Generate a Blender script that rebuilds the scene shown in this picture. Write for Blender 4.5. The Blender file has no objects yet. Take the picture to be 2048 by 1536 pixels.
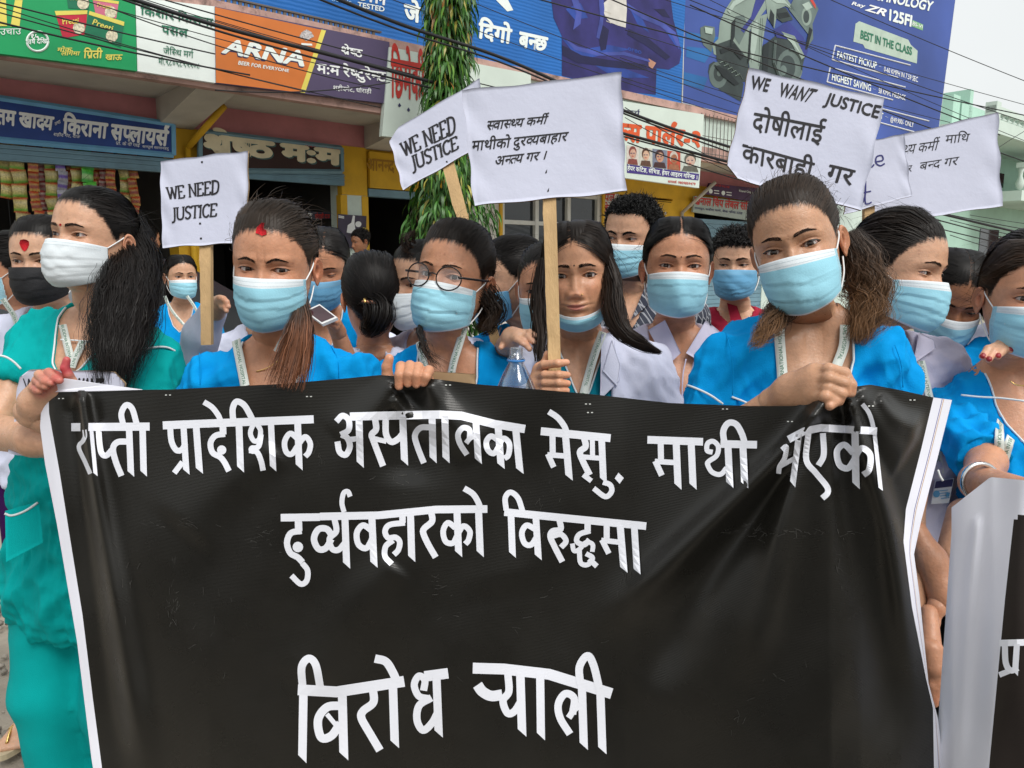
import bpy, bmesh, math, random
import numpy as np
from mathutils import Vector, Matrix
S = bpy.context.scene
COL = S.collection
rnd = random.Random(7)
RG = np.random.default_rng(7)
R = math.radians
# ------------------------------------------------------------------ camera, world, sun, exposure
FPX = 1547.0
PITCH = R(8.7)
CAM = np.array([0.0, 0.0, 1.5])
cd = bpy.data.cameras.new('camera')
cam = bpy.data.objects.new('camera', cd)
COL.objects.link(cam)
cam.location = CAM
cam.rotation_euler = (math.pi/2 - PITCH, 0, 0)
cd.sensor_width = 36
cd.lens = 36*FPX/2048
cd.clip_start = 0.05
cd.clip_end = 3000
S.camera = cam
S.view_settings.view_transform = 'Standard'
S.view_settings.look = 'None'
S.view_settings.exposure = 0.42
S.view_settings.gamma = 1
S.view_settings.use_curve_mapping = False
SUN_EL, SUN_ROT = R(52), R(145)
W = bpy.data.worlds.new('World')
S.world = W
W.use_nodes = True
nt = W.node_tree
bg = nt.nodes['Background']
sky = nt.nodes.new('ShaderNodeTexSky')
sky.sky_type = 'NISHITA'
sky.sun_disc = False
sky.sun_elevation = SUN_EL
sky.sun_rotation = SUN_ROT
sky.air_density = 1.6
sky.dust_density = 5.0
sky.altitude = 600
hs = nt.nodes.new('ShaderNodeHueSaturation')          # overcast: hardly any blue left in the sky
hs.inputs['Saturation'].default_value = 0.2
tcw = nt.nodes.new('ShaderNodeTexCoord')
cn = nt.nodes.new('ShaderNodeTexNoise')                # soft cloud structure
cn.inputs['Scale'].default_value = 1.6
cn.inputs['Detail'].default_value = 5
cm = nt.nodes.new('ShaderNodeMapRange')
cm.inputs['To Min'].default_value = 0.86
cm.inputs['To Max'].default_value = 1.12
mx = nt.nodes.new('ShaderNodeMix')
mx.data_type = 'RGBA'
mx.inputs[0].default_value = 0.72
mx.inputs[7].default_value = (6.95, 7.2, 7.2, 1)
mul = nt.nodes.new('ShaderNodeVectorMath')
mul.operation = 'SCALE'
nt.links.new(tcw.outputs['Generated'], cn.inputs['Vector'])
nt.links.new(cn.outputs['Fac'], cm.inputs['Value'])
nt.links.new(sky.outputs[0], hs.inputs['Color'])
nt.links.new(hs.outputs[0], mx.inputs[6])
nt.links.new(mx.outputs[2], mul.inputs[0])
nt.links.new(cm.outputs[0], mul.inputs['Scale'])
nt.links.new(mul.outputs[0], bg.inputs[0])
bg.inputs[1].default_value = 0.108
sl = bpy.data.lights.new('sun', 'SUN')
sl.energy = 2.0
sl.angle = R(32)
sl.color = (1, 0.97, 0.92)
so = bpy.data.objects.new('sun', sl)
COL.objects.link(so)
so.rotation_euler = (R(90)-SUN_EL, 0, R(35))        # bright patch of cloud behind the photographer's right shoulder
so.location = (3, -4, 9)

# ------------------------------------------------------------------ pixel helpers (2048x1536 photograph)
cp, sp = math.cos(PITCH), math.sin(PITCH)
BX, BU, BF = np.array([1., 0, 0]), np.array([0, sp, cp]), np.array([0, cp, -sp])
def rays(px, py):
    px = np.asarray(px, float); py = np.asarray(py, float)
    return BF + ((px-1024)/FPX)[..., None]*BX - ((py-768)/FPX)[..., None]*BU
def P(px, py, d):
    return CAM + rays(px, py)*np.asarray(d, float)[..., None]
def PA(l):
    l = np.array(l, float)
    return P(l[:, 0], l[:, 1], l[:, 2])
# the shop front: a vertical wall running away to the right
Y0 = 11.5
FA = np.array([math.sin(R(49)), math.cos(R(49)), 0])     # along
FN = np.array([FA[1], -FA[0], 0])                        # out, towards the street
F00 = np.array([0, Y0, 0])
def fpt(u, v, z):
    u, v, z = np.broadcast_arrays(np.asarray(u, float), np.asarray(v, float), np.asarray(z, float))
    return F00 + u[..., None]*FA + v[..., None]*FN + z[..., None]*np.array([0, 0, 1.])
def FP(px, py, v=0.0):
    r = rays(px, py)
    o = F00 + v*FN - CAM
    t = (o @ FN)/(r @ FN)
    return CAM + r*t[..., None]
def fuz(px, py, v=0.0):
    q = FP(np.array([px]), np.array([py]), v)[0] - F00
    return float(q @ FA), float(q[2])

# ------------------------------------------------------------------ materials
MATS = {}
def nd(t, typ, **kw):
    n = t.nodes.new('ShaderNode'+typ)
    for k, v in kw.items():
        n.inputs[k.replace('_', ' ')].default_value = v
    return n
def M(name, col=(.5, .5, .5), rough=.6, var=.1, scale=6, bump=0., bscale=80, spec=.4, metal=0., attr=False, sss=0.,
      stretch=(1, 1, 1), trans=0., sheen=0., dirt=0., dcol=(.05, .045, .04), dscale=1.5, coat=0., obj=True, rvar=0., emis=None, wave=None, ior=1.45):
    if name in MATS: return MATS[name]
    m = bpy.data.materials.new(name); MATS[name] = m
    m.use_nodes = True
    t = m.node_tree; L = t.links
    b = t.nodes['Principled BSDF']
    b.inputs['Roughness'].default_value = rough
    b.inputs['Specular IOR Level'].default_value = spec
    b.inputs['Metallic'].default_value = metal
    b.inputs['IOR'].default_value = ior
    if trans: b.inputs['Transmission Weight'].default_value = trans
    if sheen: b.inputs['Sheen Weight'].default_value = sheen
    if coat: b.inputs['Coat Weight'].default_value = coat
    tc = t.nodes.new('ShaderNodeTexCoord')
    mp = nd(t, 'Mapping', Scale=stretch)
    L.new(tc.outputs['Object'], mp.inputs['Vector'])
    n = nd(t, 'TexNoise', Scale=scale, Detail=4.)
    L.new(mp.outputs[0], n.inputs['Vector'])
    mr = nd(t, 'MapRange', To_Min=1-var, To_Max=1+var, From_Min=.25, From_Max=.75)
    L.new(n.outputs['Fac'], mr.inputs['Value'])
    sc = t.nodes.new('ShaderNodeVectorMath'); sc.operation = 'SCALE'
    L.new(mr.outputs[0], sc.inputs['Scale'])
    if attr:
        a = t.nodes.new('ShaderNodeVertexColor'); a.layer_name = 'Col'
        L.new(a.outputs['Color'], sc.inputs[0])
    else:
        sc.inputs[0].default_value = col[:3]
    out = sc.outputs[0]
    if dirt:
        n2 = nd(t, 'TexNoise', Scale=dscale, Detail=8., Roughness=.72)
        L.new(mp.outputs[0], n2.inputs['Vector'])
        r2 = nd(t, 'MapRange', From_Min=.52, From_Max=.72, To_Min=0., To_Max=dirt)
        L.new(n2.outputs['Fac'], r2.inputs['Value'])
        mi = t.nodes.new('ShaderNodeMix'); mi.data_type = 'RGBA'
        mi.inputs[7].default_value = (*dcol, 1)
        L.new(r2.outputs[0], mi.inputs[0]); L.new(out, mi.inputs[6]); out = mi.outputs[2]
    L.new(out, b.inputs['Base Color'])
    if sss:
        b.inputs['Subsurface Weight'].default_value = sss
        b.inputs['Subsurface Radius'].default_value = (.008, .003, .0015)
        b.inputs['Subsurface Scale'].default_value = 1.0
    if rvar:
        r3 = nd(t, 'MapRange', To_Min=max(0.02, rough-rvar), To_Max=rough+rvar, From_Min=.3, From_Max=.7)
        n4 = nd(t, 'TexNoise', Scale=scale*2.3, Detail=5.)
        L.new(mp.outputs[0], n4.inputs['Vector']); L.new(n4.outputs['Fac'], r3.inputs['Value']); L.new(r3.outputs[0], b.inputs['Roughness'])
    if bump:
        if wave:
            n3 = t.nodes.new('ShaderNodeTexWave'); n3.bands_direction = wave
            n3.inputs['Scale'].default_value = bscale; n3.inputs['Distortion'].default_value = 1.5; n3.inputs['Detail'].default_value = 2
            L.new(tc.outputs['Object'], n3.inputs['Vector'])
        else:
            n3 = nd(t, 'TexNoise', Scale=bscale, Detail=5., Roughness=.6)
            L.new(mp.outputs[0], n3.inputs['Vector'])
        bp = nd(t, 'Bump', Strength=bump, Distance=.01)
        L.new(n3.outputs['Fac'], bp.inputs['Height'])
        L.new(bp.outputs[0], b.inputs['Normal'])
    if emis:
        b.inputs['Emission Color'].default_value = (*emis[:3], 1); b.inputs['Emission Strength'].default_value = emis[3]
    return m

# ------------------------------------------------------------------ objects
ROOT = {}
def tag(o, label=None, cat=None, group=None, kind=None):
    if label: o['label'] = label
    if cat: o['category'] = cat
    if group: o['group'] = group
    if kind: o['kind'] = kind
    return o
def empty(name, loc, label=None, cat=None, group=None):
    o = bpy.data.objects.new(name, None); COL.objects.link(o)
    o.location = loc; o.empty_display_size = .1
    ROOT[o.name] = np.array(loc, float)
    return tag(o, label, cat, group)
def mk(name, V, Fs, mat, parent=None, smooth=True, col=None, mi=None):
    """world-space vertices and faces -> one mesh object (child of parent when given)"""
    V = np.asarray(V, float)
    if parent is not None:
        loc = ROOT[parent.name]
    else:
        loc = np.array([(V[:, 0].min()+V[:, 0].max())/2, (V[:, 1].min()+V[:, 1].max())/2, V[:, 2].min()])
    me = bpy.data.meshes.new(name)
    if isinstance(Fs, np.ndarray):
        k = Fs.shape[1]; n = len(Fs)
        me.vertices.add(len(V)); me.vertices.foreach_set('co', (V-loc).astype(np.float32).ravel())
        me.loops.add(n*k); me.loops.foreach_set('vertex_index', Fs.astype(np.int32).ravel())
        me.polygons.add(n); me.polygons.foreach_set('loop_start', np.arange(0, n*k, k, dtype=np.int32))
        try: me.polygons.foreach_set('loop_total', np.full(n, k, dtype=np.int32))
        except Exception: pass
        me.update(calc_edges=True)
    else:
        me.from_pydata((V-loc).tolist(), [], [list(f) for f in Fs])
    for m in (mat if isinstance(mat, (list, tuple)) else [mat]): me.materials.append(m)
    if mi is not None: me.polygons.foreach_set('material_index', np.asarray(mi, dtype=np.int32))
    if smooth: me.polygons.foreach_set('use_smooth', np.ones(len(me.polygons), dtype=bool))
    if col is not None:
        a = me.color_attributes.new('Col', 'FLOAT_COLOR', 'POINT')
        c = np.ones((len(V), 4), np.float32); c[:, :3] = col
        a.data.foreach_set('color', c.ravel())
    me.validate()
    o = bpy.data.objects.new(name, me); COL.objects.link(o)
    if parent is not None:
        o.parent = parent; ROOT[o.name] = loc
    else:
        o.location = loc; ROOT[o.name] = loc
    return o
class MB:
    """collects simple shapes for one mesh"""
    def __init__(s): s.V = []; s.F = []; s.I = []; s.n = 0
    def add(s, V, F, i=0):
        V = np.asarray(V, float)
        s.V.append(V); s.F += [tuple(int(q)+s.n for q in f) for f in F]; s.I += [i]*len(F); s.n += len(V); return s
    def hexa(s, q, i=0):
        """8 corners: 4 of one side then the 4 opposite"""
        return s.add(q, [(3, 2, 1, 0), (4, 5, 6, 7), (0, 1, 5, 4), (1, 2, 6, 5), (2, 3, 7, 6), (3, 0, 4, 7)], i)
    def box(s, c, h, rot=None, i=0):
        c = np.array(c, float); h = np.array(h, float)
        q = np.array([[-1, -1, -1], [1, -1, -1], [1, 1, -1], [-1, 1, -1], [-1, -1, 1], [1, -1, 1], [1, 1, 1], [-1, 1, 1]])*h
        if rot is not None: q = q @ np.asarray(rot).T
        return s.hexa(q+c, i)
    def fbox(s, u0, u1, v0, v1, z0, z1, i=0):
        q = np.array([[u0, v0, z0], [u1, v0, z0], [u1, v1, z0], [u0, v1, z0], [u0, v0, z1], [u1, v0, z1], [u1, v1, z1], [u0, v1, z1]])
        return s.hexa(fpt(q[:, 0], q[:, 1], q[:, 2]), i)
    def tube(s, pts, r, k=8, i=0, closed=False, flat=1.0, caps=True):
        V, F = tube(pts, r, k, closed, flat, caps); return s.add(V, F, i)
    def build(s, name, mat, parent=None, smooth=False):
        return mk(name, np.concatenate(s.V), s.F, mat, parent, smooth, mi=s.I if isinstance(mat, (list, tuple)) else None)
def tube(pts, r, k=8, closed=False, flat=1.0, caps=True):
    pts = np.asarray(pts, float); n = len(pts)
    r = np.broadcast_to(np.asarray(r, float), (n,))
    t = np.gradient(pts, axis=0) if not closed else np.roll(pts, -1, 0)-np.roll(pts, 1, 0)
    t /= np.linalg.norm(t, axis=1)[:, None]+1e-12
    up = np.array([0, 0, 1.]) if abs(t[:, 2]).mean() < .8 else np.array([0, 1., 0])
    a = np.cross(t, up); a /= np.linalg.norm(a, axis=1)[:, None]+1e-9
    b = np.cross(a, t)
    th = np.arange(k)*2*math.pi/k
    V = (pts[:, None]+(a[:, None]*np.cos(th)[None, :, None]+b[:, None]*np.sin(th)[None, :, None]*flat)*r[:, None, None]).reshape(-1, 3)
    F = []
    for j in range(n if closed else n-1):
        j2 = (j+1) % n
        for q in range(k):
            F.append((j*k+q, j*k+(q+1) % k, j2*k+(q+1) % k, j2*k+q))
    if caps and not closed:
        F.append(tuple(range(k))[::-1]); F.append(tuple((n-1)*k+q for q in range(k)))
    return V, F
def cr(pts, n=8, closed=False):
    """Catmull-Rom through points"""
    p = np.asarray(pts, float)
    if closed: p = np.concatenate([p[-1:], p, p[:2]])
    else: p = np.concatenate([2*p[:1]-p[1:2], p, 2*p[-1:]-p[-2:-1]])
    o = []
    for i in range(1, len(p)-2):
        t = np.linspace(0, 1, n, endpoint=False)[:, None]
        a, b, c, d = p[i-1], p[i], p[i+1], p[i+2]
        o.append(.5*((2*b)+(c-a)*t+(2*a-5*b+4*c-d)*t*t+(3*b-3*c+d-a)*t**3))
    o = np.concatenate(o)
    return o if closed else np.concatenate([o, p[-2:-1]])
def grid_faces(nr, ncol, wrap=False):
    r, c = np.meshgrid(np.arange(nr-1), np.arange(ncol if wrap else ncol-1), indexing='ij')
    c2 = (c+1) % ncol
    return np.stack([r*ncol+c, r*ncol+c2, (r+1)*ncol+c2, (r+1)*ncol+c], -1).reshape(-1, 4)
def rotz(a): return np.array([[math.cos(a), -math.sin(a), 0], [math.sin(a), math.cos(a), 0], [0, 0, 1]])
def rotx(a): return np.array([[1, 0, 0], [0, math.cos(a), -math.sin(a)], [0, math.sin(a), math.cos(a)]])
def roty(a): return np.array([[math.cos(a), 0, math.sin(a)], [0, 1, 0], [-math.sin(a), 0, math.cos(a)]])
def ss(x, a, b):
    t = np.clip((x-a)/(b-a), 0, 1); return t*t*(3-2*t)

# ------------------------------------------------------------------ lettering
_G = {}
def raw(s, bold=0., res=3):
    if s in _G: return _G[s]
    c = bpy.data.curves.new('txt', 'FONT'); c.body = s; c.resolution_u = res
    o = bpy.data.objects.new('txt', c); COL.objects.link(o)
    bpy.context.view_layer.update()
    m = o.to_mesh()
    V = np.array([v.co[:2] for v in m.vertices]) if len(m.vertices) else np.zeros((0, 2))
    F = [tuple(p.vertices) for p in m.polygons]
    o.to_mesh_clear(); bpy.data.objects.remove(o); bpy.data.curves.remove(c)
    _G[s] = (V, F); return V, F
STEM = set('खगघचजझञणतथधनपबभमयलवशषस')
MARK = set('ेैंँुूृ्')
_A = {}
def adv(ch):
    if ch in _A: return _A[ch]
    if ch == ' ': a = .24
    elif ch == 'ि': a = .273
    elif ch in MARK: a = 0.
    else: a = raw(ch+'|')[0][:, 0].max()-.153
    _A[ch] = a; return a
def clipx(V, F, x):
    bm = bmesh.new(); vs = [bm.verts.new((a, b, 0)) for a, b in V]
    for f in F:
        try: bm.faces.new([vs[i] for i in f])
        except ValueError: pass
    bmesh.ops.bisect_plane(bm, geom=bm.verts[:]+bm.edges[:]+bm.faces[:], plane_co=(x, 0, 0), plane_no=(1, 0, 0), clear_outer=True)
    bm.verts.index_update()
    o = np.array([v.co[:2] for v in bm.verts]).reshape(-1, 2), [tuple(v.index for v in f.verts) for f in bm.faces]
    bm.free(); return o
def ribbon2(pts, w, smooth=True, n=6):
    p = cr(pts, n) if smooth and len(pts) > 2 else np.asarray(pts, float)
    t = np.gradient(p, axis=0); t /= np.linalg.norm(t, axis=1)[:, None]+1e-9
    q = np.stack([-t[:, 1], t[:, 0]], 1)*np.broadcast_to(np.asarray(w, float), (len(p),))[:, None]/2
    V = np.concatenate([p+q, p-q]); m = len(p)
    return V, [(i, i+1, m+i+1, m+i) for i in range(m-1)]
def deva(s, bold=.012):
    """a small shaper: half forms, reph, rakar and the short i are set here"""
    V = []; F = []; n = 0; x = 0.
    def put(v, f, dx):
        nonlocal n
        if len(v) == 0: return
        V.append(v+np.array([dx, 0])); F.extend(tuple(i+n for i in q) for q in f); n += len(v)
    i = 0; reph = False
    while i < len(s):
        c = s[i]
        if c == 'र' and i+2 < len(s) and s[i+1] == '्':
            reph = True; i += 2; continue
        # consonant cluster: look ahead for the short i
        j = i
        while j+2 < len(s) and s[j+1] == '्': j += 2
        if j+1 < len(s) and s[j+1] == 'ि' and '\u0904' < c < '\u093a':
            put(*raw('ि', bold), x); x += .273
            s = s[:j+1]+s[j+2:]
        if c == '्':
            if i+1 < len(s) and s[i+1] == 'र':
                put(*ribbon2([(x-.19, .2), (x-.36, .0)], .075+bold, False), 0); i += 2; continue
            i += 1; continue
        if i+2 < len(s) and s[i+1] == '्' and s[i+2] != 'र':
            a = adv(c)
            if c in STEM:
                v, f = raw(c, bold); put(*clipx(v, f, a-.17), x); x += a-.17
            else:
                put(*raw(c, bold), x); x += a-.1
            i += 2; continue
        put(*raw(c, bold), x)
        x += adv(c)
        if reph and c not in MARK and not (i+1 < len(s) and s[i+1] in 'ाीो'):
            put(*ribbon2([(x-.13, .62), (x-.2, .74), (x-.14, .86), (x-.04, .83)], .06+bold), 0); reph = False
        i += 1
    return (np.concatenate(V) if V else np.zeros((0, 2))), F, x
def put_text(name, s, quad, surf, mat, parent, bold=.012, shear=0., lh=None, z0=0., label=None):
    """quad in photo pixels: baseline-left, baseline-right, top-right, top-left; surf maps pixels to the surface"""
    dv = any('\u0900' <= c <= '\u097f' for c in s)
    if dv:
        V, F, _ = deva(s, bold); H = .622
    else:
        V, F = raw(s, bold); V = V.copy(); H = .7
    if lh: H = lh
    x0, x1 = V[:, 0].min(), V[:, 0].max()
    VV = []; FF = []; nv = len(V)
    b = bold*.8
    sh = [(0, 0)] if b < .006 else ([(-b, 0), (b, 0), (0, b), (0, -b)] if b < .03 else [(-b, 0), (b, 0), (0, b), (0, -b), (.7*b, .7*b), (-.7*b, .7*b), (.7*b, -.7*b), (-.7*b, -.7*b)])
    q = np.array(quad, float)
    for k, (dx, dy) in enumerate(sh):
        X = V[:, 0]+dx; Yv = V[:, 1]+dy
        u = (X-x0)/(x1-x0); v = Yv/H
        u = u+shear*v*H/(x1-x0)
        px = ((1-u)*(1-v))[:, None]*q[0]+(u*(1-v))[:, None]*q[1]+(u*v)[:, None]*q[2]+((1-u)*v)[:, None]*q[3]
        w = surf(px[:, 0], px[:, 1]); w = w+(CAM-w)*(k*2.2e-5)
        VV.append(w); FF += [tuple(i_+k*nv for i_ in f) for f in F]
    o = mk(name, np.concatenate(VV), FF, mat, parent, smooth=False)
    if label: o['label'] = label
    return o
def strokes_mesh(items, surf, step=2e-5):
    """items: (kind, pts(px), width(px)); kinds C smooth, L straight, S stem with a slanted foot, D filled polygon"""
    V = []; F = []; n = 0
    for k, (kind, pts, w) in enumerate(items):
        pts = np.asarray(pts, float)
        if kind == 'S':
            a, b = pts
            t = b-a; ln = np.linalg.norm(t); t = t/ln; q = np.array([-t[1], t[0]])*w/2
            if q[0] > 0: q = -q
            m = max(2, int(ln/14))
            l = a+q; lb = b+q-t*w*.95; r_ = a-q; rb = b-q
            s = np.linspace(0, 1, m+1)[:, None]
            v = np.concatenate([l+(lb-l)*s, r_+(rb-r_)*s]); f = [(i, i+1, m+2+i, m+1+i) for i in range(m)]
        elif kind == 'D':
            v = pts; f = [tuple(range(len(pts)))]
        elif kind == 'O':
            th = np.arange(14)*2*math.pi/14; v = pts[0]+np.stack([np.cos(th), np.sin(th)], 1)*w; f = [tuple(range(14))]
        else:
            if kind == 'L' and len(pts) > 1:
                seg = []
                for a, b in zip(pts[:-1], pts[1:]):
                    m = max(1, int(np.linalg.norm(b-a)/16)); seg += [a+(b-a)*i/m for i in range(m)]
                pts = np.array(seg+[pts[-1]])
            v, f = ribbon2(pts, w, kind == 'C', 7)
        V.append(surf(v[:, 0], v[:, 1], step*k)); F += [tuple(i+n for i in q) for q in f]; n += len(v)
    return np.concatenate(V), F

# ------------------------------------------------------------------ the setting
def cq(o, s, q):
    q = np.array(q, float)/s; q[:, :2] += np.array(o); return q
R1 = ((0, 0), 3.6577); R2 = ((400, 0), 3.3385); R3 = ((760, 0), 3.3385); R4 = ((1200, 0), 3.34); R5 = ((1600, 0), 2.953)
R6 = ((560, 240), 4.8); R7 = ((1180, 180), 4.8); R8 = ((0, 180), 4.2667)
def fs(v): return lambda a, b, off=0.: FP(a, b, v+off)
# ground: one sheet, dusty gravel
n = 90
gx = np.sinh(np.linspace(-5.2, 5.2, n))*4; gy = np.sinh(np.linspace(-4.2, 5.6, n))*4+6
X, Y = np.meshgrid(gx, gy)
Z = .012*np.sin(X*1.3+Y*.7)+.01*np.sin(X*3.1-Y*2.2); Z[abs(X)+abs(Y-6) > 30] = 0
m_ground = M('ground_mat', (.33, .29, .235), .95, .3, 3, bump=.8, bscale=45, dirt=.5, dcol=(.20, .17, .14), dscale=2)
tag(mk('ground', np.stack([X, Y, Z-.02], -1).reshape(-1, 3), grid_faces(n, n), m_ground), kind='structure')
# unseen dark street sheet under the camera, added so the banner mirrors darker ground
rv = np.array([(-40, -14), (40, -14), (40, .55), (-40, .55)], float); nx_, ny_ = 60, 24
gx_, gy_ = np.meshgrid(np.linspace(-40, 40, nx_), np.linspace(-14, .55, ny_)); gy_[-1] += .12*np.sin(gx_[-1]*2.1)
tag(mk('added_road', np.stack([gx_, gy_, np.full(gx_.shape, .03)], -1).reshape(-1, 3), grid_faces(ny_, nx_), M('added_asphalt', (.055, .053, .05), .9, .25, 4, bump=.6, bscale=90, dirt=.4, dcol=(.11, .10, .085), dscale=1.5)), kind='structure')
# loose gravel where the ground shows at the left
def pebbles(name, cx, cy, wx, wy, cnt, s0, s1):
    ico = bmesh.new(); bmesh.ops.create_icosphere(ico, subdivisions=1, radius=1)
    iv = np.array([v.co[:] for v in ico.verts]); jf = np.array([[v.index for v in f.verts] for f in ico.faces]); ico.free()
    V = []; F = []; C = []
    for i in range(cnt):
        s = RG.uniform(s0, s1)*np.array([1, RG.uniform(.6, 1), RG.uniform(.4, .7)])
        q = (iv*(1+RG.uniform(-.18, .18, iv.shape)))*s @ rotz(RG.uniform(0, 6.3)).T
        V.append(q+np.array([cx+RG.uniform(-wx, wx), cy+RG.uniform(-wy, wy), s[2]*.2-.01])); F.append(jf+i*len(iv))
        c = RG.uniform(.12, .34)*np.array([1, .9, .76]); C.append(np.tile(c, (len(iv), 1)))
    return tag(mk(name, np.concatenate(V), np.concatenate(F), M('pebble_mat', rough=.95, var=.2, scale=40, attr=True), col=np.concatenate(C)), kind='stuff')
pebbles('gravel', -1.6, 2.8, 1.0, 1.5, 1800, .004, .022)

m_pink = M('pink_plaster', (.58, .235, .255), .85, .1, 3, bump=.25, bscale=25, dirt=.35, dcol=(.32, .17, .17), dscale=1.2)
m_pinkw = M('pink_weathered', (.46, .29, .25), .9, .2, 5, bump=.4, bscale=30, dirt=.95, dcol=(.045, .04, .035), dscale=3.2)
m_conc = M('grey_concrete', (.50, .47, .41), .9, .14, 3, bump=.3, bscale=30, dirt=.45, dcol=(.28, .26, .22))
m_yel = M('yellow_paint', (.66, .38, .02), .65, .12, 4, bump=.15, bscale=30, dirt=.4, dcol=(.40, .23, .03))
m_mint = M('pale_mint_paint', (.58, .68, .62), .7, .08, 4, bump=.15, bscale=30, dirt=.4, dcol=(.28, .31, .28))
m_white = M('white_wall', (.62, .60, .56), .75, .08, 4, bump=.15, dirt=.3, dcol=(.35, .33, .3))
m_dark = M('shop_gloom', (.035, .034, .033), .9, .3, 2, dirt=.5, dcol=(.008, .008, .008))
m_steel = M('blue_grey_shutter', (.15, .27, .34), .5, .12, 5, dirt=.4, dcol=(.05, .07, .08), spec=.5)
m_wframe = M('window_frame', (.62, .63, .60), .5)
m_glass = M('dark_glass', (.02, .025, .03), .06, .3, 2, spec=.7)
m_black = M('black_paint', (.012, .012, .013), .5)

bld = empty('shop_building', fpt(-1, 0, 0), 'low yellow and pink shop building with a cantilevered first floor slab behind the crowd', 'building')
def fu(px, py=400, v=0.): return fuz(px, py, v)[0]
uP = [fu(345, 300), fu(398, 300), fu(685, 400), fu(733, 400), fu(985, 420), fu(1003, 420), fu(1203, 420), fu(1238, 420), fu(1345, 400), fu(1388, 440), fu(1530, 440)]
zl = 2.66
b = MB()                                                  # beam above the shops
b.fbox(-9.5, 9.5, -.25, 0, 2.94, 3.32).build('beam', m_pink, bld)
b = MB(); b.fbox(-9.5, 9.5, -.22, -.02, zl, 2.94); b.build('lintel', m_yel, bld)
b = MB(); b.fbox(-9.5, 9.5, -.3, 1.3, 3.20, 3.27); b.build('slab', m_conc, bld)
b = MB(); b.fbox(-9.5, 9.5, 1.25, 1.36, 3.09, 3.30); b.build('slab_edge', m_pinkw, bld)
b = MB(); b.fbox(-9.5, 9.5, 1.2, 1.30, 3.30, 3.76, 0); b.build('parapet', m_mint, bld)
b = MB(); b.fbox(-9.5, 9.5, 1.12, 1.36, 3.76, 3.86); b.build('coping', m_pinkw, bld)
for u in (-4.86, -2.42, 2.95):
    b = MB(); q = [(u, 0, 2.93), (u+.36, 0, 2.93), (u+.36, 1.25, 3.12), (u, 1.25, 3.12), (u, 0, 3.2), (u+.36, 0, 3.2), (u+.36, 1.25, 3.2), (u, 1.25, 3.2)]
    q = np.array(q); b.hexa(fpt(q[:, 0], q[:, 1], q[:, 2])); b.build('bracket', m_conc, bld)
b = MB(); b.fbox(-9.5, 9.5, -.4, 1.0, -.05, .16); b.build('plinth', m_conc, bld)
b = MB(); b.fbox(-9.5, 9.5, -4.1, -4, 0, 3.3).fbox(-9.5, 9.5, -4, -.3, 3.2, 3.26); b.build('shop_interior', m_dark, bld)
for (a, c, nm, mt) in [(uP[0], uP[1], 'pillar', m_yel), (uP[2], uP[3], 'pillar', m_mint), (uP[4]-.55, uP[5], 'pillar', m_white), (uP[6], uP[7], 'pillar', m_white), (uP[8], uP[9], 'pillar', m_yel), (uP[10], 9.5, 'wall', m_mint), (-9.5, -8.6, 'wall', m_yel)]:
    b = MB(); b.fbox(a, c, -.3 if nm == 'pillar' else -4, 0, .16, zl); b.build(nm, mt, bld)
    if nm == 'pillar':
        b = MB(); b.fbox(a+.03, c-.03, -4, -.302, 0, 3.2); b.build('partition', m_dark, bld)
# yellow top and side strips of the mint pillar, a drain pipe on the yellow one
b = MB(); b.fbox(uP[2]-.01, uP[3]+.01, -.1, .012, 2.36, 2.94).fbox(uP[2]-.03, uP[2]+.06, -.1, .009, .16, 2.355).fbox(uP[3]-.07, uP[3]+.02, -.1, .009, .16, 2.355); b.build('painted_band', m_yel, bld)
b = MB(); b.tube(fpt([uP[0]+.14]*2, [.05]*2, [.2, 2.75]), .035).tube(fpt([uP[0]+.14, uP[0]+.38], [.05, .5], [2.73, 3.12]), .035); b.build('drain_pipe', m_yel, bld, True)
b = MB(); b.tube(fpt([uP[8]+.22]*2, [.05]*2, [.2, 2.45]), .03).tube(fpt([uP[8]+.22, uP[8]+.55], [.05, .5], [2.43, 2.95]), .03); b.build('drain_pipe', m_conc, bld, True)
# shutter boxes
for a, c in [(-8.6, uP[0]), (uP[1], uP[2])]:
    b = MB(); b.fbox(a, c, -.02, .06, 2.46, 2.60)
    for k in range(3): b.fbox(a, c, -.015+.01*k, .07+.008*k, 2.475+.045*k, 2.485+.045*k)
    b.build('shutter_box', m_steel, bld)
# door beyond the mint pillar, yellow board above
b = MB(); b.fbox(uP[3]+.03, uP[4]-.5, -.05, .05, 2.46, 2.90); b.build('door_board', m_yel, bld)
b = MB(); b.fbox(uP[3]+.02, uP[4]-.5, -.1, .03, 2.36, 2.45); b.build('shutter_box', m_steel, bld)
b = MB(); b.fbox(uP[3]+.35, uP[3]+.75, -1.6, -1.55, .8, 2.2); b.build('inner_panel', M('deep_green', (.01, .035, .03), .7), bld)
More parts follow.
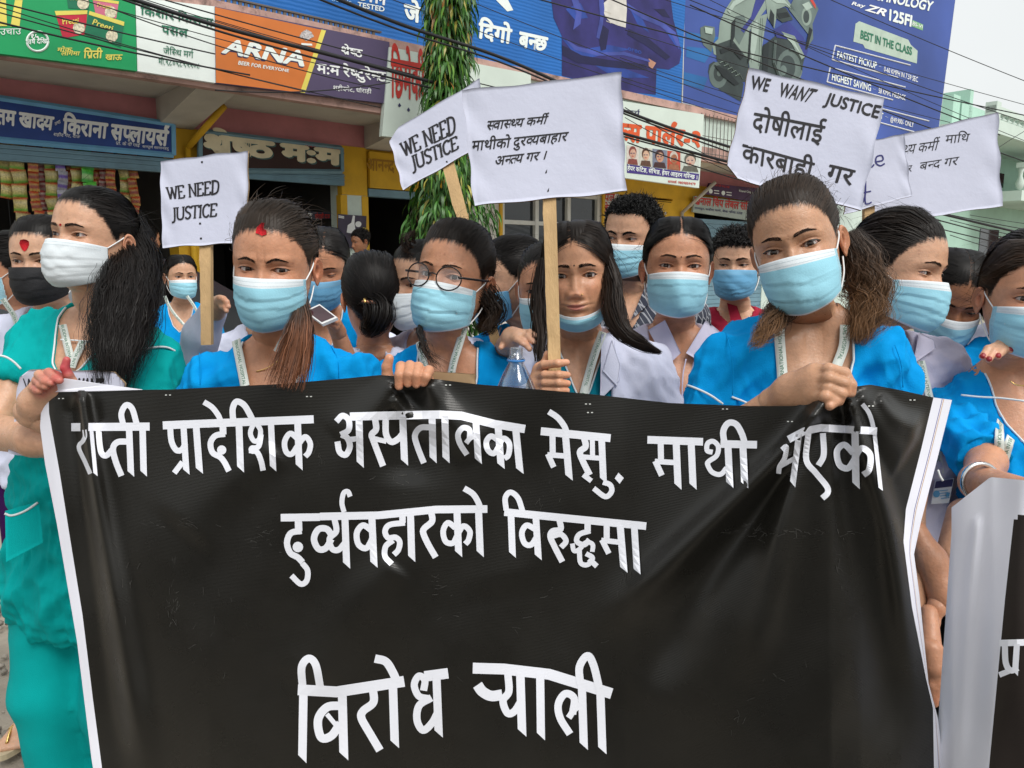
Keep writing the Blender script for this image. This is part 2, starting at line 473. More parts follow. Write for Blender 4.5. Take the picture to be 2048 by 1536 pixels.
# window
b = MB(); b.fbox(uP[5], uP[6], -.3, -.03, .16, .9); b.build('wall', m_white, bld)
wn = MB(); wn.fbox(uP[5], uP[6], -.14, -.08, .9, 2.62); wo = wn.build('window', m_glass, bld)
b = MB()
for u in np.linspace(uP[5]+.04, uP[6]-.04, 4): b.fbox(u-.035, u+.035, -.1, -.02, .9, 2.62)
for z in (.93, 1.62, 2.13, 2.58): b.fbox(uP[5], uP[6], -.1, -.03, z-.03, z+.03)
b.build('window_frame', m_wframe, wo)
b = MB(); b.fbox(uP[5]-.05, uP[5], -.1, .03, .85, 2.66).fbox(uP[6], uP[6]+.05, -.1, .03, .85, 2.66).fbox(uP[5], uP[6], -.1, .03, 2.62, 2.67); b.build('window_surround', m_yel, wo)
b = MB()
for k in range(7): b.fbox(uP[5]+.2+.22*k, uP[5]+.36+.22*k, -.2, -.145, 1.66+.1*(k % 3), 1.70+.1*(k % 3))
# ornate yellow shutter with a painted sunburst
osh = MB(); osh.fbox(uP[7], uP[8], -.1, .0, .16, 2.62); oo = osh.build('shutter_door', m_yel, bld)
b = MB(); c0 = ((uP[7]+uP[8])/2, 1.98)
m_brn = M('brown_linework', (.06, .035, .01), .7)
for rr, w in ((.52, .028), (.62, .012), (.4, .01)):
    th = np.linspace(-.15, math.pi+.15, 46); th2 = th
    jag = .03*(np.arange(46) % 2) if rr == .52 else 0*th
    b.tube(fpt(c0[0]+(rr+jag)*np.cos(th)*.95, .004+0*th, c0[1]+(rr+jag)*np.sin(th)), w/2, 5)
for k in range(9):
    t = math.pi*k/8; b.tube(fpt(c0[0]+np.array([.2, .5])*math.cos(t)*.95, [.004, .004], c0[1]+np.array([.2, .5])*math.sin(t)), .004, 4)
for z in (2.6, .9): b.tube(fpt([uP[7]+.04, uP[8]-.04], [.004, .004], [z, z]), .006, 4)
b.build('painted_pattern', m_brn, oo)
b = MB()
for k in range(6):
    t = math.pi*(k+.5)/6; b.add(fpt(c0[0]+.72*math.cos(t)+.03*np.cos(np.arange(10)*.628), np.full(10, .006), c0[1]+.6*math.sin(t)+.03*np.sin(np.arange(10)*.628)), [tuple(range(10))])
b.build('painted_flower', m_white, oo)
# rolled shutter of the phone shop
b = MB()
for k in range(26): b.fbox(uP[9], uP[10], -.06-.02*(k % 2), -.02+.012*(k % 2), .2+.083*k, .2+.083*(k+1)-.004)
b.build('roller_shutter', m_steel, bld)
# railing bars in front of the mint parapet right of the salon board
b = MB(); ua, ub = fuz(1404, 250, 1.4)[0], fuz(1600, 250, 1.4)[0]
for k in range(int((ub-ua)/.1)): b.tube(fpt([ua+.1*k]*2, [1.39, 1.39], [3.14, 3.78]), .006, 5)
for z in (3.2, 3.45, 3.72): b.tube(fpt([ua, ub], [1.39]*2, [z, z]), .006, 5)
b.build('railing', M('rusty_bars', (.12, .11, .10), .8), bld)
b = MB(); ua, ub = -4.6, -2.9
for k in range(int((ub-ua)/.055)): b.fbox(ua+.055*k, ua+.055*k+.03, 1.2, 1.22, 3.86, 3.94)
b.fbox(ua, ub, 1.19, 1.23, 3.94, 3.955); b.build('railing', M('rusty_bars'), bld)

# ---- signboards on the building
def board(name, label, quad, v, th, mat, cat='signboard', frame=None, group=None):
    """quad BL BR TR TL in photo pixels -> a flat panel of real thickness standing at v"""
    q = np.array(quad, float)
    f = FP(q[:, 0], q[:, 1], v); bk = f-FN*th
    e = empty(name, f[:2].mean(0), label, cat, group)
    b = MB(); b.hexa(np.concatenate([bk, f])); b.build('panel', mat, e)
    if frame:
        b = MB()
        for i in range(4):
            a, c = f[i], f[(i+1) % 4]; b.tube([a-FN*.005, c-FN*.005], frame[0], 4)
        b.build('frame', frame[1], e)
    return e
def poly_on(name, quadpx, surf, mat, parent, off=.004):
    q = np.array(quadpx, float); return mk(name, surf(q[:, 0], q[:, 1], off), [tuple(range(len(q)))], mat, parent, False)
c_w = M('sign_white', (.76, .82, .79), .5, .05); c_dg = M('sign_dark_green', (.02, .16, .09), .5); c_y = M('sign_yellow', (.72, .62, .12), .5)
c_nv = M('sign_navy', (.02, .03, .16), .5); c_red = M('sign_red', (.48, .03, .02), .5); c_lg = M('sign_pale_grey', (.80, .82, .82), .5)
def text_on(e, s, quad, v, mat, bold=.012, shear=0., off=.006): return put_text('lettering', s, quad, lambda a, b: FP(a, b, v+off), mat, e, bold, shear)
v = 1.42
# green noodle board
e = board('signboard', 'green noodle advertising board with pictured packets, leftmost on the upper slab', [(-150, 88), (274, 142), (270, -6), (-150, -70)], v, .06, M('sign_green', (.008, .30, .10), .45, .25, 1.2))
for q in ([(0, 52), (14, 52), (12, 0), (-2, 0)], [(21, 53), (39, 53), (45, 0), (30, 0)]): poly_on('printed_shape', q, fs(v), c_y, e)
text_on(e, 'उचाउ', cq(*R1, [(0, 255), (155, 250), (155, 208), (0, 210)]), v, c_w, .004)
def packet_art(e, quad, v, mcol, txt):
    q = np.array(quad, float); poly_on('printed_packet', q, fs(v), mcol, e, .003)
    def L(a, c): return (q[0]*(1-a)+q[1]*a)*(1-c)+(q[3]*(1-a)+q[2]*a)*c
    poly_on('printed_packet', [L(0, .84), L(1, .84), L(1, 1), L(0, 1)], fs(v), c_y, e, .005)
    th = np.arange(16)*.3927; ctr = L(.72, .3)
    poly_on('printed_packet', [ctr+np.array([12*math.cos(t), 12*math.sin(t)]) for t in th], fs(v), M('noodle_bowl', (.6, .55, .4), .6, .5, 60), e, .005)
    text_on(e, txt, [L(.15, .5), L(.7, .48), L(.7, .72), L(.15, .74)], v, c_y, .02, .15, .007)
k_r = M('packet_red', (.5, .02, .05), .4, .2, 5); k_g = M('packet_green', (.01, .16, .08), .4, .2, 5); k_p = M('packet_pink', (.62, .16, .25), .4, .2, 5)
packet_art(e, cq(*R1, [(500, 60), (650, 70), (660, -80), (480, -60)]), v, k_g, 'Preeti')
packet_art(e, cq(*R1, [(700, 110), (850, 135), (870, 10), (675, -20)]), v, k_p, 'Preeti')
packet_art(e, cq(*R1, [(460, 280), (625, 250), (640, 75), (400, 80)]), v, k_r, 'Preeti')
packet_art(e, cq(*R1, [(615, 245), (885, 345), (910, 160), (655, 80)]), v+.002, k_g, 'Preeti')
th = np.linspace(0, 2*math.pi, 41); q = cq(*R1, np.stack([275+78*np.cos(th), 302+72*np.sin(th)], 1))
b = MB(); b.tube(fs(v)(q[:, 0], q[:, 1], .004), .008, 4); b.build('printed_ring', c_w, e)
text_on(e, '१५', cq(*R1, [(228, 285), (285, 285), (285, 250), (228, 250)]), v, c_w, .03); text_on(e, 'वर्ष देखि', cq(*R1, [(205, 325), (345, 315), (345, 285), (205, 290)]), v, c_w, .02)
text_on(e, 'मोक', cq(*R1, [(415, 378), (520, 378), (520, 350), (415, 350)]), v, c_y, .02, .2); text_on(e, 'लागेमा', cq(*R1, [(445, 405), (580, 405), (580, 378), (445, 378)]), v, c_y, .02, .2)
text_on(e, 'प्रिती', cq(*R1, [(610, 425), (745, 425), (745, 372), (610, 372)]), v, c_y, .03, .1); text_on(e, 'खाऊ', cq(*R1, [(768, 438), (890, 438), (890, 400), (768, 400)]), v, c_y, .03, .15)
# white board with green lettering
e = board('signboard', 'white board with dark green lettering between the green and orange boards', [(275, 142), (432, 166), (430, 13), (271, -6)], v-.01, .05, c_w)
v2 = v-.01
text_on(e, 'किशोर किराना', cq(*R1, [(1030, 105), (1560, 195), (1560, 140), (1030, 50)]), v2, c_dg, .03); text_on(e, 'पसल', cq(*R1, [(1185, 245), (1375, 270), (1375, 215), (1185, 185)]), v2, c_dg, .03)
text_on(e, 'जेस्थि मर्ग', cq(*R1, [(1195, 390), (1415, 425), (1415, 380), (1195, 350)]), v2, c_dg, .01); text_on(e, 'मो.९८०९८९५५०८', cq(*R1, [(1160, 468), (1460, 500), (1460, 465), (1160, 430)]), v2, c_dg, .01)
# orange + purple restaurant board
m_or = M('sign_orange', (.60, .17, .035), .5, .18, 2)
e = board('signboard', 'orange and purple board of the dumpling restaurant with white block lettering', [(432, 166), (782, 208), (779, 84), (430, 13)], v, .05, M('sign_purple', (.085, .065, .13), .5, .1, 2))
poly_on('printed_field', [(432, 165), (600, 185), (645, 60), (430, 14)], fs(v), m_or, e, .003)
poly_on('printed_stripe', [(600, 185), (610, 186), (652, 61), (643, 59)], fs(v), c_y, e, .005)
m_navy = M('letter_shade', (.03, .03, .10), .5)
for dx, dy, mt, of in ((-4, 7, m_navy, .004), (0, 0, c_w, .0065)):
    q = cq(*R2, [(150, 350), (690, 440), (705, 345), (175, 258)])+np.array([dx/3, dy/3]); text_on(e, 'ARNA', q, v, mt, .05, .12, of)
text_on(e, 'BEER FOR EVERYONE', cq(*R2, [(255, 430), (592, 482), (592, 462), (258, 405)]), v, c_w, .03, .1)
th = np.arange(20)*.314; q = cq(*R2, np.stack([712+45*np.cos(th)*(1+.15*np.sin(5*th)), 235+32*np.sin(th)*(1+.2*np.cos(4*th))], 1)); poly_on('printed_emblem', q, fs(v), M('emblem_grey', (.45, .42, .42), .6, .6, 70), e, .006)
poly_on('printed_emblem', cq(*R2, [(675, 300), (750, 305), (748, 292), (678, 287)]), fs(v), c_w, e, .006)
text_on(e, 'श्रेष्ठ', cq(*R2, [(945, 355), (1085, 385), (1085, 335), (945, 310)]), v, c_lg, .03); text_on(e, 'म:म रेष्टुरेन्ट', cq(*R2, [(780, 485), (1240, 545), (1240, 485), (780, 425)]), v, c_lg, .03)
text_on(e, 'शहीदगेट, धोराही', cq(*R2, [(890, 600), (1145, 625), (1145, 600), (890, 572)]), v, c_lg, .01)
# pale board with red lettering behind the tree
e = board('signboard', 'pale board with tall red lettering half hidden behind the drooping tree', [(764, 272), (1060, 300), (1062, 148), (779, 94)], 1.44, .06, M('sign_mint', (.58, .66, .60), .5, .06, 3))
text_on(e, 'छिमेकी', cq(*R3, [(75, 640), (300, 665), (300, 440), (75, 400)]), 1.44, c_red, .04)
for k, (a, c) in enumerate([(130, 705), (190, 735)]):
    poly_on('printed_bird', cq(*R3, [(a-10, c), (a, c-18), (a+12, c), (a, c+12)]), fs(1.44), m_navy, e)
# salon board
v = 1.44
e = board('signboard', 'salon board with red lettering and a row of small haircut pictures', [(1150, 342), (1398, 376), (1408, 229), (1150, 186)], v, .06, M('sign_mint'))
c_or = M('sign_vermilion', (.62, .09, .02), .5)
text_on(e, 'क्स पार्लर-२', cq(*R7, [(230, 480), (1050, 545), (1065, 408), (235, 318)]), v, c_or, .05)
poly_on('printed_ribbon', cq(*R7, [(355, 795), (1040, 868), (1048, 805), (355, 712)]), fs(v), M('ribbon_purple', (.05, .03, .19), .5), e, .003)
text_on(e, 'हेयर कटिङ, सेभिङ, हेयर आइरन गरिन्छ ।', cq(*R7, [(358, 768), (1028, 858), (1030, 822), (360, 730)]), v, c_w, .02)
text_on(e, 'सम्पर्क: 9809859479', cq(*R7, [(748, 888), (1012, 915), (1014, 893), (750, 868)]), v, c_red, .02)
text_on(e, 'सौन्दर्य', cq(*R7, [(250, 215), (480, 245), (480, 205), (250, 180)]), v, m_navy, .01)
cols = [((.55, .5, .45), (.5, .3, .22), (.2, .05, .04)), ((.5, .48, .42), (.55, .36, .25), (.1, .05, .03)), ((.16, .18, .24), (.45, .25, .17), (.05, .02, .02)), ((.42, .06, .03), (.3, .12, .06), (.5, .45, .4)), ((.5, .55, .5), (.5, .35, .28), (.1, .1, .08))]
for k, (x0, x1) in enumerate([(352, 468), (476, 595), (600, 738), (742, 868), (874, 1050)]):
    y0 = 525+.13*(x0-352)
    bgm, sk, hr = [M('haircut_print_%d_%d' % (k, j), c, .6, .2, 20) for j, c in enumerate(cols[k])]
    poly_on('printed_picture', cq(*R7, [(x0, y0+185), (x1, y0+200), (x1, y0+22), (x0, y0+5)]), fs(v), bgm, e, .003)
    c = np.array([(x0+x1)/2, y0+85]); th = np.arange(18)*.349
    w = (x1-x0)*.27
    poly_on('printed_picture', cq(*R7, c+np.array([0, -14])+np.stack([w*1.18*np.cos(th), 58*np.sin(th)], 1)), fs(v), hr, e, .0045)
    poly_on('printed_picture', cq(*R7, c+np.array([3, 4])+np.stack([w*.95*np.cos(th), 48*np.sin(th)], 1)), fs(v), sk, e, .006)
    poly_on('printed_picture', cq(*R7, [(x0+8, y0+182), (x1-8, y0+194), (x1-w*.6, y0+140), (x0+w*.6, y0+135)]), fs(v), hr if k != 3 else sk, e, .0075)
    for sx in (-1, 1): poly_on('printed_picture', cq(*R7, [(c[0]+sx*w*.4-9, c[1]), (c[0]+sx*w*.4+9, c[1]), (c[0]+sx*w*.4+8, c[1]-7), (c[0]+sx*w*.4-8, c[1]-7)]), fs(v), m_navy, e, .008)
    poly_on('printed_picture', cq(*R7, [(c[0]-12, c[1]+27), (c[0]+12, c[1]+28), (c[0]+8, c[1]+22), (c[0]-8, c[1]+21)]), fs(v), c_red, e, .008)
# painted boards over the shop openings
m_lb = M('light_blue_frame', (.17, .42, .66), .55, .15, 6, dirt=.4, dcol=(.06, .12, .18))
v = .10
e = board('signboard', 'dark blue grocery board with pale painted lettering above the snack packets', [(-120, 268), (347, 310), (346, 249), (-120, 178)], v, .05, M('sign_blue_painted', (.014, .05, .24), .5, .3, 3), frame=(.03, m_lb))
text_on(e, 'तम खाद्य', cq(*R8, [(-30, 285), (445, 340), (460, 235), (-30, 165)]), v, c_lg, .05); text_on(e, 'तथा', cq(*R8, [(470, 305), (520, 280), (512, 255), (465, 280)]), v, c_lg, .02)
text_on(e, 'किराना सप्लायर्स', cq(*R8, [(535, 365), (1425, 475), (1440, 355), (545, 245)]), v, c_lg, .05)
text_on(e, 'शहीद गेट, दाङ', cq(*R8, [(455, 390), (680, 410), (680, 390), (455, 365)]), v, c_lg, .01, .2); text_on(e, 'प्रो. के पी गाई', cq(*R8, [(985, 465), (1190, 485), (1190, 462), (985, 440)]), v, c_lg, .01, .2); text_on(e, 'सम्पूर्ण सामानहरु', cq(*R8, [(1215, 492), (1440, 510), (1440, 492), (1215, 472)]), v, c_lg, .01)
e = board('signboard', 'maroon board with big cream shaded lettering above the dumpling shop', [(400, 340), (684, 343), (683, 296), (400, 262)], v, .05, M('sign_maroon', (.035, .012, .010), .5, .3, 3), frame=(.03, m_steel))
m_cream = M('letter_cream', (.74, .66, .46), .55, .2, 5); m_tealsh = M('letter_teal', (.06, .13, .13), .55)
for dx, dy, mt, of in ((2.2, 2.6, m_tealsh, .004), (0, 0, m_cream, .008)):
    text_on(e, 'श्रेष्ठ म:म', cq(*R2, [(40, 1010), (940, 1100), (940, 1010), (35, 900)])+np.array([dx, dy]), v, mt, .075, 0, of)
text_on(e, 'सुपथ र स्वादिष्ट', cq(*R2, [(700, 980), (930, 1000), (930, 982), (700, 960)]), v, c_red, .01)
e = empty('hanging_sign', FP(np.array([616.]), np.array([430.]), -.3)[0], 'narrow dark restaurant strip hanging inside the dumpling shop opening', 'sign')
q = np.array([(545, 445), (663, 437), (663, 425), (545, 420)], float); f = FP(q[:, 0], q[:, 1], -.3); b = MB(); b.hexa(np.concatenate([f-FN*.03, f])); b.build('panel', M('strip_navy', (.02, .025, .045), .5), e)
text_on(e, 'श्रेष्ठ रेष्टुरेन्ट', [(560, 440), (624, 437), (624, 427), (560, 426)], -.3, c_lg, .04)
text_on(e, 'घोराही दाङ', [(630, 438), (660, 436), (660, 429), (630, 429)], -.3, c_red, .02)
# faded lettering on the yellow board, window strip lettering
text_on(bld, 'आनन्द', cq(*R6, [(835, 480), (1100, 500), (1100, 395), (835, 370)]), .05, M('faded_ochre', (.38, .19, .02), .7), .03)
for s, y in (('पल', 1030), ('हेयर', 1135), ('क', 1270)): text_on(bld, s, cq(*R7, [(138, y+35), (238, y+35), (240, y-30), (140, y-30)]), .0, c_red, .03)
# phone shop boards
e = board('signboard', 'dark purple printed board above the phone repair shutter', [(1412, 388), (1560, 412), (1562, 382), (1420, 366)], .2, .04, M('sign_plum', (.05, .012, .06), .5, .4, 3))
text_on(e, 'Khanal Chip Level Solution', cq(*R7, [(1432, 975), (1690, 1010), (1690, 990), (1432, 955)]), .2, c_w, .02); 
for x in (1160, 1280):
    th = np.arange(14)*.449; poly_on('printed_disc', cq(*R7, np.stack([x+18*np.cos(th), 972+(x-1160)*.14+22*np.sin(th)], 1)), fs(.2), c_w, e)
    for k in range(2): poly_on('printed_line', cq(*R7, [(x+30, 968+25*k+(x-1160)*.14), (x+80, 974+25*k+(x-1160)*.14), (x+80, 966+25*k+(x-1160)*.14), (x+30, 960+25*k+(x-1160)*.14)]), fs(.2), c_lg, e)
text_on(e, 'दाङको सबै भन्दा राम्रो', cq(*R7, [(1175, 920), (1340, 945), (1340, 925), (1175, 900)]), .2, c_red, .01)
e = board('signboard', 'grey green board with dark red lettering on the phone repair shop shutter', [(1386, 424), (1560, 450), (1560, 410), (1390, 392)], .1, .04, M('sign_sage', (.36, .42, .38), .6, .1, 4))
text_on(e, 'खनाल चिप लेबल सोलुसन', cq(*R7, [(1000, 1095), (1640, 1165), (1645, 1100), (1008, 1030)]), .1, c_red, .04)
text_on(e, 'रामपुर, सहीद मार्ग, बैंक चोक दाङ', cq(*R7, [(1005, 1140), (1465, 1195), (1465, 1175), (1005, 1125)]), .1, m_navy, .02)
# poster on the mint pillar
e = board('poster', 'dark purple poster with a pictured raised hand on the mint pillar', [(676, 492), (731, 502), (733, 432), (676, 428)], .03, .005, M('poster_purple', (.055, .045, .075), .55, .3, 9), 'poster')
poly_on('printed_hand', cq(*R6, [(640, 1080), (700, 1090), (725, 1060), (715, 990), (720, 920), (700, 915), (685, 985), (650, 1010)]), fs(.03), c_lg, e)
th = np.arange(16)*.3927; poly_on('printed_disc', cq(*R6, np.stack([752+30*np.cos(th), 1000+28*np.sin(th)], 1)), fs(.03), c_lg, e)
for k in range(4): poly_on('printed_line', cq(*R6, [(562, 925+13*k+(170 if k > 1 else 0)), (615, 932+13*k+(170 if k > 1 else 0)), (615, 924+13*k+(170 if k > 1 else 0)), (562, 917+13*k+(170 if k > 1 else 0))]), fs(.03), c_lg, e)
poly_on('printed_disc', cq(*R6, [(795, 1030), (826, 1035), (826, 1075), (800, 1070)]), fs(.03), c_y, e)
# ---- big billboards on the roof
v = .5
m_bb = M('billboard_blue', (.012, .125, .42), .5, .18, 1.1, bump=.25, bscale=7, wave='Z')
bbp = [(330, -14), (1362, 208), (1378, -160), (330, -330)]
e = board('billboard', 'long blue roof billboard with white lettering and a printed man giving a thumbs up', bbp, v, .08, m_bb, 'billboard')
b = MB()
for px in (545, 830, 1075, 1262, 1350):
    u = fuz(px, 120, .3)[0]; b.fbox(u-.05, u+.05, .2, .3, 3.86, 6.4)
b.build('support_post', m_black, e)
b = MB(); q = np.array([(330, -8), (1363, 213), (1362, 206), (330, -16)], float); f = FP(q[:, 0], q[:, 1], v+.02); b.hexa(np.concatenate([f-FN*.03, f])); b.build('frame', m_wframe, e)
text_on(e, 'जे', cq(*R3, [(165, 130), (265, 150), (270, 55), (165, 30)]), v, c_w, .05); text_on(e, 'बन', cq(*R3, [(330, 175), (520, 205), (520, 95), (335, 65)]), v, c_w, .05)
text_on(e, 'दिगो', cq(*R3, [(655, 250), (870, 290), (880, 200), (665, 155)]), v, c_w, .05); text_on(e, 'बन्छ', cq(*R3, [(925, 310), (1110, 340), (1120, 255), (935, 215)]), v, c_w, .05)
text_on(e, 'TESTED', cq(*R2, [(1052, 45), (1230, 78), (1232, 45), (1055, 12)]), v, c_w, .03); text_on(e, 'UTM', cq(*R2, [(1055, -5), (1230, 32), (1235, -25), (1058, -55)]), v, c_lg, .05); text_on(e, 'Steels', cq(*R2, [(880, 5), (1010, 28), (1012, -2), (882, -22)]), v, M('sign_skyblue', (.25, .45, .7), .5), .02)
poly_on('printed_shape', cq(*R3, [(775, 0), (850, 76), (890, 68), (850, -10)]), fs(v), c_w, e)
m_jk = M('print_jacket', (.025, .022, .13), .55, .5, 2.5); m_jk2 = M('print_jacket_fold', (.02, .055, .28), .55, .4, 3); m_gl = M('print_glove', (.58, .56, .52), .6, .15, 6)
poly_on('printed_man', cq(*R4, [(-310, 120), (-255, 240), (-255, 505), (150, 610), (372, 632), (378, 455), (460, 465), (530, 425), (545, 350), (520, 240), (490, 130), (470, -30), (-20, -60), (-330, -40)]), fs(v), m_jk, e, .003)
for q in ([(360, 130), (470, 190), (520, 250), (535, 330), (500, 300), (440, 210)], [(-260, 250), (-120, 330), (60, 300), (200, 330), (60, 360), (-140, 400)], [(-230, 60), (-130, 20), (-80, 120), (-170, 130)], [(200, 60), (280, 120), (330, 220), (250, 160)], [(-60, 420), (120, 440), (330, 520), (100, 520)]): poly_on('printed_man', cq(*R4, q), fs(v), m_jk2, e, .005)
poly_on('printed_man', cq(*R4, [(25, 20), (60, -10), (175, -10), (180, 60), (172, 185), (120, 170), (70, 150), (35, 110), (20, 70)]), fs(v), m_gl, e, .006)
poly_on('printed_man', cq(*R4, [(325, 390), (375, 420), (350, 460), (325, 440)]), fs(v), M('print_skin', (.42, .22, .15), .6), e, .006)
poly_on('printed_man', cq(*R4, [(385, 145), (435, 165), (430, 190), (385, 165)]), fs(v), m_gl, e, .006)
for k in range(3): poly_on('printed_man', cq(*R4, [(30+5*k, 72+32*k), (75, 88+32*k), (75, 92+32*k), (32+5*k, 78+32*k)]), fs(v), m_conc, e, .008)
m_jk3 = M('print_jacket_light', (.05, .07, .30), .55, .4, 3); m_jk4 = M('print_jacket_deep', (.010, .010, .055), .55, .3, 3)
for q in ([(180, 20), (300, 100), (420, 150), (505, 215), (535, 300), (525, 330), (480, 235), (400, 175), (290, 130), (190, 60)], [(-250, 240), (-235, 260), (-150, 310), (0, 350), (160, 345), (330, 400), (335, 415), (160, 370), (-20, 372), (-170, 332)], [(-10, -40), (20, -40), (30, 60), (20, 160), (-5, 260), (-25, 250), (0, 120)], [(-200, -30), (-160, -35), (-120, 60), (-130, 160), (-180, 200), (-160, 90)]): poly_on('printed_man', cq(*R4, q), fs(v), m_jk3, e, .0065)
for q in ([(-255, 300), (-120, 370), (60, 400), (300, 430), (320, 470), (60, 450), (-150, 420), (-250, 370)], [(190, 190), (330, 260), (470, 380), (440, 400), (300, 300), (180, 230)], [(10, 160), (60, 200), (40, 330), (5, 340), (-10, 250)], [(360, 60), (420, 110), (470, 120), (430, 60)]): poly_on('printed_man', cq(*R4, q), fs(v), m_jk4, e, .0055)
text_on(e, 'oreo', cq(*R4, [(185, 335), (275, 362), (278, 330), (188, 305)]), v, m_jk2, .03)
# second billboard, turned a little towards the street
A2 = FP(np.array([1366.]), np.array([206.]), .5)[0]; D2 = np.array([math.sin(R(58)), math.cos(R(58)), 0]); N2 = np.array([D2[1], -D2[0], 0])
def B2(a, b, off=0.):
    r = rays(a, b); o = A2+off*N2-CAM; t = (o @ N2)/(r @ N2); return CAM+r*t[..., None]
q = np.array([(1366, 206), (1868, 330), (1935, -190), (1378, -330)], float); f = B2(q[:, 0], q[:, 1])
e = empty('billboard', f[0], 'tall blue scooter billboard with printed specifications at the end of the roof', 'billboard')
b = MB(); b.hexa(np.concatenate([f-N2*.1, f])); b.build('panel', M('billboard_indigo', (.045, .085, .31), .5, .28, .5), e)
b = MB()
for i in range(4): b.tube([f[i]-N2*.03, f[(i+1) % 4]-N2*.03], .035, 4)
b.build('frame', m_wframe, e)
b = MB()
for t in (.03, .35, .68, .97):
    p = f[0]*(1-t)+f[1]*t-N2*.25; b.box((p[0], p[1], 5.3), (.06, .06, 1.4))
b.build('support_post', m_black, e)
def t2(s, quad, mat, bold=.012, shear=0.): return put_text('lettering', s, quad, lambda a, b: B2(a, b, .008), mat, e, bold, shear)
t2('TECHNOLOGY', cq(*R5, [(370, -20), (775, 65), (790, 10), (385, -75)]), c_w, .04); t2('Ray', cq(*R5, [(305, 28), (380, 45), (382, 25), (308, 8)]), c_lg, .03, .2); t2('ZR', cq(*R5, [(385, 60), (500, 95), (510, 55), (395, 22)]), c_lg, .04, .3)
t2('125FI', cq(*R5, [(528, 118), (655, 155), (662, 92), (532, 55)]), c_w, .05); 
poly_on('printed_badge', cq(*R5, [(660, 155), (725, 180), (728, 145), (665, 118)]), B2, M('badge_green', (.2, .42, .2), .5), e); t2('BS-VI', cq(*R5, [(664, 148), (722, 168), (724, 148), (667, 126)]), c_w, .02)
poly_on('printed_plate', cq(*R5, [(315, 245), (372, 262), (385, 285), (690, 375), (695, 300), (655, 265), (640, 235), (350, 125), (328, 140)]), B2, M('plate_pale', (.42, .52, .44), .5), e)
t2('BEST IN THE CLASS', cq(*R5, [(357, 225), (660, 325), (662, 280), (362, 178)]), c_dg, .04)
for s, q, q2 in (('FASTEST PICKUP', [(218, 340), (452, 405), (455, 368), (222, 300)], ('0-60 KMPH IN 7.59 SEC', [(495, 420), (695, 485), (697, 455), (498, 392)])), ('HIGHEST SAVING', [(188, 472), (418, 538), (420, 500), (192, 430)], ('58 KMPL MILEAGE', [(463, 548), (622, 592), (624, 562), (466, 518)])), ('LOWEST AT', [(330, 665), (490, 702), (492, 668), (332, 630)], ('@49,900/- ONLY', [(533, 715), (670, 752), (672, 724), (536, 688)]))):
    t2(s, cq(*R5, q), c_w, .03); t2(q2[0], cq(*R5, q2[1]), c_lg, .012); t2('-', cq(*R5, [(q[1][0]+14, q[1][1]-12), (q[1][0]+28, q[1][1]-8), (q[1][0]+28, q[1][1]-14), (q[1][0]+14, q[1][1]-18)]), c_w, .03)
    b = MB()
    for (x0, y0, x1, y1) in ((q[0][0]-28, q[0][1]+12, q[3][0]-14, q[3][1]-32), (q[3][0]-14, q[3][1]-32, q[3][0]+430, q[3][1]+85), (q[0][0]-28, q[0][1]+12, q[0][0]+360, q[0][1]+118)):
        qq = cq(*R5, [(x0, y0), (x1, y1)]); b.tube(B2(qq[:, 0], qq[:, 1], .006), .012, 4)
    b.build('printed_line', c_lg, e)
# the pictured scooter, flat colours on the sheet
sc_g = M('print_scooter_pale', (.24, .31, .27), .55, .3, 1.2); sc_d = M('print_scooter_dark', (.035, .05, .05), .55, .5, 1.5); sc_b = M('print_scooter_blue', (.03, .04, .2), .55, .3, 1.5); sc_m = M('print_scooter_mid', (.11, .15, .14), .55, .4, 1.5); sc_s = M('print_floor', (.02, .13, .36), .55, .5, .6)
def sp(q, m, off): poly_on('printed_scooter', cq(*R4, q), B2, m, e, off)
for q in ([(575, 210), (800, 250), (760, 280), (578, 260)], [(580, 310), (760, 330), (700, 420), (575, 380)], [(560, 480), (720, 520), (690, 600), (560, 560)]): sp(q, sc_s, .003)
sp([(730, 430), (760, 410), (820, 440), (960, 560), (940, 680), (800, 600), (740, 540), (722, 480)], sc_d, .004)
th = np.arange(24)*.2618
sp(np.stack([790+62*np.cos(th), 500+88*np.sin(th)], 1), sc_m, .005); sp(np.stack([795+36*np.cos(th), 490+55*np.sin(th)], 1), sc_d, .006); sp(np.stack([795+14*np.cos(th), 490+20*np.sin(th)], 1), sc_m, .007)
sp([(670, 185), (700, 170), (765, 180), (770, 240), (755, 290), (745, 350), (690, 300), (672, 250)], sc_m, .006)
sp([(840, 60), (880, 0), (960, -60), (1110, -80), (1110, 60), (1000, 200), (990, 400), (880, 430), (760, 360), (750, 300), (790, 260), (800, 150)], sc_g, .005)
sp([(770, 300), (880, 260), (990, 400), (1000, 540), (900, 560), (780, 400)], sc_d, .0065); sp([(905, 110), (960, 100), (990, 180), (930, 300), (890, 240)], sc_m, .007)
sp([(1010, 160), (1060, 110), (1120, 90), (1100, 200), (1080, 330), (1060, 470), (1000, 460), (990, 380)], sc_g, .008)
sp([(1060, 330), (1170, 240), (1330, 280), (1380, 330), (1340, 500), (1240, 560), (1060, 500)], sc_d, .007)
sp(np.stack([1265+85*np.cos(th), 450+120*np.sin(th)], 1), sc_m, .009); sp(np.stack([1255+50*np.cos(th), 450+80*np.sin(th)], 1), sc_d, .010); sp(np.stack([1225+22*np.cos(th), 470+34*np.sin(th)], 1), sc_m, .011)
sp([(940, 200), (1010, 110), (1050, -40), (1120, -30), (1030, 130), (960, 220)], sc_b, .009)
sp([(1100, -60), (1240, -20), (1310, 80), (1240, 40), (1190, 60), (1165, 190), (1120, 120)], sc_g, .010); sp([(1180, 60), (1240, 50), (1290, 130), (1220, 150), (1175, 120)], sc_d, .011)
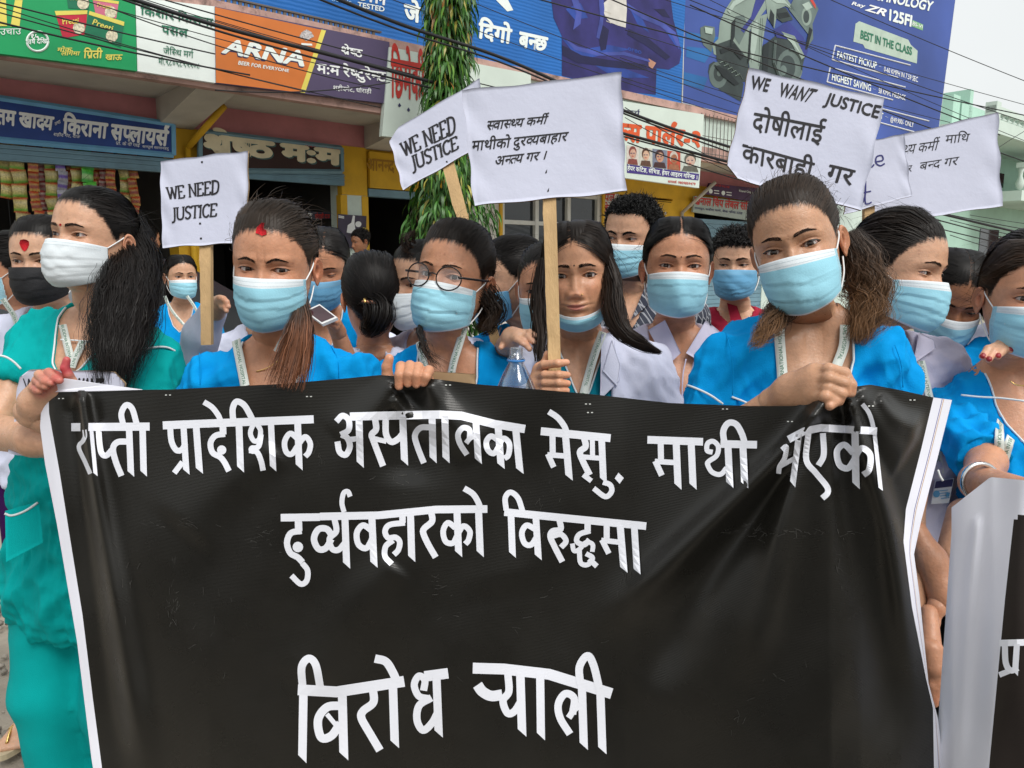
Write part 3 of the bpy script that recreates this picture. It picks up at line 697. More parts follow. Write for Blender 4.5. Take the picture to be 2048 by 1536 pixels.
sp([(1160, 200), (1260, 140), (1360, 250), (1390, 340), (1370, 390), (1290, 270), (1180, 250)], sc_b, .012); sp([(1210, 210), (1300, 240), (1370, 380), (1340, 400), (1270, 270)], sc_g, .013)
sp([(1310, -40), (1400, -40), (1460, 60), (1420, 160), (1425, 260), (1370, 340), (1400, 240), (1330, 150), (1260, 60)], sc_m, .010); sp(np.stack([1380+34*np.cos(th), 110+62*np.sin(th)], 1), sc_g, .012); sp(np.stack([1378+20*np.cos(th), 112+42*np.sin(th)], 1), sc_d, .013)
sp([(1385, -30), (1415, 20), (1440, 60), (1440, 30), (1400, -40)], M('print_red', (.5, .05, .04), .5), .014)
for q in ([(850, 70), (890, 10), (970, -40), (985, -10), (900, 40), (870, 90)], [(1015, 175), (1050, 130), (1060, 200), (1040, 330), (1015, 420), (1005, 330)], [(700, 180), (755, 190), (750, 230), (705, 220)], [(1120, -20), (1230, -5), (1280, 60), (1240, 25), (1180, 20)], [(1225, 230), (1290, 255), (1340, 360), (1300, 310)], [(1350, 30), (1395, 10), (1420, 50), (1380, 70)]): sp(q, M('print_scooter_light', (.36, .45, .40), .55, .2, 2), .0145)
for q in ([(800, 330), (900, 290), (960, 380), (940, 400), (880, 330), (810, 360)], [(1000, 210), (1012, 205), (1000, 400), (985, 430)], [(1180, 90), (1250, 80), (1270, 110), (1200, 125)], [(760, 430), (850, 470), (930, 560), (900, 570), (820, 510)], [(1090, 300), (1130, 280), (1120, 480), (1085, 490)], [(1140, 60), (1165, 100), (1160, 180), (1130, 130)], [(880, 150), (905, 120), (900, 240), (870, 330)], [(1400, 180), (1420, 200), (1385, 330), (1370, 330)]): sp(q, M('print_scooter_black', (.012, .018, .02), .55, .3, 2), .0142)
b = MB()
for k in range(5): q = cq(*R4, [(800+26*k, 420+22*k), (830+26*k, 405+22*k), (850+26*k, 440+22*k)]); b.tube(B2(q[:, 0], q[:, 1], .0148), .006, 4)
for x in (1075, 1088): q = cq(*R4, [(x, 120), (x-8, 300), (x-14, 440)]); b.tube(B2(q[:, 0], q[:, 1], .0148), .004, 4)
b.build('printed_scooter', sc_g, e)
b = MB()
q = cq(*R4, [(1170, 270), (1160, 420), (1200, 520)]); b.tube(B2(q[:, 0], q[:, 1], .014), .03, 5); q = cq(*R4, np.stack([1265+84*np.cos(th[:14]-1.6), 450+118*np.sin(th[:14]-1.6)], 1)); b.tube(B2(q[:, 0], q[:, 1], .014), .02, 4)
b.build('printed_scooter', sc_m, e)

# ---- snack packets hung in strips in the grocery doorway
def pillow(w, h, bands):
    n = 7; g = np.linspace(-1, 1, n); X, Y = np.meshgrid(g, g)
    b = .018*np.clip(1-X**4, 0, 1)*np.clip(1-Y**4, 0, 1)
    V = [np.stack([X*w/2*(1-.06*(1-Y**2)), b*s, Y*h/2], -1).reshape(-1, 3) for s in (1, -1)]
    C = np.array([bands[min(len(bands)-1, int((1-y)/2*len(bands)))] for y in Y.ravel()])
    f = grid_faces(n, n); return np.concatenate(V), np.concatenate([f, f[:, ::-1]+n*n]), np.concatenate([C, C])
m_snk = M('snack_foil', rough=.32, var=.35, scale=70, attr=True, spec=.6, bump=.5, bscale=50)
KINDS = {'yellow and green': [(.60, .04, .02), (.62, .50, .18), (.66, .56, .28), (.62, .52, .2), (.50, .46, .12), (.12, .38, .04), (.55, .05, .02)], 'bright green': [(.1, .45, .05), (.05, .4, .05), (.3, .5, .2), (.05, .35, .05)], 'maroon and cream': [(.3, .03, .03), (.42, .34, .27), (.22, .04, .04), (.25, .05, .05), (.4, .3, .25)], 'orange and red': [(.45, .06, .02), (.45, .24, .05), (.3, .05, .03), (.5, .3, .08)], 'violet and silver': [(.4, .4, .45), (.42, .42, .46), (.14, .07, .36), (.4, .38, .42)]}
KM = {}
seq = 'yellow and green,yellow and green,orange and red,maroon and cream,yellow and green,violet and silver,orange and red,yellow and green,bright green,orange and red,maroon and cream,orange and red,yellow and green,orange and red'.split(',')
ords = ['first', 'second', 'third', 'fourth', 'fifth', 'sixth', 'seventh', 'eighth', 'ninth', 'tenth', 'eleventh', 'twelfth', 'thirteenth', 'fourteenth', 'fifteenth']
xs = [5, 31, 62, 76, 97, 117, 134, 150, 170, 186, 202, 217, 245, 262]; cnt = [4, 6, 6, 6, 6, 5, 5, 6, 5, 6, 6, 5, 8, 6]
for k, (px, kd) in enumerate(zip(xs, seq)):
    v = -.12+.05*(k % 3); u, z = fuz(px, 283, v); w = .125 if kd in ('yellow and green', 'bright green') else .09; h = .135 if w > .1 else .095
    e = empty('snack_strip', fpt(u, v, z), '%s strip from the left, %s snack packets hung in the grocery doorway' % (ords[k], kd), 'snack packets', 'strips of snack packets in the grocery doorway')
    for j in range(cnt[k]+(3 if w < .1 else 0)):
        if kd not in KM: KM[kd] = pillow(w, h, KINDS[kd])
        V, F, C = KM[kd]; a = RG.normal(0, .18); rz = math.atan2(FA[1], FA[0])+RG.normal(0, .25)
        q = (V @ roty(a*.5).T) @ rotz(rz).T+fpt(u+RG.normal(0, .008), v, z-h*.5-j*h*.96)
        mk('snack_packet', q, F, m_snk, e, col=C*RG.uniform(.75, 1.15))
    b = MB(); b.tube(fpt([u, u], [v, v], [z-.9, z+.12]), .003, 4); b.build('string', m_black, e)

# ---- drooping mast tree
tb = FP(np.array([905.]), np.array([700.]), 2.2)[0]; tb[2] = 0
e = empty('tree', tb, 'tall drooping mast tree with long hanging leaves in front of the shops', 'tree')
zz = np.linspace(0, 6.6, 20); b = MB(); b.tube(np.stack([tb[0]+.03*np.sin(zz*1.2), tb[1]+.03*np.cos(zz), zz], 1), np.linspace(.075, .015, 20), 8); b.build('trunk', M('bark', (.09, .07, .05), .9, .3, 14, bump=.6), e, True)
N = 12500
z = RG.uniform(.35, 6.75, N); rad = np.interp(z, [.3, 1.2, 2.2, 2.9, 3.6, 5.5, 6.75], [.28, .44, .40, .26, .19, .15, .04])
rad = rad*(1+.22*np.sin(z*5.1)+.12*np.sin(z*11))
ang = RG.uniform(0, 2*math.pi, N); rr = rad*np.sqrt(RG.uniform(.12, 1.12, N))
# branches: leaves gather along hanging sprays
sp_n = 300; sa = RG.uniform(0, 6.283, sp_n); szz = RG.uniform(.5, 6.7, sp_n); pick = RG.integers(0, sp_n, N); near = RG.uniform(0, 1, N) < .72
ang = np.where(near, sa[pick]+RG.normal(0, .12, N), ang); z = np.where(near, szz[pick]-RG.uniform(0, .55, N), z); z = np.clip(z, .2, 6.7)
rad = np.interp(z, [.3, 1.2, 2.2, 2.9, 3.6, 5.5, 6.75], [.28, .46, .43, .28, .20, .16, .04]); rr = np.where(near, rad*(.45+.6*(szz[pick]-z)/.55+RG.normal(0, .06, N)), rr)
base = np.stack([tb[0]+rr*np.cos(ang), tb[1]+rr*np.sin(ang), z], 1)
out = np.stack([np.cos(ang+RG.normal(0, .5, N)), np.sin(ang+RG.normal(0, .5, N)), np.zeros(N)], 1)
down = np.stack([RG.normal(0, .12, N), RG.normal(0, .12, N), -np.ones(N)], 1)
ln = RG.uniform(.10, .20, N)
ts = np.linspace(0, 1, 5)
ctr = base[:, None]+out[:, None]*(ln[:, None]*(.42*np.sin(ts*1.9)[None]*RG.uniform(.3, 1.4, N)[:, None]))[..., None]+down[:, None]*(ln[:, None]*(ts**1.25)[None])[..., None]
side = np.cross(out, down); side /= np.linalg.norm(side, axis=1)[:, None]
tw = RG.uniform(-.9, .9, N); side = side*np.cos(tw)[:, None]+out*np.sin(tw)[:, None]
wd = np.array([.25, 1, .95, .6, .05])[None]*RG.uniform(.009, .015, N)[:, None]
V = np.stack([ctr-side[:, None]*wd[..., None], ctr+side[:, None]*wd[..., None]], 2)
F = np.array([[2*i, 2*i+1, 2*i+3, 2*i+2] for i in range(4)])[None]+(np.arange(N)*10)[:, None, None]
mixc = RG.uniform(0, 1, N); young = (RG.uniform(0, 1, N) < np.interp(z, [1, 3, 5], [.02, .08, .25]))
C = np.where(young[:, None], np.array([.30, .27, .05]), np.array([.036, .115, .016])*(.55+1.2*mixc)[:, None]+np.array([.05, .06, 0])*(mixc > .8)[:, None])
C[young & (RG.uniform(0, 1, N) < .3)] = (.30, .14, .03)
mk('crown', V.reshape(-1, 3), F.reshape(-1, 4), M('leaf', rough=.42, var=.2, scale=20, attr=True, spec=.5), e, col=np.repeat(C, 10, 0))

# ---- pale green house further along the street
m_hg = M('house_green', (.40, .60, .50), .7, .06, 2, dirt=.25, dcol=(.22, .36, .29)); m_hw = M('house_trim', (.56, .66, .60), .7, .06, 3, dirt=.3, dcol=(.25, .3, .26))
u0 = fuz(1880, 400, .3)[0]; e = empty('house', fpt(u0, 0, 0), 'pale green two storey house with balustraded balconies far right behind the crowd', 'house')
def hz(px, py, v): return fuz(px, py, v)[1]
z3 = hz(2010, 262, 1.2); z2t = hz(2030, 328, 1.2); z2 = hz(2030, 378, 1.2)
b = MB(); b.fbox(u0, u0+26, -8, 0, 0, z3); b.build('wall', m_hg, e)
b = MB(); b.fbox(u0-.3, u0+26, -1, 1.5, z3-.25, z3+.08).fbox(u0+3, u0+26, 0, 1.3, z2-.3, z2-.02); b.build('balcony_slab', m_hw, e)
zt = hz(2000, 222, 1.4)
b = MB(); b.fbox(u0-.2, u0+26, 1.28, 1.5, zt-.1, zt+.06).fbox(u0+3, u0+26, 1.1, 1.3, z2t-.06, z2t+.08)
for k in range(9): b.fbox(u0-.2+3*k, u0+.1+3*k, 1.26, 1.52, z3, zt+.15)
b.build('rail', m_hw, e)
b = MB()
prof = np.array([[.05, 0], [.09, .1], [.12, .3], [.05, .62], [.06, .8], [.09, 1.]])
for k in range(60):
    for zb_, zt_, vv, uu in ((z3+.06, zt-.1, 1.4, u0+.2+.4*k), (z2, z2t-.06, 1.2, u0+3.1+.42*k)):
        zs = np.array([zb_+(zt_-zb_)*q[1] for q in prof]); b.tube(fpt([uu]*6, [vv]*6, zs), prof[:, 0], 8)
b.build('balustrade', m_hw, e, True)
b = MB()
for px, w, h in ((1892, .5, .9), (1910, 2.6, .75), (1925, .25, 1.2), (1960, .3, .5)):
    u = fuz(px, 200, -.5)[0]; b.fbox(u, u+w, -1.2, -.3, z3, zt+h)
b.build('roof_parapet', m_hg, e)
b = MB()
for k in range(4): b.fbox(u0+4+4.5*k, u0+5.6+4.5*k, -.05, .02, z2+.3, z3-.7).fbox(u0+4+4.5*k, u0+5.6+4.5*k, -.05, .02, 1, z2-1)
b.build('window', m_glass, e)
b = MB(); b.fbox(u0+4.5, u0+4.8, 1.1, 1.4, 0, z3-.25).fbox(u0+9, u0+9.3, 1.1, 1.4, 0, z3-.25).fbox(u0+14, u0+14.3, 1.1, 1.4, 0, z3-.25); b.build('column', M('brown_column', (.16, .06, .05), .6), e)
# a plain wall row closing the gap between shops and house
b = MB(); b.fbox(9.7, u0-.5, -3, -.6, 0, 3.0); 
o = b.build('low_building', m_mint); tag(o, 'low plain mint wall closing the gap between the shops and the pale green house', 'building')

# ---- overhead cables
m_cab = M('cable_black', (.012, .012, .014), .5)
def cable(pts, r, lab=None):
    q = PA(pts); q = cr(q, 14)
    V, F = tube(q, r, 6); o = mk('overhead_cable', V, F, m_cab)
    tag(o, lab or 'thin black overhead cable sagging across the shop fronts', 'cable', 'overhead cables along the street')
cable([(150, -40, 5.6), (430, 50, 6.2), (700, 120, 7), (960, 190, 7.8), (1250, 268, 8.6), (1500, 335, 9.4), (1800, 408, 10.5), (2100, 480, 12)], .017, 'thickest black cable running from the orange board down past the big placard')
cable([(150, -34, 5.6), (430, 60, 6.2), (700, 135, 7), (960, 200, 7.8), (1250, 274, 8.6), (1500, 342, 9.4), (1800, 420, 10.5), (2100, 500, 12)], .009, 'thinner black cable hanging just under the thickest one')
cable([(560, -50, 6), (800, 48, 6.9), (1010, 118, 7.6), (1250, 222, 8.3), (1480, 300, 9.2), (1900, 420, 11)], .016, 'thick black cable crossing the blue billboard in front of the tree')
cable([(540, -40, 6), (800, 60, 6.9), (1010, 128, 7.6), (1250, 228, 8.3), (1480, 312, 9.2)], .009, 'doubled black cable close below the one crossing the blue billboard')
for (x0, y0, x1, y1, sag) in [(-20, 0, 430, 108, 4), (-20, 20, 760, 215, 10), (-20, 40, 500, 150, 8), (100, -20, 800, 165, 14), (200, -30, 900, 175, 10), (-20, 8, 620, 185, 12), (330, 0, 1100, 200, 10), (430, 40, 830, 150, 4), (230, 20, 760, 178, 18), (760, -10, 1480, 240, 8), (860, -30, 1480, 210, 6), (1010, -20, 2070, 235, 16), (1180, -20, 2070, 330, 20), (1300, -10, 2070, 215, 8), (1330, -20, 2070, 250, 12), (1400, -10, 2070, 290, 14), (1380, 10, 2000, 270, 10), (1250, 60, 1900, 245, 10), (1240, 115, 1500, 200, 3), (1250, 215, 1480, 345, 6), (1250, 235, 1480, 352, 8), (1255, 285, 1480, 360, 4), (1230, 150, 1700, 290, 6), (1640, -10, 2070, 170, 5), (1940, 430, 2070, 450, 1), (1900, 440, 2070, 480, 2), (1880, 425, 2070, 462, 2), (1870, 455, 2070, 500, 3), (1900, 470, 2070, 520, 3), (1990, 300, 2070, 250, -2), (430, 180, 780, 165, 18)]:
    n = 7; t = np.linspace(0, 1, n); d0 = 5.6+2.6*max(0, x0)/1000; d1 = 5.6+2.6*x1/1000
    cable([(x0+(x1-x0)*a, y0+(y1-y0)*a+sag*4*a*(1-a)*.6, d0+(d1-d0)*a) for a in t], rnd.choice([.004, .005, .006, .0075]))

# ------------------------------------------------------------------ people: fields and surfaces
def cap(p, a, b, ra, rb=None):
    rb = ra if rb is None else rb
    a = np.asarray(a, float); b = np.asarray(b, float); ba = b-a; l2 = ba @ ba+1e-12
    h = np.clip(((p-a) @ ba)/l2, 0, 1)
    return np.linalg.norm(p-a-h[:, None]*ba, axis=1)-(ra+(rb-ra)*h)
def smin(a, b, k):
    h = np.maximum(k-np.abs(a-b), 0)/k
    return np.minimum(a, b)-h*h*k*.25
def smax(a, b, k): return -smin(-a, -b, k)
def nets(f, lo, hi, h):
    """surface nets on a regular grid"""
    lo = np.asarray(lo, float); hi = np.asarray(hi, float)
    n = np.maximum(np.ceil((hi-lo)/h).astype(int)+1, 4)
    ax = [lo[i]+h*np.arange(n[i]) for i in range(3)]
    G = np.stack(np.meshgrid(*ax, indexing='ij'), -1).reshape(-1, 3)
    v = np.concatenate([f(G[i:i+200000]) for i in range(0, len(G), 200000)]).reshape(n)
    s = v < 0
    c = [v[i:n[0]-1+i, j:n[1]-1+j, k:n[2]-1+k] for i in (0, 1) for j in (0, 1) for k in (0, 1)]
    cnt = sum((q < 0).astype(int) for q in c)
    act = (cnt > 0) & (cnt < 8)
    ii = np.argwhere(act)
    if len(ii) == 0: return np.zeros((0, 3)), np.zeros((0, 4), int)
    idx = np.full(act.shape, -1); idx[act] = np.arange(len(ii))
    cv = np.stack([q[act] for q in c], 1)
    off = np.array([(i, j, k) for i in (0, 1) for j in (0, 1) for k in (0, 1)], float)
    acc = np.zeros((len(ii), 3)); num = np.zeros(len(ii))
    for a in range(8):
        for b in range(a+1, 8):
            if np.abs(off[a]-off[b]).sum() != 1: continue
            m = (cv[:, a] < 0) != (cv[:, b] < 0)
            t = np.where(m, cv[:, a]/(cv[:, a]-cv[:, b]+1e-12), 0)
            acc += np.where(m[:, None], off[a]+(off[b]-off[a])*t[:, None], 0); num += m
    V = lo+h*(ii+acc/num[:, None])
    Fs = []
    for d in range(3):
        e1, e2 = [(1, 2), (2, 0), (0, 1)][d]
        sl0 = [slice(1, -1)]*3; sl0[d] = slice(0, -1); sl1 = list(sl0); sl1[d] = slice(1, None)
        A = s[tuple(sl0)]; B = s[tuple(sl1)]
        pos = np.argwhere(A != B)
        if len(pos) == 0: continue
        inn = A[A != B]
        base = pos.copy(); base[:, e1] += 1; base[:, e2] += 1
        q = []
        for (da, db) in ((-1, -1), (0, -1), (0, 0), (-1, 0)):
            r = base.copy(); r[:, e1] += da; r[:, e2] += db
            q.append(idx[r[:, 0], r[:, 1], r[:, 2]])
        q = np.stack(q, 1); q[~inn] = q[~inn][:, ::-1]
        Fs.append(q)
    F = np.concatenate(Fs); F = F[(F >= 0).all(1)]
    return V, F
def fold(p, seed, k0=60, n=9):
    g = np.random.default_rng(seed); o = 0
    wv = .25*np.stack([np.sin(p @ g.normal(0, 9, 3)+g.uniform(0, 6)), np.sin(p @ g.normal(0, 9, 3)), np.sin(p @ g.normal(0, 9, 3))], 1)*.08
    q = p+wv
    for i in range(n):
        k = g.normal(0, 1, 3)*np.array([1, 1, .55]); k *= k0*g.uniform(.4, 1.5)/np.linalg.norm(k)
        u = q @ k+g.uniform(0, 6)+.9*np.sin(q @ g.normal(0, 14, 3)+g.uniform(0, 6))
        gate = .5+.5*np.sin(q @ g.normal(0, 11, 3)+g.uniform(0, 6))          # folds come and go
        o = o+(1.25-2.2*np.abs(np.sin(u*.5)))*g.uniform(.4, 1)*gate
    return o/n**.5*1.5
def vnorm(V, F):
    N = np.zeros_like(V)
    fn = np.cross(V[F[:, 2]]-V[F[:, 0]], V[F[:, -1]]-V[F[:, 1]])
    for i in range(F.shape[1]): np.add.at(N, F[:, i], fn)
    return N/(np.linalg.norm(N, axis=1)[:, None]+1e-12)

# ---- head and bust as one stack of rings (front y, front z, back y, back z, half width)
RINGS = np.array([
 [.004, .116, .006, .116, .004], [-.036, .112, .046, .110, .036], [-.062, .099, .073, .093, .056], [-.080, .078, .090, .069, .0675], [-.0885, .052, .098, .042, .0735],
 [-.0925, .028, .0985, .017, .0750], [-.0935, .010, .096, -.004, .0742], [-.0910, -.006, .091, -.021, .0725], [-.0905, -.022, .083, -.037, .0712], [-.0905, -.040, .074, -.051, .0690],
 [-.0915, -.056, .066, -.064, .0655], [-.0905, -.072, .061, -.076, .0610], [-.0865, -.086, .057, -.087, .0555], [-.0850, -.100, .055, -.098, .0490], [-.0780, -.111, .055, -.108, .0450],
 [-.0640, -.117, .055, -.118, .0460], [-.0460, -.1205, .056, -.128, .0485], [-.0350, -.131, .058, -.139, .0495], [-.0310, -.150, .062, -.153, .0500], [-.0290, -.170, .068, -.168, .0520],
 [-.0290, -.190, .077, -.182, .0590], [-.0360, -.206, .088, -.197, .088], [-.0480, -.222, .098, -.217, .126], [-.0620, -.246, .104, -.246, .150], [-.0780, -.286, .108, -.286, .158],
 [-.0930, -.332, .108, -.332, .152], [-.1000, -.385, .105, -.385, .148]])
def catm(tab, s):
    i = np.clip(np.floor(s).astype(int), 0, len(tab)-2); t = (s-i)[:, None]
    p = np.concatenate([2*tab[:1]-tab[1:2], tab, 2*tab[-1:]-tab[-2:-1]])
    a, b, c, d = p[i], p[i+1], p[i+2], p[i+3]
    return .5*((2*b)+(c-a)*t+(2*a-5*b+4*c-d)*t*t+(3*b-3*c+d-a)*t**3)
def gs(x, s): return np.exp(-.5*(x/s)**2)
EYEX, EYEZ = .0315, -.003
def head_grid(q, lod=1.0):
    """q: dict of face options.  returns V (rings*cols,3), faces, front weights"""
    st = 1/lod
    s = np.concatenate([np.arange(0, 4.4, .2*st), np.arange(4.4, 9.4, .078*st), np.arange(9.4, 13.6, .11*st), np.arange(13.6, 26.001, .25*st)])
    s = np.minimum(np.append(s, 26.), 26)
    T = catm(RINGS, s)
    T[:, 4] *= q.get('fw', 1.0)
    nk = q.get('nk', .02); w = ss(s, 16, 20); T[:, 1] += nk*w; T[:, 3] += nk*w
    nc = int(150*lod); u = np.linspace(-1, 1, nc, endpoint=False)
    th = math.pi*(.42*u+.58*u**3)
    c, sn = np.cos(th), np.sin(th)
    yc = T[:, 0]+(T[:, 2]-T[:, 0])*.52
    jaw = ss(s, 9, 13)*(1-ss(s, 16, 18))
    pw = .88+.14*jaw
    X = T[:, 4:5]*np.sign(sn)[None]*np.abs(sn)[None]**pw[:, None]
    cf = np.abs(c)
    Yf = yc[:, None]-(yc-T[:, 0])[:, None]*cf[None]**(.92+.1*jaw[:, None]); Yb = yc[:, None]+(T[:, 2]-yc)[:, None]*cf[None]**.95
    Y = np.where(c[None] > 0, Yf, Yb)
    Z = T[:, 1:2]+(T[:, 3]-T[:, 1])[:, None]*((1-c)/2)[None]
    fr = ss(c, .05, .5)[None]*np.ones_like(X)
    x, z = X, Z; ax = np.abs(x)
    hd = fr*ss(z, -.125, -.105)
    d = np.zeros_like(X)          # pushed towards -y (out of the face)
    k = q.get('nose', 1.0)
    zt = -.041
    ridge = np.interp(z, [-.056, -.0525, -.048, zt, -.030, -.015, -.002, .012], np.array([0, .006, .0135, .0185, .0155, .0090, .0035, 0])*k)
    wd = np.interp(z, [-.055, zt, -.025, 0], [.0125, .0105, .0078, .0072])
    d += ridge*np.exp(-.5*np.abs(x/wd)**2.4)
    d += .0085*k*gs(ax-.0125, .0052)*gs(z+.0445, .0062)           # wings
    d -= .005*gs(ax-.0062, .0026)*gs(z+.0525, .0022)              # nostrils
    d -= .0075*gs(ax-EYEX, .0145)*gs(z-EYEZ, .0105)               # sockets
    d -= .004*gs(ax-.0165, .007)*gs(z+.003, .009)
    d += .0032*gs(ax-.030, .02)*gs(z-.0165, .006)                 # brow
    d += .0045*gs(ax-.045, .014)*gs(z+.028, .012)                 # cheek
    d += .0035*gs(x, .03)*gs(z-.055, .02)
    z0 = z; z = z-q.get('smile', 0)*.0034*np.minimum((x/.022)**2, 1.6)
    d += .0048*gs(x, .017)*gs(z+.0655, .0036)*q.get('lip', 1)+.0055*gs(x, .0145)*gs(z+.0768, .0040)*q.get('lip', 1)
    d -= .0030*gs(x, .02)*gs(z+.0708+.0012*gs(x, .006), .0012)
    d -= .0025*gs(x, .013)*gs(z+.085, .0035); d += .004*gs(x, .014)*gs(z+.101, .008)
    z = z0
    d -= .0012*gs(x, .0025)*gs(z+.0585, .005)
    sl_ = q.get('smile', 0); d -= sl_*.0022*gs(ax-.026-.25*np.maximum(-.05-z, 0), .0028)*gs(z+.056, .013); d += sl_*.003*gs(ax-.040, .012)*gs(z+.040, .012)
    Y = Y-d*hd
    # eyes: lids shaped over the eyeball, the opening pressed in behind it
    R_ = .0122; eyes = []
    for sx in (-1, 1):
        up, lo_, tilt, hw = q.get('up', .0048), q.get('lo', .0034), q.get('tilt', .10), q.get('hw', .0150)
        if up > .0008: up, lo_, hw = up*1.14, lo_*1.10, hw*1.06
        j = np.argmin((X-sx*EYEX)**2+(Z-EYEZ)**2+(fr < .5)*9)
        ys = Y.ravel()[j]
        ec = np.array([sx*EYEX, ys+R_-.0030, EYEZ])
        ex = sx*(X-sx*EYEX); ez = Z-EYEZ-tilt*ex
        r2 = (X-ec[0])**2+(Z-ec[2])**2
        ball = ec[1]-np.sqrt(np.maximum((R_+.0013)**2-r2, 0))
        wl = np.exp(-(np.maximum(np.sqrt((ex/.0175)**2+(ez/.0118)**2)-.45, 0)/.40)**2)
        Y = np.where((fr > .3) & (r2 < R_**2*1.05), Y*(1-wl)+np.minimum(Y, ball)*wl, Y)
        t = np.clip(ex/hw, -1, 1)
        zu = up*np.maximum(1-np.abs(t+.08)**2.3, 0)**.75; zl_ = -lo_*np.maximum(1-np.abs(t-.1)**2.2, 0)**.8
        Y -= .0011*gs(ez-zu-.0012, .0011)*(np.abs(ex) < hw)*hd                      # lid rims
        Y += .0016*gs(ez-zu-.0046, .0010)*gs(ex, .011)*hd*q.get('crease', 1.)       # crease
        op = (np.abs(ex) < hw) & (ez < zu) & (ez > zl_) & (fr > .3)
        if up > .0008: Y = np.where(op, Y+.0075, Y)
        eyes.append((ec, sx, up, lo_, tilt, hw))
    V = np.stack([X, Y, Z], -1).reshape(-1, 3)
    F = grid_faces(len(s), nc, True)[:, ::-1]
    return V, F, eyes, (len(s), nc)
HT, HF, _, _ = head_grid({}, .5)
SKC = np.array([0, .004, .018])
def dirs(p):
    d = p-SKC; r = np.linalg.norm(d, axis=-1); return d/r[..., None], r
_hd, _hr = dirs(HT[HT[:, 2] > -.16])
def _tab():
    az = np.linspace(-math.pi, math.pi, 49); el = np.linspace(-math.pi/2, math.pi/2, 33)
    A, E = np.meshgrid(az, el, indexing='ij')
    D = np.stack([np.sin(A)*np.cos(E), -np.cos(A)*np.cos(E), np.sin(E)], -1).reshape(-1, 3)
    o = np.empty(len(D))
    for i in range(0, len(D), 200):
        g = D[i:i+200] @ _hd.T; k = np.argsort(-g, axis=1)[:, :4]; o[i:i+200] = _hr[k].mean(1)
    return o.reshape(49, 33)
RT = _tab()
def rskull(d):
    az = np.arctan2(d[..., 0], -d[..., 1]); el = np.arcsin(np.clip(d[..., 2], -1, 1))
    a = (az+math.pi)/(2*math.pi)*48; e = (el+math.pi/2)/math.pi*32
    i = np.clip(a.astype(int), 0, 47); j = np.clip(e.astype(int), 0, 31); fa = a-i; fe = e-j
    return (RT[i, j]*(1-fa)*(1-fe)+RT[i+1, j]*fa*(1-fe)+RT[i, j+1]*(1-fa)*fe+RT[i+1, j+1]*fa*fe)
HL_A = np.radians([0, 22, 40, 56, 68, 80, 92, 112, 140, 180]); HL_F = [.069, .066, .056, .036, .006, -.010, .020, -.012, -.066, -.080]; HL_M = [.060, .062, .060, .046, .010, -.030, .012, -.030, -.068, -.076]
def hairline(az, male=False, up=0.): return np.interp(np.abs(az), HL_A, HL_M if male else HL_F)+up*(np.abs(az) < 1.2)
def ear_mesh():
    nr, na = 9, 28; r = np.linspace(0, 1, nr)[:, None]; a = np.linspace(0, 2*math.pi, na, endpoint=False)[None]
    ox = np.interp(a[0], np.linspace(0, 2*math.pi, 9), [.017, .0195, .017, .011, .0085, .0085, .008, .010, .017])       # a=0 points back, pi/2 up
    ox = np.abs(ox)
    X = r*np.cos(a)*np.array([.0175])*(1+.1*np.sin(a)); Zz = r*np.sin(a)*np.where(np.sin(a) > 0, .030, .031)*(1-.18*(np.cos(a) < 0)*np.abs(np.cos(a)))
    X = np.where(np.cos(a) < 0, X*.8, X); X = X*np.where(np.sin(a) < 0, 1-.42*np.abs(np.sin(a))**2, 1)
    H = np.interp(r, [0, .25, .42, .58, .72, .88, 1], [-.011, -.010, .001, .0035, -.003, .0062, .002])*np.ones_like(a)
    lobe = ss(-np.sin(a), .35, .9); H = H*(1-lobe*ss(r, .3, .8))+.001*lobe
    V = np.stack([X, H, Zz], -1).reshape(-1, 3)
    F = list(map(tuple, grid_faces(nr, na, True)))
    k = len(V); V2 = V.copy(); V2[:, 1] = V2[:, 1]*.3-.0035; V2 *= np.array([.93, 1, .93]); V2[-na:] = V[-na:]-np.array([0, .002, 0])
    F2 = [tuple(q+k for q in f[::-1]) for f in F]
    F3 = [((nr-1)*na+i, (nr-1)*na+(i+1) % na, k+(nr-1)*na+(i+1) % na, k+(nr-1)*na+i) for i in range(na)]
    return np.concatenate([V, V2]), np.array(F+F2+F3)
EV, EF = ear_mesh()

m_skin = M('skin', rough=.37, var=.13, scale=70, attr=True, sss=.10, bump=.16, bscale=210, spec=.5, rvar=.12)
m_eye = M('eye_surface', rough=.07, var=.02, attr=True, spec=.6)
m_hair = M('hair_strands', rough=.46, var=.2, scale=30, attr=True, spec=.20)
m_hairb = M('hair_strands_soft', rough=.55, var=.12, scale=30, attr=True, spec=.10)
m_lash = M('lash_black', (.008, .006, .005), .5)
m_gold = M('gold_metal', (.75, .5, .18), .25, metal=1.)
def ribbons(P_, w, out, taper=True):
    """P_ (N,M,3) strand centre lines, w (N,), out (N,M,3) outward directions"""
    N, m, _ = P_.shape
    t = np.gradient(P_, axis=1); sd = np.cross(t, out); sd /= np.linalg.norm(sd, axis=2)[..., None]+1e-12
    pr = np.ones(m)
    if taper: pr = np.interp(np.linspace(0, 1, m), [0, .22, .7, 1], [.18, 1, .9, .25])
    o = sd*(w[:, None]*pr[None]/2)[..., None]
    V = np.stack([P_-o, P_+o], 2).reshape(-1, 3)
    F = np.array([[2*i, 2*i+1, 2*i+3, 2*i+2] for i in range(m-1)])[None]+(np.arange(N)*2*m)[:, None, None]
    return V, F.reshape(-1, 4)
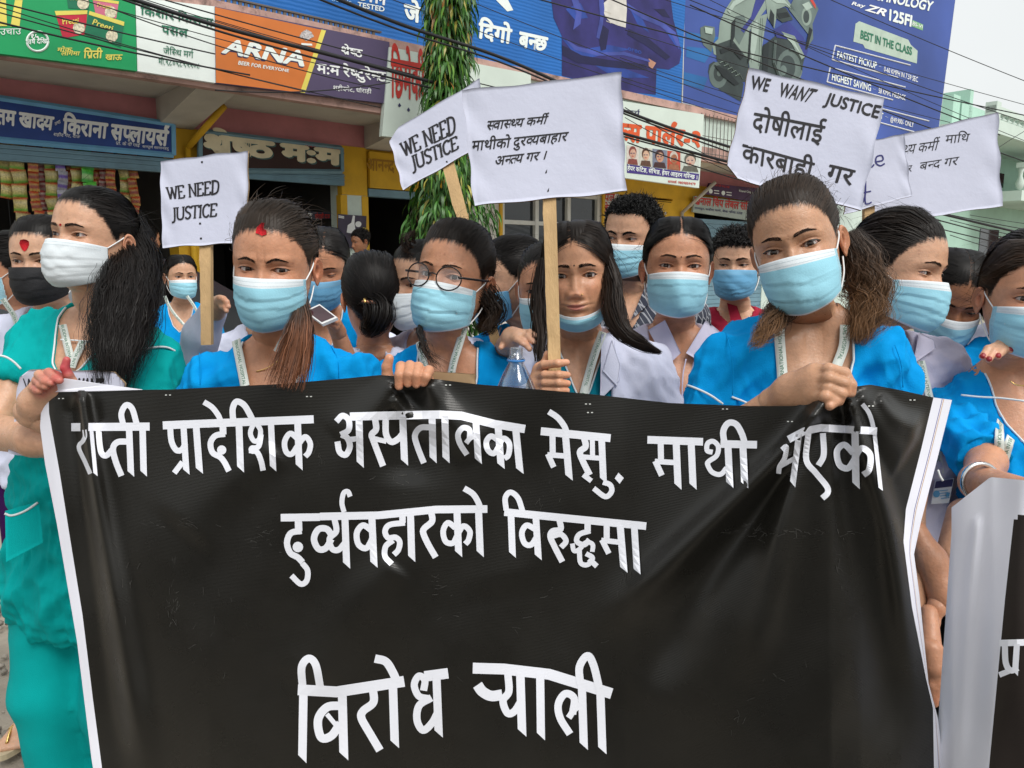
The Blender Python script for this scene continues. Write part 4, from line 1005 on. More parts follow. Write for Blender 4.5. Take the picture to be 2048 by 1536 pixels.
class Acc:
    def __init__(s): s.V = []; s.F = []; s.C = []; s.n = 0
    def add(s, V, F, C):
        if len(V) == 0: return
        s.V.append(V); s.F.append(F+s.n); s.C.append(np.broadcast_to(C, (len(V), 3))); s.n += len(V)
    def build(s, name, mat, parent): return mk(name, np.concatenate(s.V), np.concatenate(s.F), mat, parent, col=np.concatenate(s.C))

class Person:
    def __init__(s, label, n, yaw=0, pitch=0, roll=0, tyaw=None, sc=1.0, nk=.02, skin=(.47, .25, .15), lod=1.0, face={}, group=None, clench=0, seed=1, lean=0, troll=0, hc=(.007, .0055, .005)):
        s.hc = np.array(hc); nk = nk+.022
        s.seed = seed; s.sc = sc; s.lod = lod; s.nk = nk; s.skin = np.array(skin); s.d = n[2]
        s.Rh = rotz(R(yaw)) @ roty(R(roll)) @ rotx(R(-pitch))
        ty = yaw*.4 if tyaw is None else tyaw
        s.Rt = rotz(R(ty)) @ roty(R(troll)) @ rotx(R(lean))
        s.Rh = s.Rt.T @ s.Rh
        s.piv = np.array([0, .022, -.125])
        s.O = np.zeros(3)
        nas = np.array([[0, -.095, 0.]])
        s.O = P(np.array([n[0]]), np.array([n[1]]), np.array([n[2]]))[0]-s.T(nas)[0]
        base = s.W(np.array([[0, .03, 0.]]))[0]; base[2] = 0
        s.e = empty('person', base, label, 'person', group)
        s.f = None; s.face = dict(face); s.face['nk'] = nk; s.male = s.face.get('male', False)
        s.skinparts = []; s.mask = None
    def wt(s, v): return ss(v[..., 2], -.185, -.118)
    def T(s, v, w=None):
        """neutral local coordinates (head part turned) -> world"""
        if w is None: w = s.wt(v)
        w = np.asarray(w)[..., None] if np.ndim(w) else w
        h = (v-s.piv) @ s.Rh.T+s.piv
        return s.O+(w*h+(1-w)*v) @ s.Rt.T*s.sc
    def H(s, v): return s.T(np.asarray(v, float), 1.0)
    def W(s, v): return s.O+np.asarray(v, float) @ s.Rt.T*s.sc
    def L(s, p): return (np.asarray(p, float)-s.O) @ s.Rt/s.sc
    # -- head
    def head(s, gaze=(0, 0), brow=1.0, browc=(.024, .015, .011), eyec=(.035, .014, .007), liner=1.0, ears=True, lips=None, features=True, browz=.0175, browtilt=.10, frown=0.):
        V, F, eyes, (nr, nc) = head_grid(s.face, s.lod)
        if s.f is not None:                                  # keep the bust inside the clothes
            m = (V[:, 2] < -.175+s.nk) | ((V[:, 2] < min(-.09+s.nk, -.130)) & (np.hypot(V[:, 0], V[:, 1]-.02) > .070))
            for _ in range(3):
                lim_ = -np.where(s.vee(V[m]) < .012, .006, .017) if getattr(s, 'vee', None) is not None else -.012
                d = s.f(V[m]); b = d > lim_
                g = s.grad(V[m]); V[m] = V[m]-np.where(b, d-lim_, 0)[:, None]*g
        C = np.tile(s.skin, (len(V), 1))
        x, z = np.abs(V[:, 0]), V[:, 2]; fr = V[:, 1] < -.03
        def tint(w, c): C[:] = C*(1-w[:, None])+np.array(c)*w[:, None]
        tint(fr*.30*gs(x-.040, .018)*gs(z+.03, .016), s.skin*np.array([1.15, .82, .78]))
        tint(fr*.35*gs(V[:, 0], .012)*gs(z+.045, .008), s.skin*np.array([1.1, .8, .75]))
        tint(fr*.45*gs(x-.030, .014)*gs(z+.003, .010), s.skin*np.array([.72, .6, .55]))
        lp = lips or s.skin*np.array([.92, .55, .52])
        zl = z-s.face.get('smile', 0)*.0034*np.minimum((x/.022)**2, 1.6)
        tint(fr*.85*ss(-(np.abs(zl+.071)/np.where(zl > -.071, .0075, .0095)+(x/.0225)**2), -1.0, -.75), lp)
        D_, _r = dirs(V); az_ = np.arctan2(D_[:, 0], -D_[:, 1]); hz_ = hairline(az_, s.male, s.face.get('hl', 0))
        gh = np.random.default_rng(s.seed); w_ = ss(V[:, 2]-hz_+.0022*np.sin(az_*31+s.seed)+.0018*np.sin(az_*67)+gh.normal(0, .0012, len(V)), -.005, .007)*(V[:, 2] > -.10)
        pt_ = s.face.get('part')
        if pt_ is not None: w_ = w_*(1-.85*gs(V[:, 0]-pt_, .0022)*(V[:, 1] < .035)*(V[:, 2] > .05))
        C[:] = C*(1-w_[:, None]*.93)+s.hc*1.2*w_[:, None]*.93
        if s.face.get('beard'): tint(.88*ss(-z-.35*np.maximum(x-.05, 0), .022, .050)*(V[:, 1] < .02)*ss(x, .030, .055)+.8*ss(-z, .088, .098)*(V[:, 1] < 0)*(x < .05)*(z > -.135), np.array([.035, .024, .02]))
        gm = np.random.default_rng(s.seed+99)
        for _ in range(7):                                   # moles and small marks
            mx_, mz_ = gm.uniform(-.06, .06), gm.uniform(-.02, .065); tint(fr*.55*np.exp(-((V[:, 0]-mx_)**2+(z-mz_)**2)/(2*gm.uniform(.0009, .0016)**2)), s.skin*np.array([.45, .32, .28]))
        if frown: V[:, 1] += fr*frown*.0016*(gs(x-.0065, .0016)*gs(z-.017, .007))
        acc = [(s.T(V), F, C)]
        if ears:
            for sx in (-1, 1):
                q = EV*np.array([1, 1, 1.])*.98
                q = np.stack([q[:, 1]*1.0, q[:, 0], q[:, 2]], 1)              # local: x out, y back
                q = q @ rotz(R(-24)).T @ rotx(R(12)).T
                q[:, 0] *= sx; q = q+np.array([sx*(.0735*s.face.get('fw', 1)+.0065), .020, -.012])
                acc.append((s.H(q), EF if sx > 0 else EF[:, ::-1], np.tile(s.skin*np.array([1.05, .88, .84]), (len(q), 1))))
        for V_, F_, C_ in s.skinparts: acc.append((V_, F_, C_))
        A = Acc()
        for a in acc: A.add(*a)
        s.body = A.build('body', m_skin, s.e)
        s.facegrid = (V, nr, nc)
        if not features: return
        for (ec, sx, up, lo_, tilt, hw) in eyes:
            nr_, nc_ = 18, 24
            if up > .0008:
                th = np.linspace(0, math.pi*.62, nr_)[:, None]; ph = np.linspace(0, 2*math.pi, nc_, endpoint=False)[None]
                g = np.stack([np.sin(th)*np.cos(ph), -np.cos(th)*np.ones_like(ph), np.sin(th)*np.sin(ph)], -1).reshape(-1, 3)
                gy, gp = R(gaze[0]), R(gaze[1])
                a_ = np.broadcast_to(th, (nr_, nc_)).ravel()
                scl = np.array([.50, .45, .42]); ir = np.array(eyec)
                cc = np.where((a_ < .20)[:, None], np.array([.003, .003, .003]), np.where((a_ < .46)[:, None], ir, np.where((a_ < .53)[:, None], ir*.35, scl)))
                cc = np.where((a_ > .85)[:, None], np.array([.5, .33, .3]), cc)
                q = (g @ rotx(-gp).T @ rotz(gy).T)*.0122+ec
                mk('eye', s.H(q), grid_faces(nr_, nc_, True), m_eye, s.e, col=cc)
            # upper lash line, lower rim
            t = np.linspace(-1, 1, 22)
            for (amp, pw, sh, w0, fwd, lower) in (((up if up > .0008 else -.002), 2.3, -.08, .0013*liner, .0026, False), (-lo_, 2.2, .1, .0004, .0012, True)):
                if lower and up <= .0008: continue
                ez = amp*np.maximum(1-np.abs(t-sh)**pw, 0)**.78
                ex = t*hw*(1.03 if not lower else .95)
                px = ec[0]+sx*ex; pz = ec[2]+ez+tilt*ex
                py = ec[1]-np.sqrt(np.maximum(.0136**2-(px-ec[0])**2-(pz-ec[2])**2, (.0062)**2))-.0004
                py = py-fwd*.25
                wv = w0*np.interp(t*1.0, [-1, -.5, .4, 1], [.25, .7, 1, .8])
                a = np.stack([px, py, pz], 1); up_ = np.array([0, 0, 1.])*(1 if not lower else -1)
                b1 = a+up_*wv[:, None]*.7; b2 = a-up_*wv[:, None]*.45+np.array([0, -.0016 if not lower else -.0004, 0])
                m = len(t); mk('eyelash', s.H(np.concatenate([b1, b2])), [(i, i+1, m+i+1, m+i) for i in range(m-1)], m_lash, s.e)
            # eyebrow: short hairs laid along an arc
            nb = int(170*brow); t = RG.uniform(0, 1, nb); side = RG.uniform(-1, 1, nb)
            bx = .0115+.034*t; bz = browz+.0026*np.sin(np.minimum(t*1.25, 1)*math.pi*.62)-.0034*np.maximum(t-.62, 0)/.38+browtilt*(bx-.03)-frown*.004*np.maximum(1-t*2.5, 0)
            bz = bz+side*.0027*min(brow, 1.3)*np.interp(t, [0, .15, .6, 1], [.8, 1, .8, .2])
            dx = np.cos(.35-.7*t+RG.normal(0, .15, nb)); dz = np.sin(.75-1.25*t+RG.normal(0, .2, nb))
            ln = RG.uniform(.0035, .007, nb); ts = np.linspace(-.5, .5, 3)
            qx = bx[:, None]+dx[:, None]*ln[:, None]*ts; qz = bz[:, None]+dz[:, None]*ln[:, None]*ts
            qy = s.fy(sx*qx, qz)-.0011
            st = np.stack([sx*qx, qy, qz], -1)
            o = np.zeros_like(st); o[..., 1] = -1; o[..., 0] = sx*.35
            V_, F_ = ribbons(st, RG.uniform(.0005, .0009, nb)*(1.15 if s.d > 1.9 else 1), o)
            mk('eyebrow', s.H(V_), F_, m_hairb, s.e, col=np.array(browc)*np.repeat(RG.uniform(.6, 1.4, nb), 6)[:, None])
    def fy(s, x, z):
        """front surface y of the face at (x,z)"""
        if not hasattr(s, '_hm'):
            V, nr, nc = s.facegrid
            xs = np.arange(-.08, .0801, .002); zs = np.arange(-.16, .1201, .002)
            hm = np.full((len(xs), len(zs)), np.nan)
            m = V[:, 1] < .03
            i = np.round((V[m, 0]+.08)/.002).astype(int); j = np.round((V[m, 2]+.16)/.002).astype(int)
            ok = (i >= 0) & (i < len(xs)) & (j >= 0) & (j < len(zs)); i, j, y = i[ok], j[ok], V[m, 1][ok]
            big = np.full(hm.shape, 9.); np.minimum.at(big, (i, j), y)
            for _ in range(40):
                bad = big > 5
                if not bad.any(): break
                acc = np.zeros_like(big); num = np.zeros_like(big)
                for dx, dz in ((1, 0), (-1, 0), (0, 1), (0, -1)):
                    r = np.roll(big, (dx, dz), (0, 1)); g = r < 5; acc += np.where(g, r, 0); num += g
                big = np.where(bad & (num > 0), acc/np.maximum(num, 1), big)
            s._hm = big
        a = np.clip((np.asarray(x)+.08)/.002, 0, 79.99); b = np.clip((np.asarray(z)+.16)/.002, 0, 139.99)
        i, j = a.astype(int), b.astype(int); fa, fb = a-i, b-j; h = s._hm
        return h[i, j]*(1-fa)*(1-fb)+h[i+1, j]*fa*(1-fb)+h[i, j+1]*(1-fa)*fb+h[i+1, j+1]*fa*fb
    def spot(s, x, z, pts, mat, name='forehead_mark', lift=.0012):
        """a painted or stuck mark on the forehead; pts is an outline in metres"""
        q = np.array(pts, float); a = q[:, 0]+x; b = q[:, 1]+z
        V = np.stack([a, s.fy(a, b)-lift, b], 1); V = np.concatenate([V, V+np.array([0, .002, 0])]); n = len(q)
        return mk(name, s.H(V), [tuple(range(n))]+[(i, (i+1) % n, n+(i+1) % n, n+i) for i in range(n)], mat, s.e)
    # -- clothes field in torso coordinates
    def grad(s, p, h=.002):
        g = np.stack([s.f(p+np.eye(3)[i]*h)-s.f(p-np.eye(3)[i]*h) for i in range(3)], 1)
        return g/(np.linalg.norm(g, axis=1)[:, None]+1e-9)
    def torso(s, w=1.0, bust=1.0, arms=((.175, .05, -.50), (-.175, .05, -.50)), sl=.62, sr=.056, hips=1.0, drop=0., waist=1.):
        """arms: elbow positions (local); sl: part of the upper arm covered by the sleeve"""
        nk = s.nk; zs = np.array([0, 0, nk])
        S_ = [np.array([sx*.146*w, .032, -.276+nk-drop]) for sx in (1, -1)]
        s.sh = S_; s.el = [np.array(a, float) for a in arms]
        def f(p):
            q = (p-np.array([0, .025, 0]))*np.array([1, 1.42, 1])
            d = cap(q, (0, 0, -.33), (0, 0, -.60), .128*w, .128*w*waist)*.82
            d = smin(d, cap(q, (0, 0, -.62), (0, 0, -.86), .135*w*hips, .165*w*hips)*.82, .08)
            ap = p*np.array([1, 1, 1.]); ap = np.stack([np.abs(p[:, 0]), p[:, 1], p[:, 2]], 1)
            d = smin(d, cap(ap, np.array((.045*w, .030, -.238))+zs, np.array((.135*w, .032, -.278-drop))+zs, .046, .048), .06)
            d = smin(d, cap(ap, np.array((.025, .04, -.205))+zs, np.array((.10, .04, -.245))+zs, .040, .04), .03)
            if bust: d = smin(d, np.linalg.norm((ap-np.array((.062, -.040, -.40)))*np.array([1, 1.1, .85]), axis=1)-.062*bust, .09)
            for a, e in zip(S_, s.el):
                t = e-a; ln = np.linalg.norm(t); t = t/ln; end = a+t*ln*sl
                c = cap(p, a, a+t*ln, sr*.98, sr*1.04)
                d = smin(d, c if sl >= 1 else smax(c, (p-end) @ t, .008), .025)
            return d
        s.f = f; s.sl = sl
        return f
    def cloth(s, name, mat, zb=None, vw=.066, neck=.064, off=0., hem=-.92, h=.0065, amp=.008, openw=None, trim=None, k0=95, vprof=None, top=None):
        """cut the neckline out of the field and mesh the garment"""
        nk = s.nk
        def vee(p):
            d = cap(p, (0, .024, -.20+nk), (0, .018, .05), neck)
            if zb is not None:
                hw = np.interp(p[:, 2], [zb, zb+.035, zb+.09, zb+.13, -.158+nk], ([0, .036, .058, vw] if vprof is None else list(vprof))+[neck+.001])
                d = np.minimum(d, np.maximum.reduce([(np.abs(p[:, 0])-hw)*.8, p[:, 1]-.03, (zb-p[:, 2])])); d = d
            if openw is not None:
                d = np.minimum(d, np.maximum(np.abs(p[:, 0])-openw, p[:, 1]-.0))
            return d
        s.vee = vee
        def g(p):
            d = np.maximum(s.f(p)-off, -vee(p)); d = np.maximum(d, hem-p[:, 2])
            return d
        es = np.array(s.el+s.sh); lo = np.minimum(es.min(0)-.09, (-.22, -.22, hem-.03)); hi = np.maximum(es.max(0)+.09, (.22, .20, -.12+nk))
        lo[2] = max(lo[2], hem-.03) if s.sl < 1 else lo[2]
        V, F = nets(g, lo, hi, h)
        N = vnorm(V, F)
        ed = np.abs(vee(V)); wv_ = ss(ed, 0, .03)
        V = V+N*(amp*(fold(V, s.seed*7+3, k0)+.40*fold(V, s.seed*7+4, k0*2.3, 12))*wv_)[:, None]
        o = mk(name, s.W(V), F, mat, s.e)
        if trim and zb is not None:
            zz = np.concatenate([np.linspace(-.192+nk, zb, 20), np.linspace(zb, -.192+nk, 20)[1:]])
            hw = np.interp(zz, [zb, zb+.035, zb+.09, zb+.13, -.158+nk], ([0, .036, .058, vw] if vprof is None else list(vprof))+[neck+.001]); hw[:20] *= -1
            q = np.stack([hw, np.full(len(zz), -.2), zz], 1)
            q = s.march(q, np.array([0, 1., 0]), off); q = q[q[:, 1] < .06]
            a = np.linspace(-.9, .9, 9)
            q = cr(q, 3)
            b = MB(); b.tube(s.W(q), .0022, 6); b.build('piping', trim, o, True)
        return o
    def march(s, q, d, off=0., n=40):
        q = q.copy()
        for _ in range(n): q = q+d*np.clip(s.f(q)-off, -.05, .05)[:, None]*.8
        return q
    def proj(s, px, py, off=.002):
        """photo pixel -> point on this person's clothes"""
        px = np.asarray(px, float); py = np.asarray(py, float)
        r = rays(px, py).reshape(-1, 3); r /= np.linalg.norm(r, axis=1)[:, None]
        o = s.L(np.tile(CAM, (len(r), 1))); d = r @ s.Rt
        t = np.full(len(r), max(.3, s.d-.5)/s.sc)
        nkc = lambda q: smin(s.f(q), cap(q, (0, .024, -.22+s.nk), (0, .016, -.10), .0535), .02)
        for _ in range(60): t = t+np.clip(nkc(o+d*t[:, None])-off, -.05, .08)*.8
        t = np.minimum(t, (s.d+.35)/s.sc)
        s.okp = np.abs(nkc(o+d*t[:, None])-off) < .012
        return s.W(o+d*t[:, None])
    def line(s, name, pts, r, mat, off=.001, n=6, parent=None):
        q = cr(np.array(pts, float), n); p = s.proj(q[:, 0], q[:, 1], off); p = p[s.okp] if s.okp.sum() > 3 else p
        b = MB(); b.tube(p, r, 6); return b.build(name, mat, parent or s.e, True)
    def panel(s, name, poly, mat, off=.004, th=.003, n=12, parent=None):
        """a cloth panel (lapel, collar, pocket...) outlined in photo pixels, lying on the garment"""
        q = np.array(poly, float)                                 # 4 corners -> bilinear patch
        a = np.linspace(0, 1, n); A, B = np.meshgrid(a, a)
        px = ((1-A)*(1-B))[..., None]*q[0]+(A*(1-B))[..., None]*q[1]+(A*B)[..., None]*q[2]+((1-A)*B)[..., None]*q[3]
        p = s.proj(px[..., 0].ravel(), px[..., 1].ravel(), off); p2 = s.proj(px[..., 0].ravel(), px[..., 1].ravel(), off-th)
        f = grid_faces(n, n); m = n*n
        rim = np.concatenate([np.arange(n), np.arange(2*n-1, m, n), np.arange(m-2, m-n-1, -1), np.arange(m-2*n, 0, -n)])
        fr_ = np.stack([rim, np.roll(rim, -1), np.roll(rim, -1)+m, rim+m], 1)
        return mk(name, np.concatenate([p, p2]), np.concatenate([f, f[:, ::-1]+m, fr_]), mat, parent or s.e)
    def lanyard(s, pts, w=.017, txt='BUDDHA INTERNATIONAL HOSPITAL', flip=False, start=0., mat=None, off=.003, name='lanyard', size=.0068, gap=.035):
        q = cr(np.array(pts, float), 10); p = s.proj(q[:, 0], q[:, 1], off); p = p[s.okp] if s.okp.sum() > 6 else p
        for _ in range(3): p[1:-1] = (p[:-2]+2*p[1:-1]+p[2:])/4
        t = np.gradient(p, axis=0); t /= np.linalg.norm(t, axis=1)[:, None]
        nrm = s.grad(s.L(p)) @ s.Rt.T
        vw_ = CAM-p; vw_ /= np.linalg.norm(vw_, axis=1)[:, None]; nrm = nrm+.6*vw_; nrm /= np.linalg.norm(nrm, axis=1)[:, None]
        sd = np.cross(t, nrm); sd /= np.linalg.norm(sd, axis=1)[:, None]
        m = len(p); th = nrm*.0006
        V = np.concatenate([p-sd*w/2+th, p+sd*w/2+th, p+sd*w/2-th, p-sd*w/2-th])
        F = [(i+k*m, i+1+k*m, i+1+((k+1) % 4)*m, i+((k+1) % 4)*m) for i in range(m-1) for k in range(4)]
        o = mk(name, V, F, mat or m_lan, s.e)
        if txt:
            cum = np.concatenate([[0], np.cumsum(np.linalg.norm(np.diff(p, axis=0), axis=1))])
            VV = []; FF = []; n = 0; x = start
            tv, tf = raw(txt, .018); tl = tv[:, 0].max()*size/.7*1.0
            while x < cum[-1]-.004:
                ok_tf = []
                X = tv[:, 0]*size/.7+x; Y = tv[:, 1]*size/.7-size/2
                keep = X < cum[-1]-.002
                for f_ in tf:
                    if all(keep[i] and X[i] > 0 for i in f_): ok_tf.append(f_)
                xs = np.clip(X, 0, cum[-1]); 
                if flip: xs2 = cum[-1]-xs; Y2 = -Y
                else: xs2 = xs; Y2 = Y
                pos = np.stack([np.interp(xs2, cum, p[:, i]) for i in range(3)], 1); sdi = np.stack([np.interp(xs2, cum, sd[:, i]) for i in range(3)], 1); ni = np.stack([np.interp(xs2, cum, nrm[:, i]) for i in range(3)], 1)
                VV.append(pos-sdi*Y2[:, None]+ni*.0011); FF += [tuple(i+n for i in f_) for f_ in ok_tf]; n += len(tv)
                x += tl+gap
                # the little lotus mark between repeats
                xm = x-gap*.5
                if 0 < xm < cum[-1]-.008:
                    for k in range(5):
                        a = -1.0+.5*k; lx = xm+np.array([0, .5, 1, .5])*.0068*math.cos(a)+np.array([0, -.5, 0, .5])*.0035*math.sin(a); ly = np.array([0, .5, 1, .5])*.0068*math.sin(a)+np.array([0, .5, 0, -.5])*.0035*math.cos(a)
                        xs2 = cum[-1]-lx if flip else lx; ly = -ly if flip else ly
                        pos = np.stack([np.interp(xs2, cum, p[:, i]) for i in range(3)], 1); sdi = np.stack([np.interp(xs2, cum, sd[:, i]) for i in range(3)], 1); ni = np.stack([np.interp(xs2, cum, nrm[:, i]) for i in range(3)], 1)
                        VV.append(pos-sdi*ly[:, None]+ni*(.0012+.0002*k)); FF.append((n, n+1, n+2, n+3)); n += 4
            if FF: mk('lettering', np.concatenate(VV), FF, m_lant, o, smooth=False)
        return o
    # -- limbs in world space
    def limb(s, prims, h=.004, k=.02, clothmat=None, name='sleeve', col=None, amp=0., tips=None):
        """prims: list of (a,b,ra,rb) capsules in world space, smoothly joined; goes into the body mesh or becomes a garment"""
        pts = np.array([q[0] for q in prims]+[q[1] for q in prims]); r = max(max(q[2], q[3]) for q in prims)
        def f(p):
            d = None
            for a, b, ra, rb in prims:
                c = cap(p, a, b, ra, rb); d = c if d is None else smin(d, c, k)
            return d
        V, F = nets(f, pts.min(0)-r-.01, pts.max(0)+r+.01, h)
        if clothmat is not None:
            if amp: V = V+vnorm(V, F)*(amp*fold(V, s.seed+11, 70))[:, None]
            return mk(name, V, F, clothmat, s.e)
        C = np.tile(s.skin if col is None else np.array(col), (len(V), 1))
        s.skinparts.append((V, F, C)); return V
    def hand(s, palm, fingers, r=(.0090, .0066), h=.0021, wrist=None, tipcol=None, tiprad=.0042, col=None, stain=None, rscale=.93):
        nail = tipcol is None; tipcol = s.skin*np.array([1.18, 1.15, 1.2]) if nail else tipcol
        """palm: list of capsules (a,b,ra,rb); fingers: list of joint lists, all world points"""
        P_ = [np.array(x) for f_ in fingers for x in f_]+[np.array(q[i]) for q in palm for i in (0, 1)]
        P_ = np.array(P_)
        def f(p):
            d = None
            for a, b, ra, rb in palm:
                c = cap(p, a, b, ra, rb); d = c if d is None else smin(d, c, .016)
            pal = d; out = d
            for j in fingers:
                n = len(j)-1; fd = None
                for i in range(n):
                    r0 = r[0]+(r[1]-r[0])*i/n; r1 = r[0]+(r[1]-r[0])*(i+1)/n
                    kn = 1.06 if i > 0 else 1.0
                    c = cap(p, j[i], j[i+1], r0*kn*rscale, r1*rscale); fd = c if fd is None else smin(fd, c, .003)
                out = smin(out, smin(fd, pal, .007), .0012)
            return out
        V, F = nets(f, P_.min(0)-.034, P_.max(0)+.034, h)
        C = np.tile(s.skin if col is None else np.array(col), (len(V), 1))
        for j in fingers:
            t = np.array(j[-1]); w = gs(np.linalg.norm(V-t, axis=1), .008)[:, None]
            C = C*(1-.35*w)+C*np.array([1.25, .95, .9])*.35*w
            if len(j) > 2:
                for q in j[1:-1]:
                    w = gs(np.linalg.norm(V-np.array(q), axis=1), .005)[:, None]; C = C*(1-.3*w)+C*np.array([.75, .62, .58])*.3*w
        if tipcol is not None:
            for j in fingers:
                t = np.array(j[-1]); b = np.array(j[-2]); ax_ = (t-b)/np.linalg.norm(t-b); c0 = t+ax_*.001
                up_ = CAM-t; up_ = up_-(up_ @ ax_)*ax_; up_ /= np.linalg.norm(up_)
                m = (np.linalg.norm(V-c0-up_*.004, axis=1) < tiprad); C[m] = tipcol
        if stain is not None:
            for c, rad, colr, a in stain:
                w = (a*ss(-np.linalg.norm(V-np.array(c), axis=1), -rad, -rad*.35))[:, None]; C = C*(1-w)+np.array(colr)*w
        s.skinparts.append((V, F, C))
    def arm(s, i, hand=True, to=None):
        """a bare arm hanging behind the banner: upper arm, forearm and a relaxed hand"""
        a, e = s.sh[i], s.el[i]; w = e+np.array([-.02*np.sign(a[0]), -.11, -.20]) if to is None else s.L(to[None])[0]
        W_ = lambda q: s.W(np.asarray(q, float)[None])[0]
        s.limb([(W_(a), W_(e), .034, .034), (W_(e), W_(w), .034, .024)], h=.007)
        if hand and to is None:
            t = (w-e)/np.linalg.norm(w-e); k = w+t*.075; sd = np.array([1, 0, 0.])*np.sign(a[0]); n_ = np.cross(t, sd)
            fs_ = []
            for j in range(4):
                b = k+sd*(-.027+.018*j); l = (.062, .070, .066, .052)[j]
                fs_.append([W_(b), W_(b+t*l*.5+n_*.006), W_(b+t*l*.8+n_*.022)])
            fs_.append([W_(w+t*.03-sd*.03), W_(w+t*.06-sd*.045+n_*.01), W_(w+t*.082-sd*.043+n_*.022)])
            s.hand([(W_(w), W_(k), .022, .020), (W_(w+t*.04-sd*.018), W_(k-sd*.024), .016, .013), (W_(w+t*.04+sd*.016), W_(k+sd*.022), .015, .012)], fs_, h=.0042)
    # -- mask
    def face_mask(s, kind='blue', drop=0., chin=False, puff=0., slope=0., mats=None, name='face_mask', wide=1.0):
        nu, nv = 45, 33
        u = np.linspace(-1, 1, nu)[None]*np.ones((nv, 1)); v = np.linspace(0, 1, nv)[:, None]*np.ones((1, nu)); au = np.abs(u)
        if not chin:
            yC = np.interp(v, [0, .12, .3, .5, .7, .88, 1], [-.1075, -.1165, -.1205, -.1205, -.1170, -.106, -.088])-puff
            zC = np.interp(v, [0, .12, .3, .5, .7, .88, 1], [-.0165, -.030, -.050, -.072, -.094, -.112, -.1225])
            yS = np.interp(v, [0, 1], [-.034, -.026]); zS = np.interp(v, [0, .5, 1], [-.022, -.058, -.096])
            xm = np.interp(v, [0, .5, 1], [.0705, .0715, .064])
        else:
            yC = np.interp(v, [0, .5, 1], [-.098, -.101, -.070]); zC = np.interp(v, [0, .5, 1], [-.093, -.108, -.130])
            yS = np.interp(v, [0, 1], [-.034, -.034]); zS = np.interp(v, [0, 1], [-.052, -.084]); xm = np.interp(v, [0, 1], [.073, .069])
        X = xm*np.sin(u*math.pi/2*.86)/math.sin(math.pi/2*.86)*s.face.get('fw', 1)*wide
        g = au**(1.75+.25*math.sin(s.seed*2.3)) if not chin else au**1.7
        Y = yC+(yS-yC)*g; Z = zC+(zS-zC)*au**(1.6 if not chin else 1.9)-drop*(1-.5*au)+slope*u
        Y = Y-.004*gs(au-.28, .16)*ss(v, .05, .3)*0
        lim = s.fy(X, Z)-.0030
        Y = np.minimum(Y, np.where(au < .97, lim, lim+.002))
        for _ in range(4):
            Ys = Y.copy(); Ys[1:-1, 1:-1] = (Y[:-2, 1:-1]+Y[2:, 1:-1]+Y[1:-1, :-2]+Y[1:-1, 2:])/4; Y = np.minimum(Ys, lim+.0012)
        # pleats: three downward folds, opening towards the middle
        gz = np.random.default_rng(s.seed)
        jit = .025*np.sin(u*3.1+s.seed)+.02*np.sin(u*7+2*s.seed)
        tl_ = gz.normal(0, .05)
        for p0 in ((.34+gz.normal(0, .03), .55+gz.normal(0, .03), .76+gz.normal(0, .03)) if not chin else (.4, .7)):
            dv = v-(p0+jit*.7+tl_*u+.05*(1-au)*gz.uniform(-.5, 1.5)); a = (.0034*gz.uniform(.6, 1.3) if not chin else .0022)*(.45+.75*np.abs(u+gz.normal(0, .2)))
            Y = Y+a*np.where(dv > 0, np.exp(-dv/.07), -.5*np.exp(dv/.025))*(1-ss(au, .9, 1)*.4)
        Y = Y+.0019*fold(np.stack([X, Z, v*.1], -1).reshape(-1, 3), s.seed+5, 130).reshape(Y.shape)*ss(1-au, 0, .3)
        V = np.stack([X, Y, Z], -1).reshape(-1, 3)
        back = V+np.array([0, .0018, 0])
        f = grid_faces(nv, nu)[:, ::-1]; m = nu*nv
        rim = np.concatenate([np.arange(nu), np.arange(2*nu-1, m, nu), np.arange(m-2, m-nu-1, -1), np.arange(m-2*nu, 0, -nu)])
        fr_ = np.stack([rim, rim+m, np.roll(rim, -1)+m, np.roll(rim, -1)], 1)[:, ::-1]
        Fa = np.concatenate([f, f[:, ::-1]+m, fr_])
        vi, ui = np.divmod(f.min(1), nu)
        mi = np.zeros(len(Fa), int)
        if kind != 'black':
            mi[:len(f)] = np.where((vi < 5 if not chin else vi < 7) | (vi >= nv-2), 1, 0); mi[:len(f)][(ui < 2) | (ui >= nu-3)] = 2
        mi[len(f):] = 1
        mm = mats or {'blue': [m_mblue, m_mwhite, m_medge], 'deep': [m_mdeep, m_mdeepw, m_mdeep], 'white': [m_mwhite, m_mwhite, m_mwhite], 'black': [m_mblack]*3}[kind]
        o = mk(name, s.H(np.concatenate([V, back])), Fa, mm, s.e, mi=mi)
        s.mask = o
        G = V.reshape(nv, nu, 3)
        if kind not in ('black',) and s.d < 2.6:            # stitched dots along the top band
            b = []; F_ = []; n = 0
            for row in (2.2, 4.4):
                r0 = int(row); 
                for c in np.arange(2, nu-3, .5):
                    c0 = int(c); fc = c-c0
                    p = G[r0, c0]*(1-fc)+G[r0, c0+1]*fc; p2 = G[r0, c0]*(1-fc-.2)+G[r0, c0+1]*(fc+.2); w_ = np.array([0, 0, .0005]); o_ = np.array([0, -.0006, 0])
                    b += [p-w_+o_, p2-w_+o_, p2+w_+o_, p+w_+o_]; F_.append((n, n+1, n+2, n+3)); n += 4
            mk('stitching', s.H(np.array(b)), F_, m_stitch, o, smooth=False)
